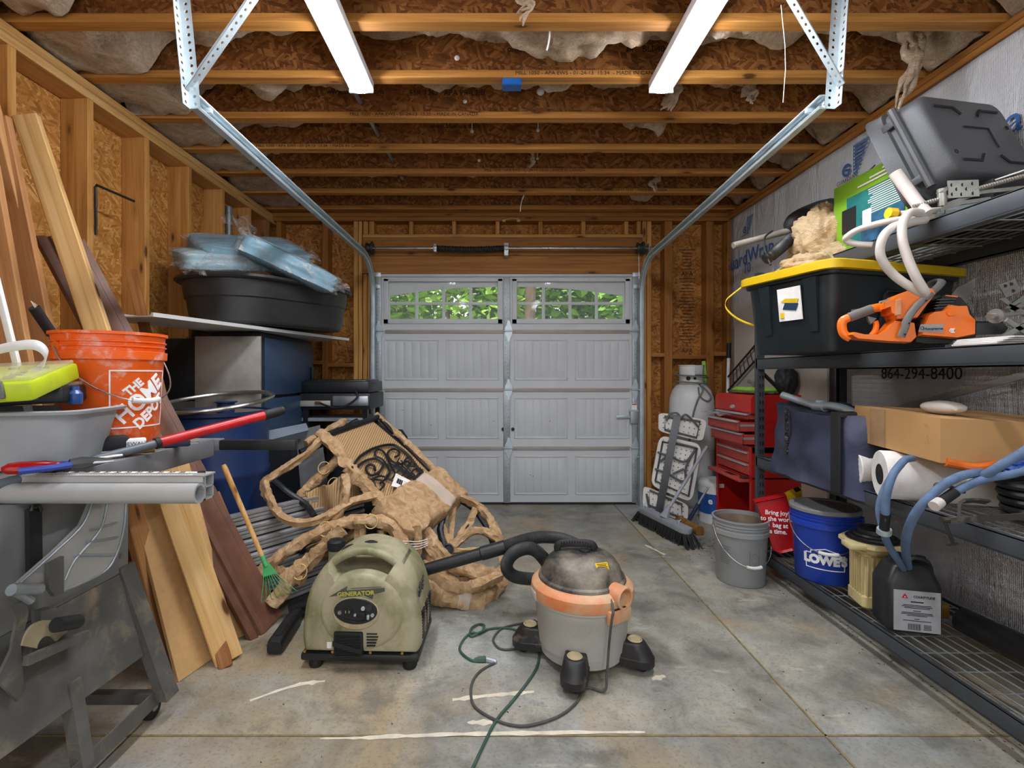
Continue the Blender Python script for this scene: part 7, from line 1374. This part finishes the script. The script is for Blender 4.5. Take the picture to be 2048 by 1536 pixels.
m = MB(); m.lathe([(0, .04), (.13, .045), (.17, .09), (.182, .15), (.182, .52), (.184, .525), (.182, .53), (.182, .86), (.176, .94), (.155, 1.0), (.12, 1.045), (.06, 1.065), (0, 1.07)], 40); m.lathe([(.13, .0), (.13, .08), (.125, .08), (.125, 0)], 30); put('cylinder', m, MT['tank_white'], t, 50)
m = MB(); m.lathe([(.098, 1.05), (.098, 1.20), (.104, 1.205), (.104, 1.21), (.094, 1.21), (.094, 1.05)], 36, a0=math.radians(-30), a1=math.radians(265)); m.lathe([(.098, 1.05), (.098, 1.11), (.094, 1.11), (.094, 1.05)], 12, a0=math.radians(265), a1=math.radians(330)); cl = put('collar', m, MT['tank_white'], t)
for a in (-125, -95): m = MB(); e = V((math.cos(math.radians(a)), math.sin(math.radians(a)), 0)); m.cyl(e*.096+V((0, 0, 1.10)), e*.1005+V((0, 0, 1.10)), .018 if a == -125 else .012, 12); put('collar_hole', m, MT['rubber'], cl)
m = MB(); m.cyl((0, 0, 1.06), (0, 0, 1.15), .018, 12); m.cyl((.0, -.03, 1.12), (.09, -.09, 1.115), .012, 8); m.lathe([(0, 0), (.03, 0), (.03, .015), (0, .015)], 12, tr(0, 0, 1.15)); put('valve', m, MT['rubber'], t)
m = MB(); pts = [V((.12*math.cos(a)*1.05, .12*math.sin(a)*1.05, 1.075+.006*a)) for a in [PI*.2+.3*i for i in range(30)]]; e = pts[-1]
m.tube(cr([V((.13*math.cos(a), .13*math.sin(a), 1.055+.003*i)) for i, a in enumerate([-.6-.35*k for k in range(30)])]+[V((.03, -.15, 1.03)), V((-.02, -.185, .93)), V((-.06, -.185, .80)), V((-.085, -.178, .6)), V((-.09, -.175, .45))], 4), .007, 7); m.tube(cr([V((.02, -.14, 1.05)), V((.07, -.15, 1.0)), V((.10, -.155, .95)), V((.06, -.175, .92)), V((.0, -.178, .96)), V((.0, -.15, 1.03))], 5), .007, 7); put('gas_hose', m, MT['dusty_grey'], t)
# folded bench with three white panels
mk('bench_white', 'd5d3cd', .55, 0, .08, 6, 'a79f92', .25, 7); mk('bench_frame', '55575a', .5, .3, .1, 8); PW = PLN((1.50, 3.97, .4), (-.30, -.93, .10)); Zw = lambda x, y: (1270+x/4.8, 800+y/4.8)
t = thingw('folding_bench', 'folded picnic bench with three white plastic panels leaning by the propane tank', 'bench', V((1.4, 4.0, 0)))
def rr(c0, c1, c2, c3, k=.18):
    q = [V((*Zw(*c), 0)) for c in (c0, c1, c2, c3)]; out = []
    for i in range(4):
        a, b, c = q[i-1], q[i], q[(i+1) % 4]; p0 = b+(a-b)*k; p1 = b+(c-b)*k
        for j in range(5): s = j/4; p = p0*(1-s)**2+b*2*s*(1-s)+p1*s*s; out.append((p.x, p.y))
    return out
for i, cs in enumerate((((225, 118), (690, 190), (650, 400), (222, 300)), ((235, 335), (645, 425), (545, 985), (145, 815)), ((82, 815), (512, 1000), (505, 1180), (70, 1010)))):
    sb = put('seat_panel', PW.slab(rr(*cs), -.03, .012, ins=.985), MT['bench_white'], t)
    c0, c1, c2, c3 = [V(Zw(*c)+(0,)) for c in cs]; m = MB()
    for u in range(1, 9):
        for v in range(1, (12 if i == 1 else 4)):
            s, w = u/9, v/(12 if i == 1 else 4); p = c0.lerp(c1, s).lerp(c3.lerp(c2, s), w); 
            if .1 < s < .95: m.tube([PW.at((p.x, p.y), .011), PW.at((p.x, p.y), .0135)], .006, 6)
    put('dimple', m, MT['dusty_grey'], sb)
    m = MB(); k = .14 if i != 1 else .1; q = [c0.lerp(c2, k), c1.lerp(c3, k), c2.lerp(c0, k), c3.lerp(c1, k)]; m.tube([PW.at((a.x, a.y), .022) for a in q], .009, 7, closed=True); put('panel_frame', m, MT['bench_frame'], sb)
put('main_post', PW.slab([Zw(372, 140), Zw(440, 150), Zw(258, 1110), Zw(190, 1080)], .03, .07, ins=.97), MT['bench_frame'], t)
for a in ([(300, 200), (330, 140), (400, 125), (440, 170)], [(430, 190), (480, 140), (540, 180), (610, 260)], [(215, 500), (340, 540), (480, 590), (580, 470)], [(190, 660), (300, 700), (470, 780), (490, 640), (580, 470)], [(240, 590), (330, 520)], [(360, 710), (470, 660)], [(110, 900), (150, 1060), (220, 1090)], [(350, 400), (590, 460)]):
    put('leg_tube', PW.tube([Zw(*q) for q in a], .035, .008, k=5), MT['bench_frame'], t)
# push broom
t = thingw('push_broom', 'grey push broom with black bristles standing on the floor before the folded bench', 'broom', V((1.27, 3.68, 0))); A, B = V((1.195, 3.98, 0)), V((1.35, 3.40, 0)); d = (B-A).normalized(); s = V((d.y, -d.x, 0))
m = MB(); MM = fr((A+B)/2+V((0, 0, .105)), d, s); L = (B-A).length; m.loft([[MM @ V((v.x, v.y, v.z)) for v in ring(L*k, w, z, w*.45, 5)] for k, w, z in ((1.0, .085, -.02), (1.0, .09, 0), (.98, .075, .022), (.9, .04, .03))]); put('block', m, mk('broom_grey', '8f949c', .55, 0, .1, 6), t)
m = MB()
for i in range(62):
    for j in range(5):
        u = -.5+i/61; w = -.035+.0175*j; p = A.lerp(B, u+.5)+s*w+V((0, 0, .09)); fl = (abs(u) > .45)*u*.12; m.tube([p, p+V((RN.gauss(0, .006), RN.gauss(0, .006), -.085))+d*fl+s*w*.6], [.006, .004], 4)
m.v = [V((v.x, v.y, max(.002, v.z))) for v in m.v]; put('bristles', m, MT['rubber'], t)['kind'] = 'stuff'
C = (A+B)/2; E = P(1414, 893, 3.86); e = (E-C).normalized(); m = MB(); m.tube([C+V((0, 0, .12)), C+V((0, 0, .13))+e*.09], [.035, .016], 10); put('socket', m, MT['broom_grey'], t); m = MB(); m.tube([C+V((0, 0, .12))+e*.07, E], .0125, 12); put('handle', m, MT['broom_grey'], t); m = MB(); m.tube([C+V((0, 0, .12))+e*.07, C+V((0, 0, .12))+e*.10], .016, 12); put('ferrule', m, MT['pine_pale'], t)
for k in (.04, .80): p = A.lerp(B, k)+V((0, 0, .125)); m = MB(); m.tube([p, p+V((0, 0, .03))], .005, 6); m.tube([p+V((-.015, 0, .03)), p+V((0, 0, .018)), p+V((.015, 0, .035))], .004, 5); put('wing_nut', m, MT['galv'], t)
A, B = PF(1342, 1030, .035), PF(1400, 1062, .035); m = MB(); pts = resamp([A, B], .03); m.tube(pts, [.034+.006*noise.noise(V((i*.9, 2, 0))) for i in range(len(pts))], 12); tag(put('log', m, wood('bark_log', 'a98247', '8a6431', '5e4322') or MT['bark_log']), 'short split log lying on the floor behind the broom', 'log')
t = thingw('scraper_handle', 'blue-grey tool handle leaning between the folded bench and the tool chest', 'tool', PF(1380, 1045)); A, B = P(1378, 1040, 3.86), P(1416, 975, 3.84); m = MB(); m.tube([A, A.lerp(B, .5)], .016, 12); put('grip', m, MT['navy'], t); m = MB(); m.tube([A.lerp(B, .5), B], .009, 10); put('shaft', m, MT['galv_dull'], t)
t = thing('detergent_bucket', 'pale plastic pail with a blue label half hidden behind the folded bench', 'pail', (1.80, 4.02, 0)); m = MB(); m.lathe([(0, 0), (.115, 0), (.125, .30), (.13, .30), (.13, .33), (.09, .35), (0, .35)], 32); pb = put('pail', m, MT['tank_white'], t); m = MB(); m.lathe([(.1205, .08), (.1245, .24)], 32); put('label', m, mk('label_blue', '1f4f96', .4), pb, solid=.001)
textcyl('e', .07, .1245, math.radians(-128), .185, MT['white_print'], pb, bold=.002)
t = thingw('mop', 'slim mop with a green grip leaning against the back wall beside the propane tank', 'mop', V((1.82, 4.40, 0))); A, B = P(1407, 722, 4.34), V((1.96, 4.30, .02)); m = MB(); m.tube([A, A.lerp(B, .13), A.lerp(B, .16)], [.016, .017, .012], 10); put('grip', m, MT['mop_lime'], t); m = MB(); m.tube([A.lerp(B, .14), B], .010, 10); put('pole', m, MT['galv'], t); m = MB(); m.bb((1.9, 4.2, 0), (2.02, 4.4, .03), bev=.01); put('mop_plate', m, MT['dusty_grey'], t)
t = thingw('broom_pole', 'silver pole with a black top grip standing in the back right corner', 'pole', V((2.05, 4.42, 0))); A, B = P(1458, 686, 4.36), V((2.06, 4.40, 0.0)); m = MB(); m.tube([A, A.lerp(B, .09)], .019, 10); put('grip', m, MT['rubber'], t); m = MB(); m.tube([A.lerp(B, .085), B], .014, 10); put('shaft', m, MT['white_plastic'], t)
# ---------------------------------------------------------------- litter on the slab
m = MB(); rd = random.Random(5)
def chip(x, y, s):
    a = rd.uniform(0, PI); M = tr(x, y, .0015) @ rot('Z', math.degrees(a)); m.prism([(-s, -s*.3), (s*.2, -s*.45), (s, 0), (s*.1, s*.4)], .0015, M)
for i in range(110): chip(rd.uniform(-.9, 1.55), rd.uniform(1.35, 4.2), rd.uniform(.002, .006))
for i in range(150): chip(rd.gauss(1.52, .09), rd.gauss(3.35, .2), rd.uniform(.003, .009))
for i in range(110): chip(rd.gauss(1.66, .05), rd.uniform(1.5, 3.2), rd.uniform(.002, .006))
tag(put('litter', m, mk('chip_brown', '5a4630', .9, 0, .4, 40)), 'scattered bark chips and crumbs on the concrete floor', 'litter', kind='stuff')
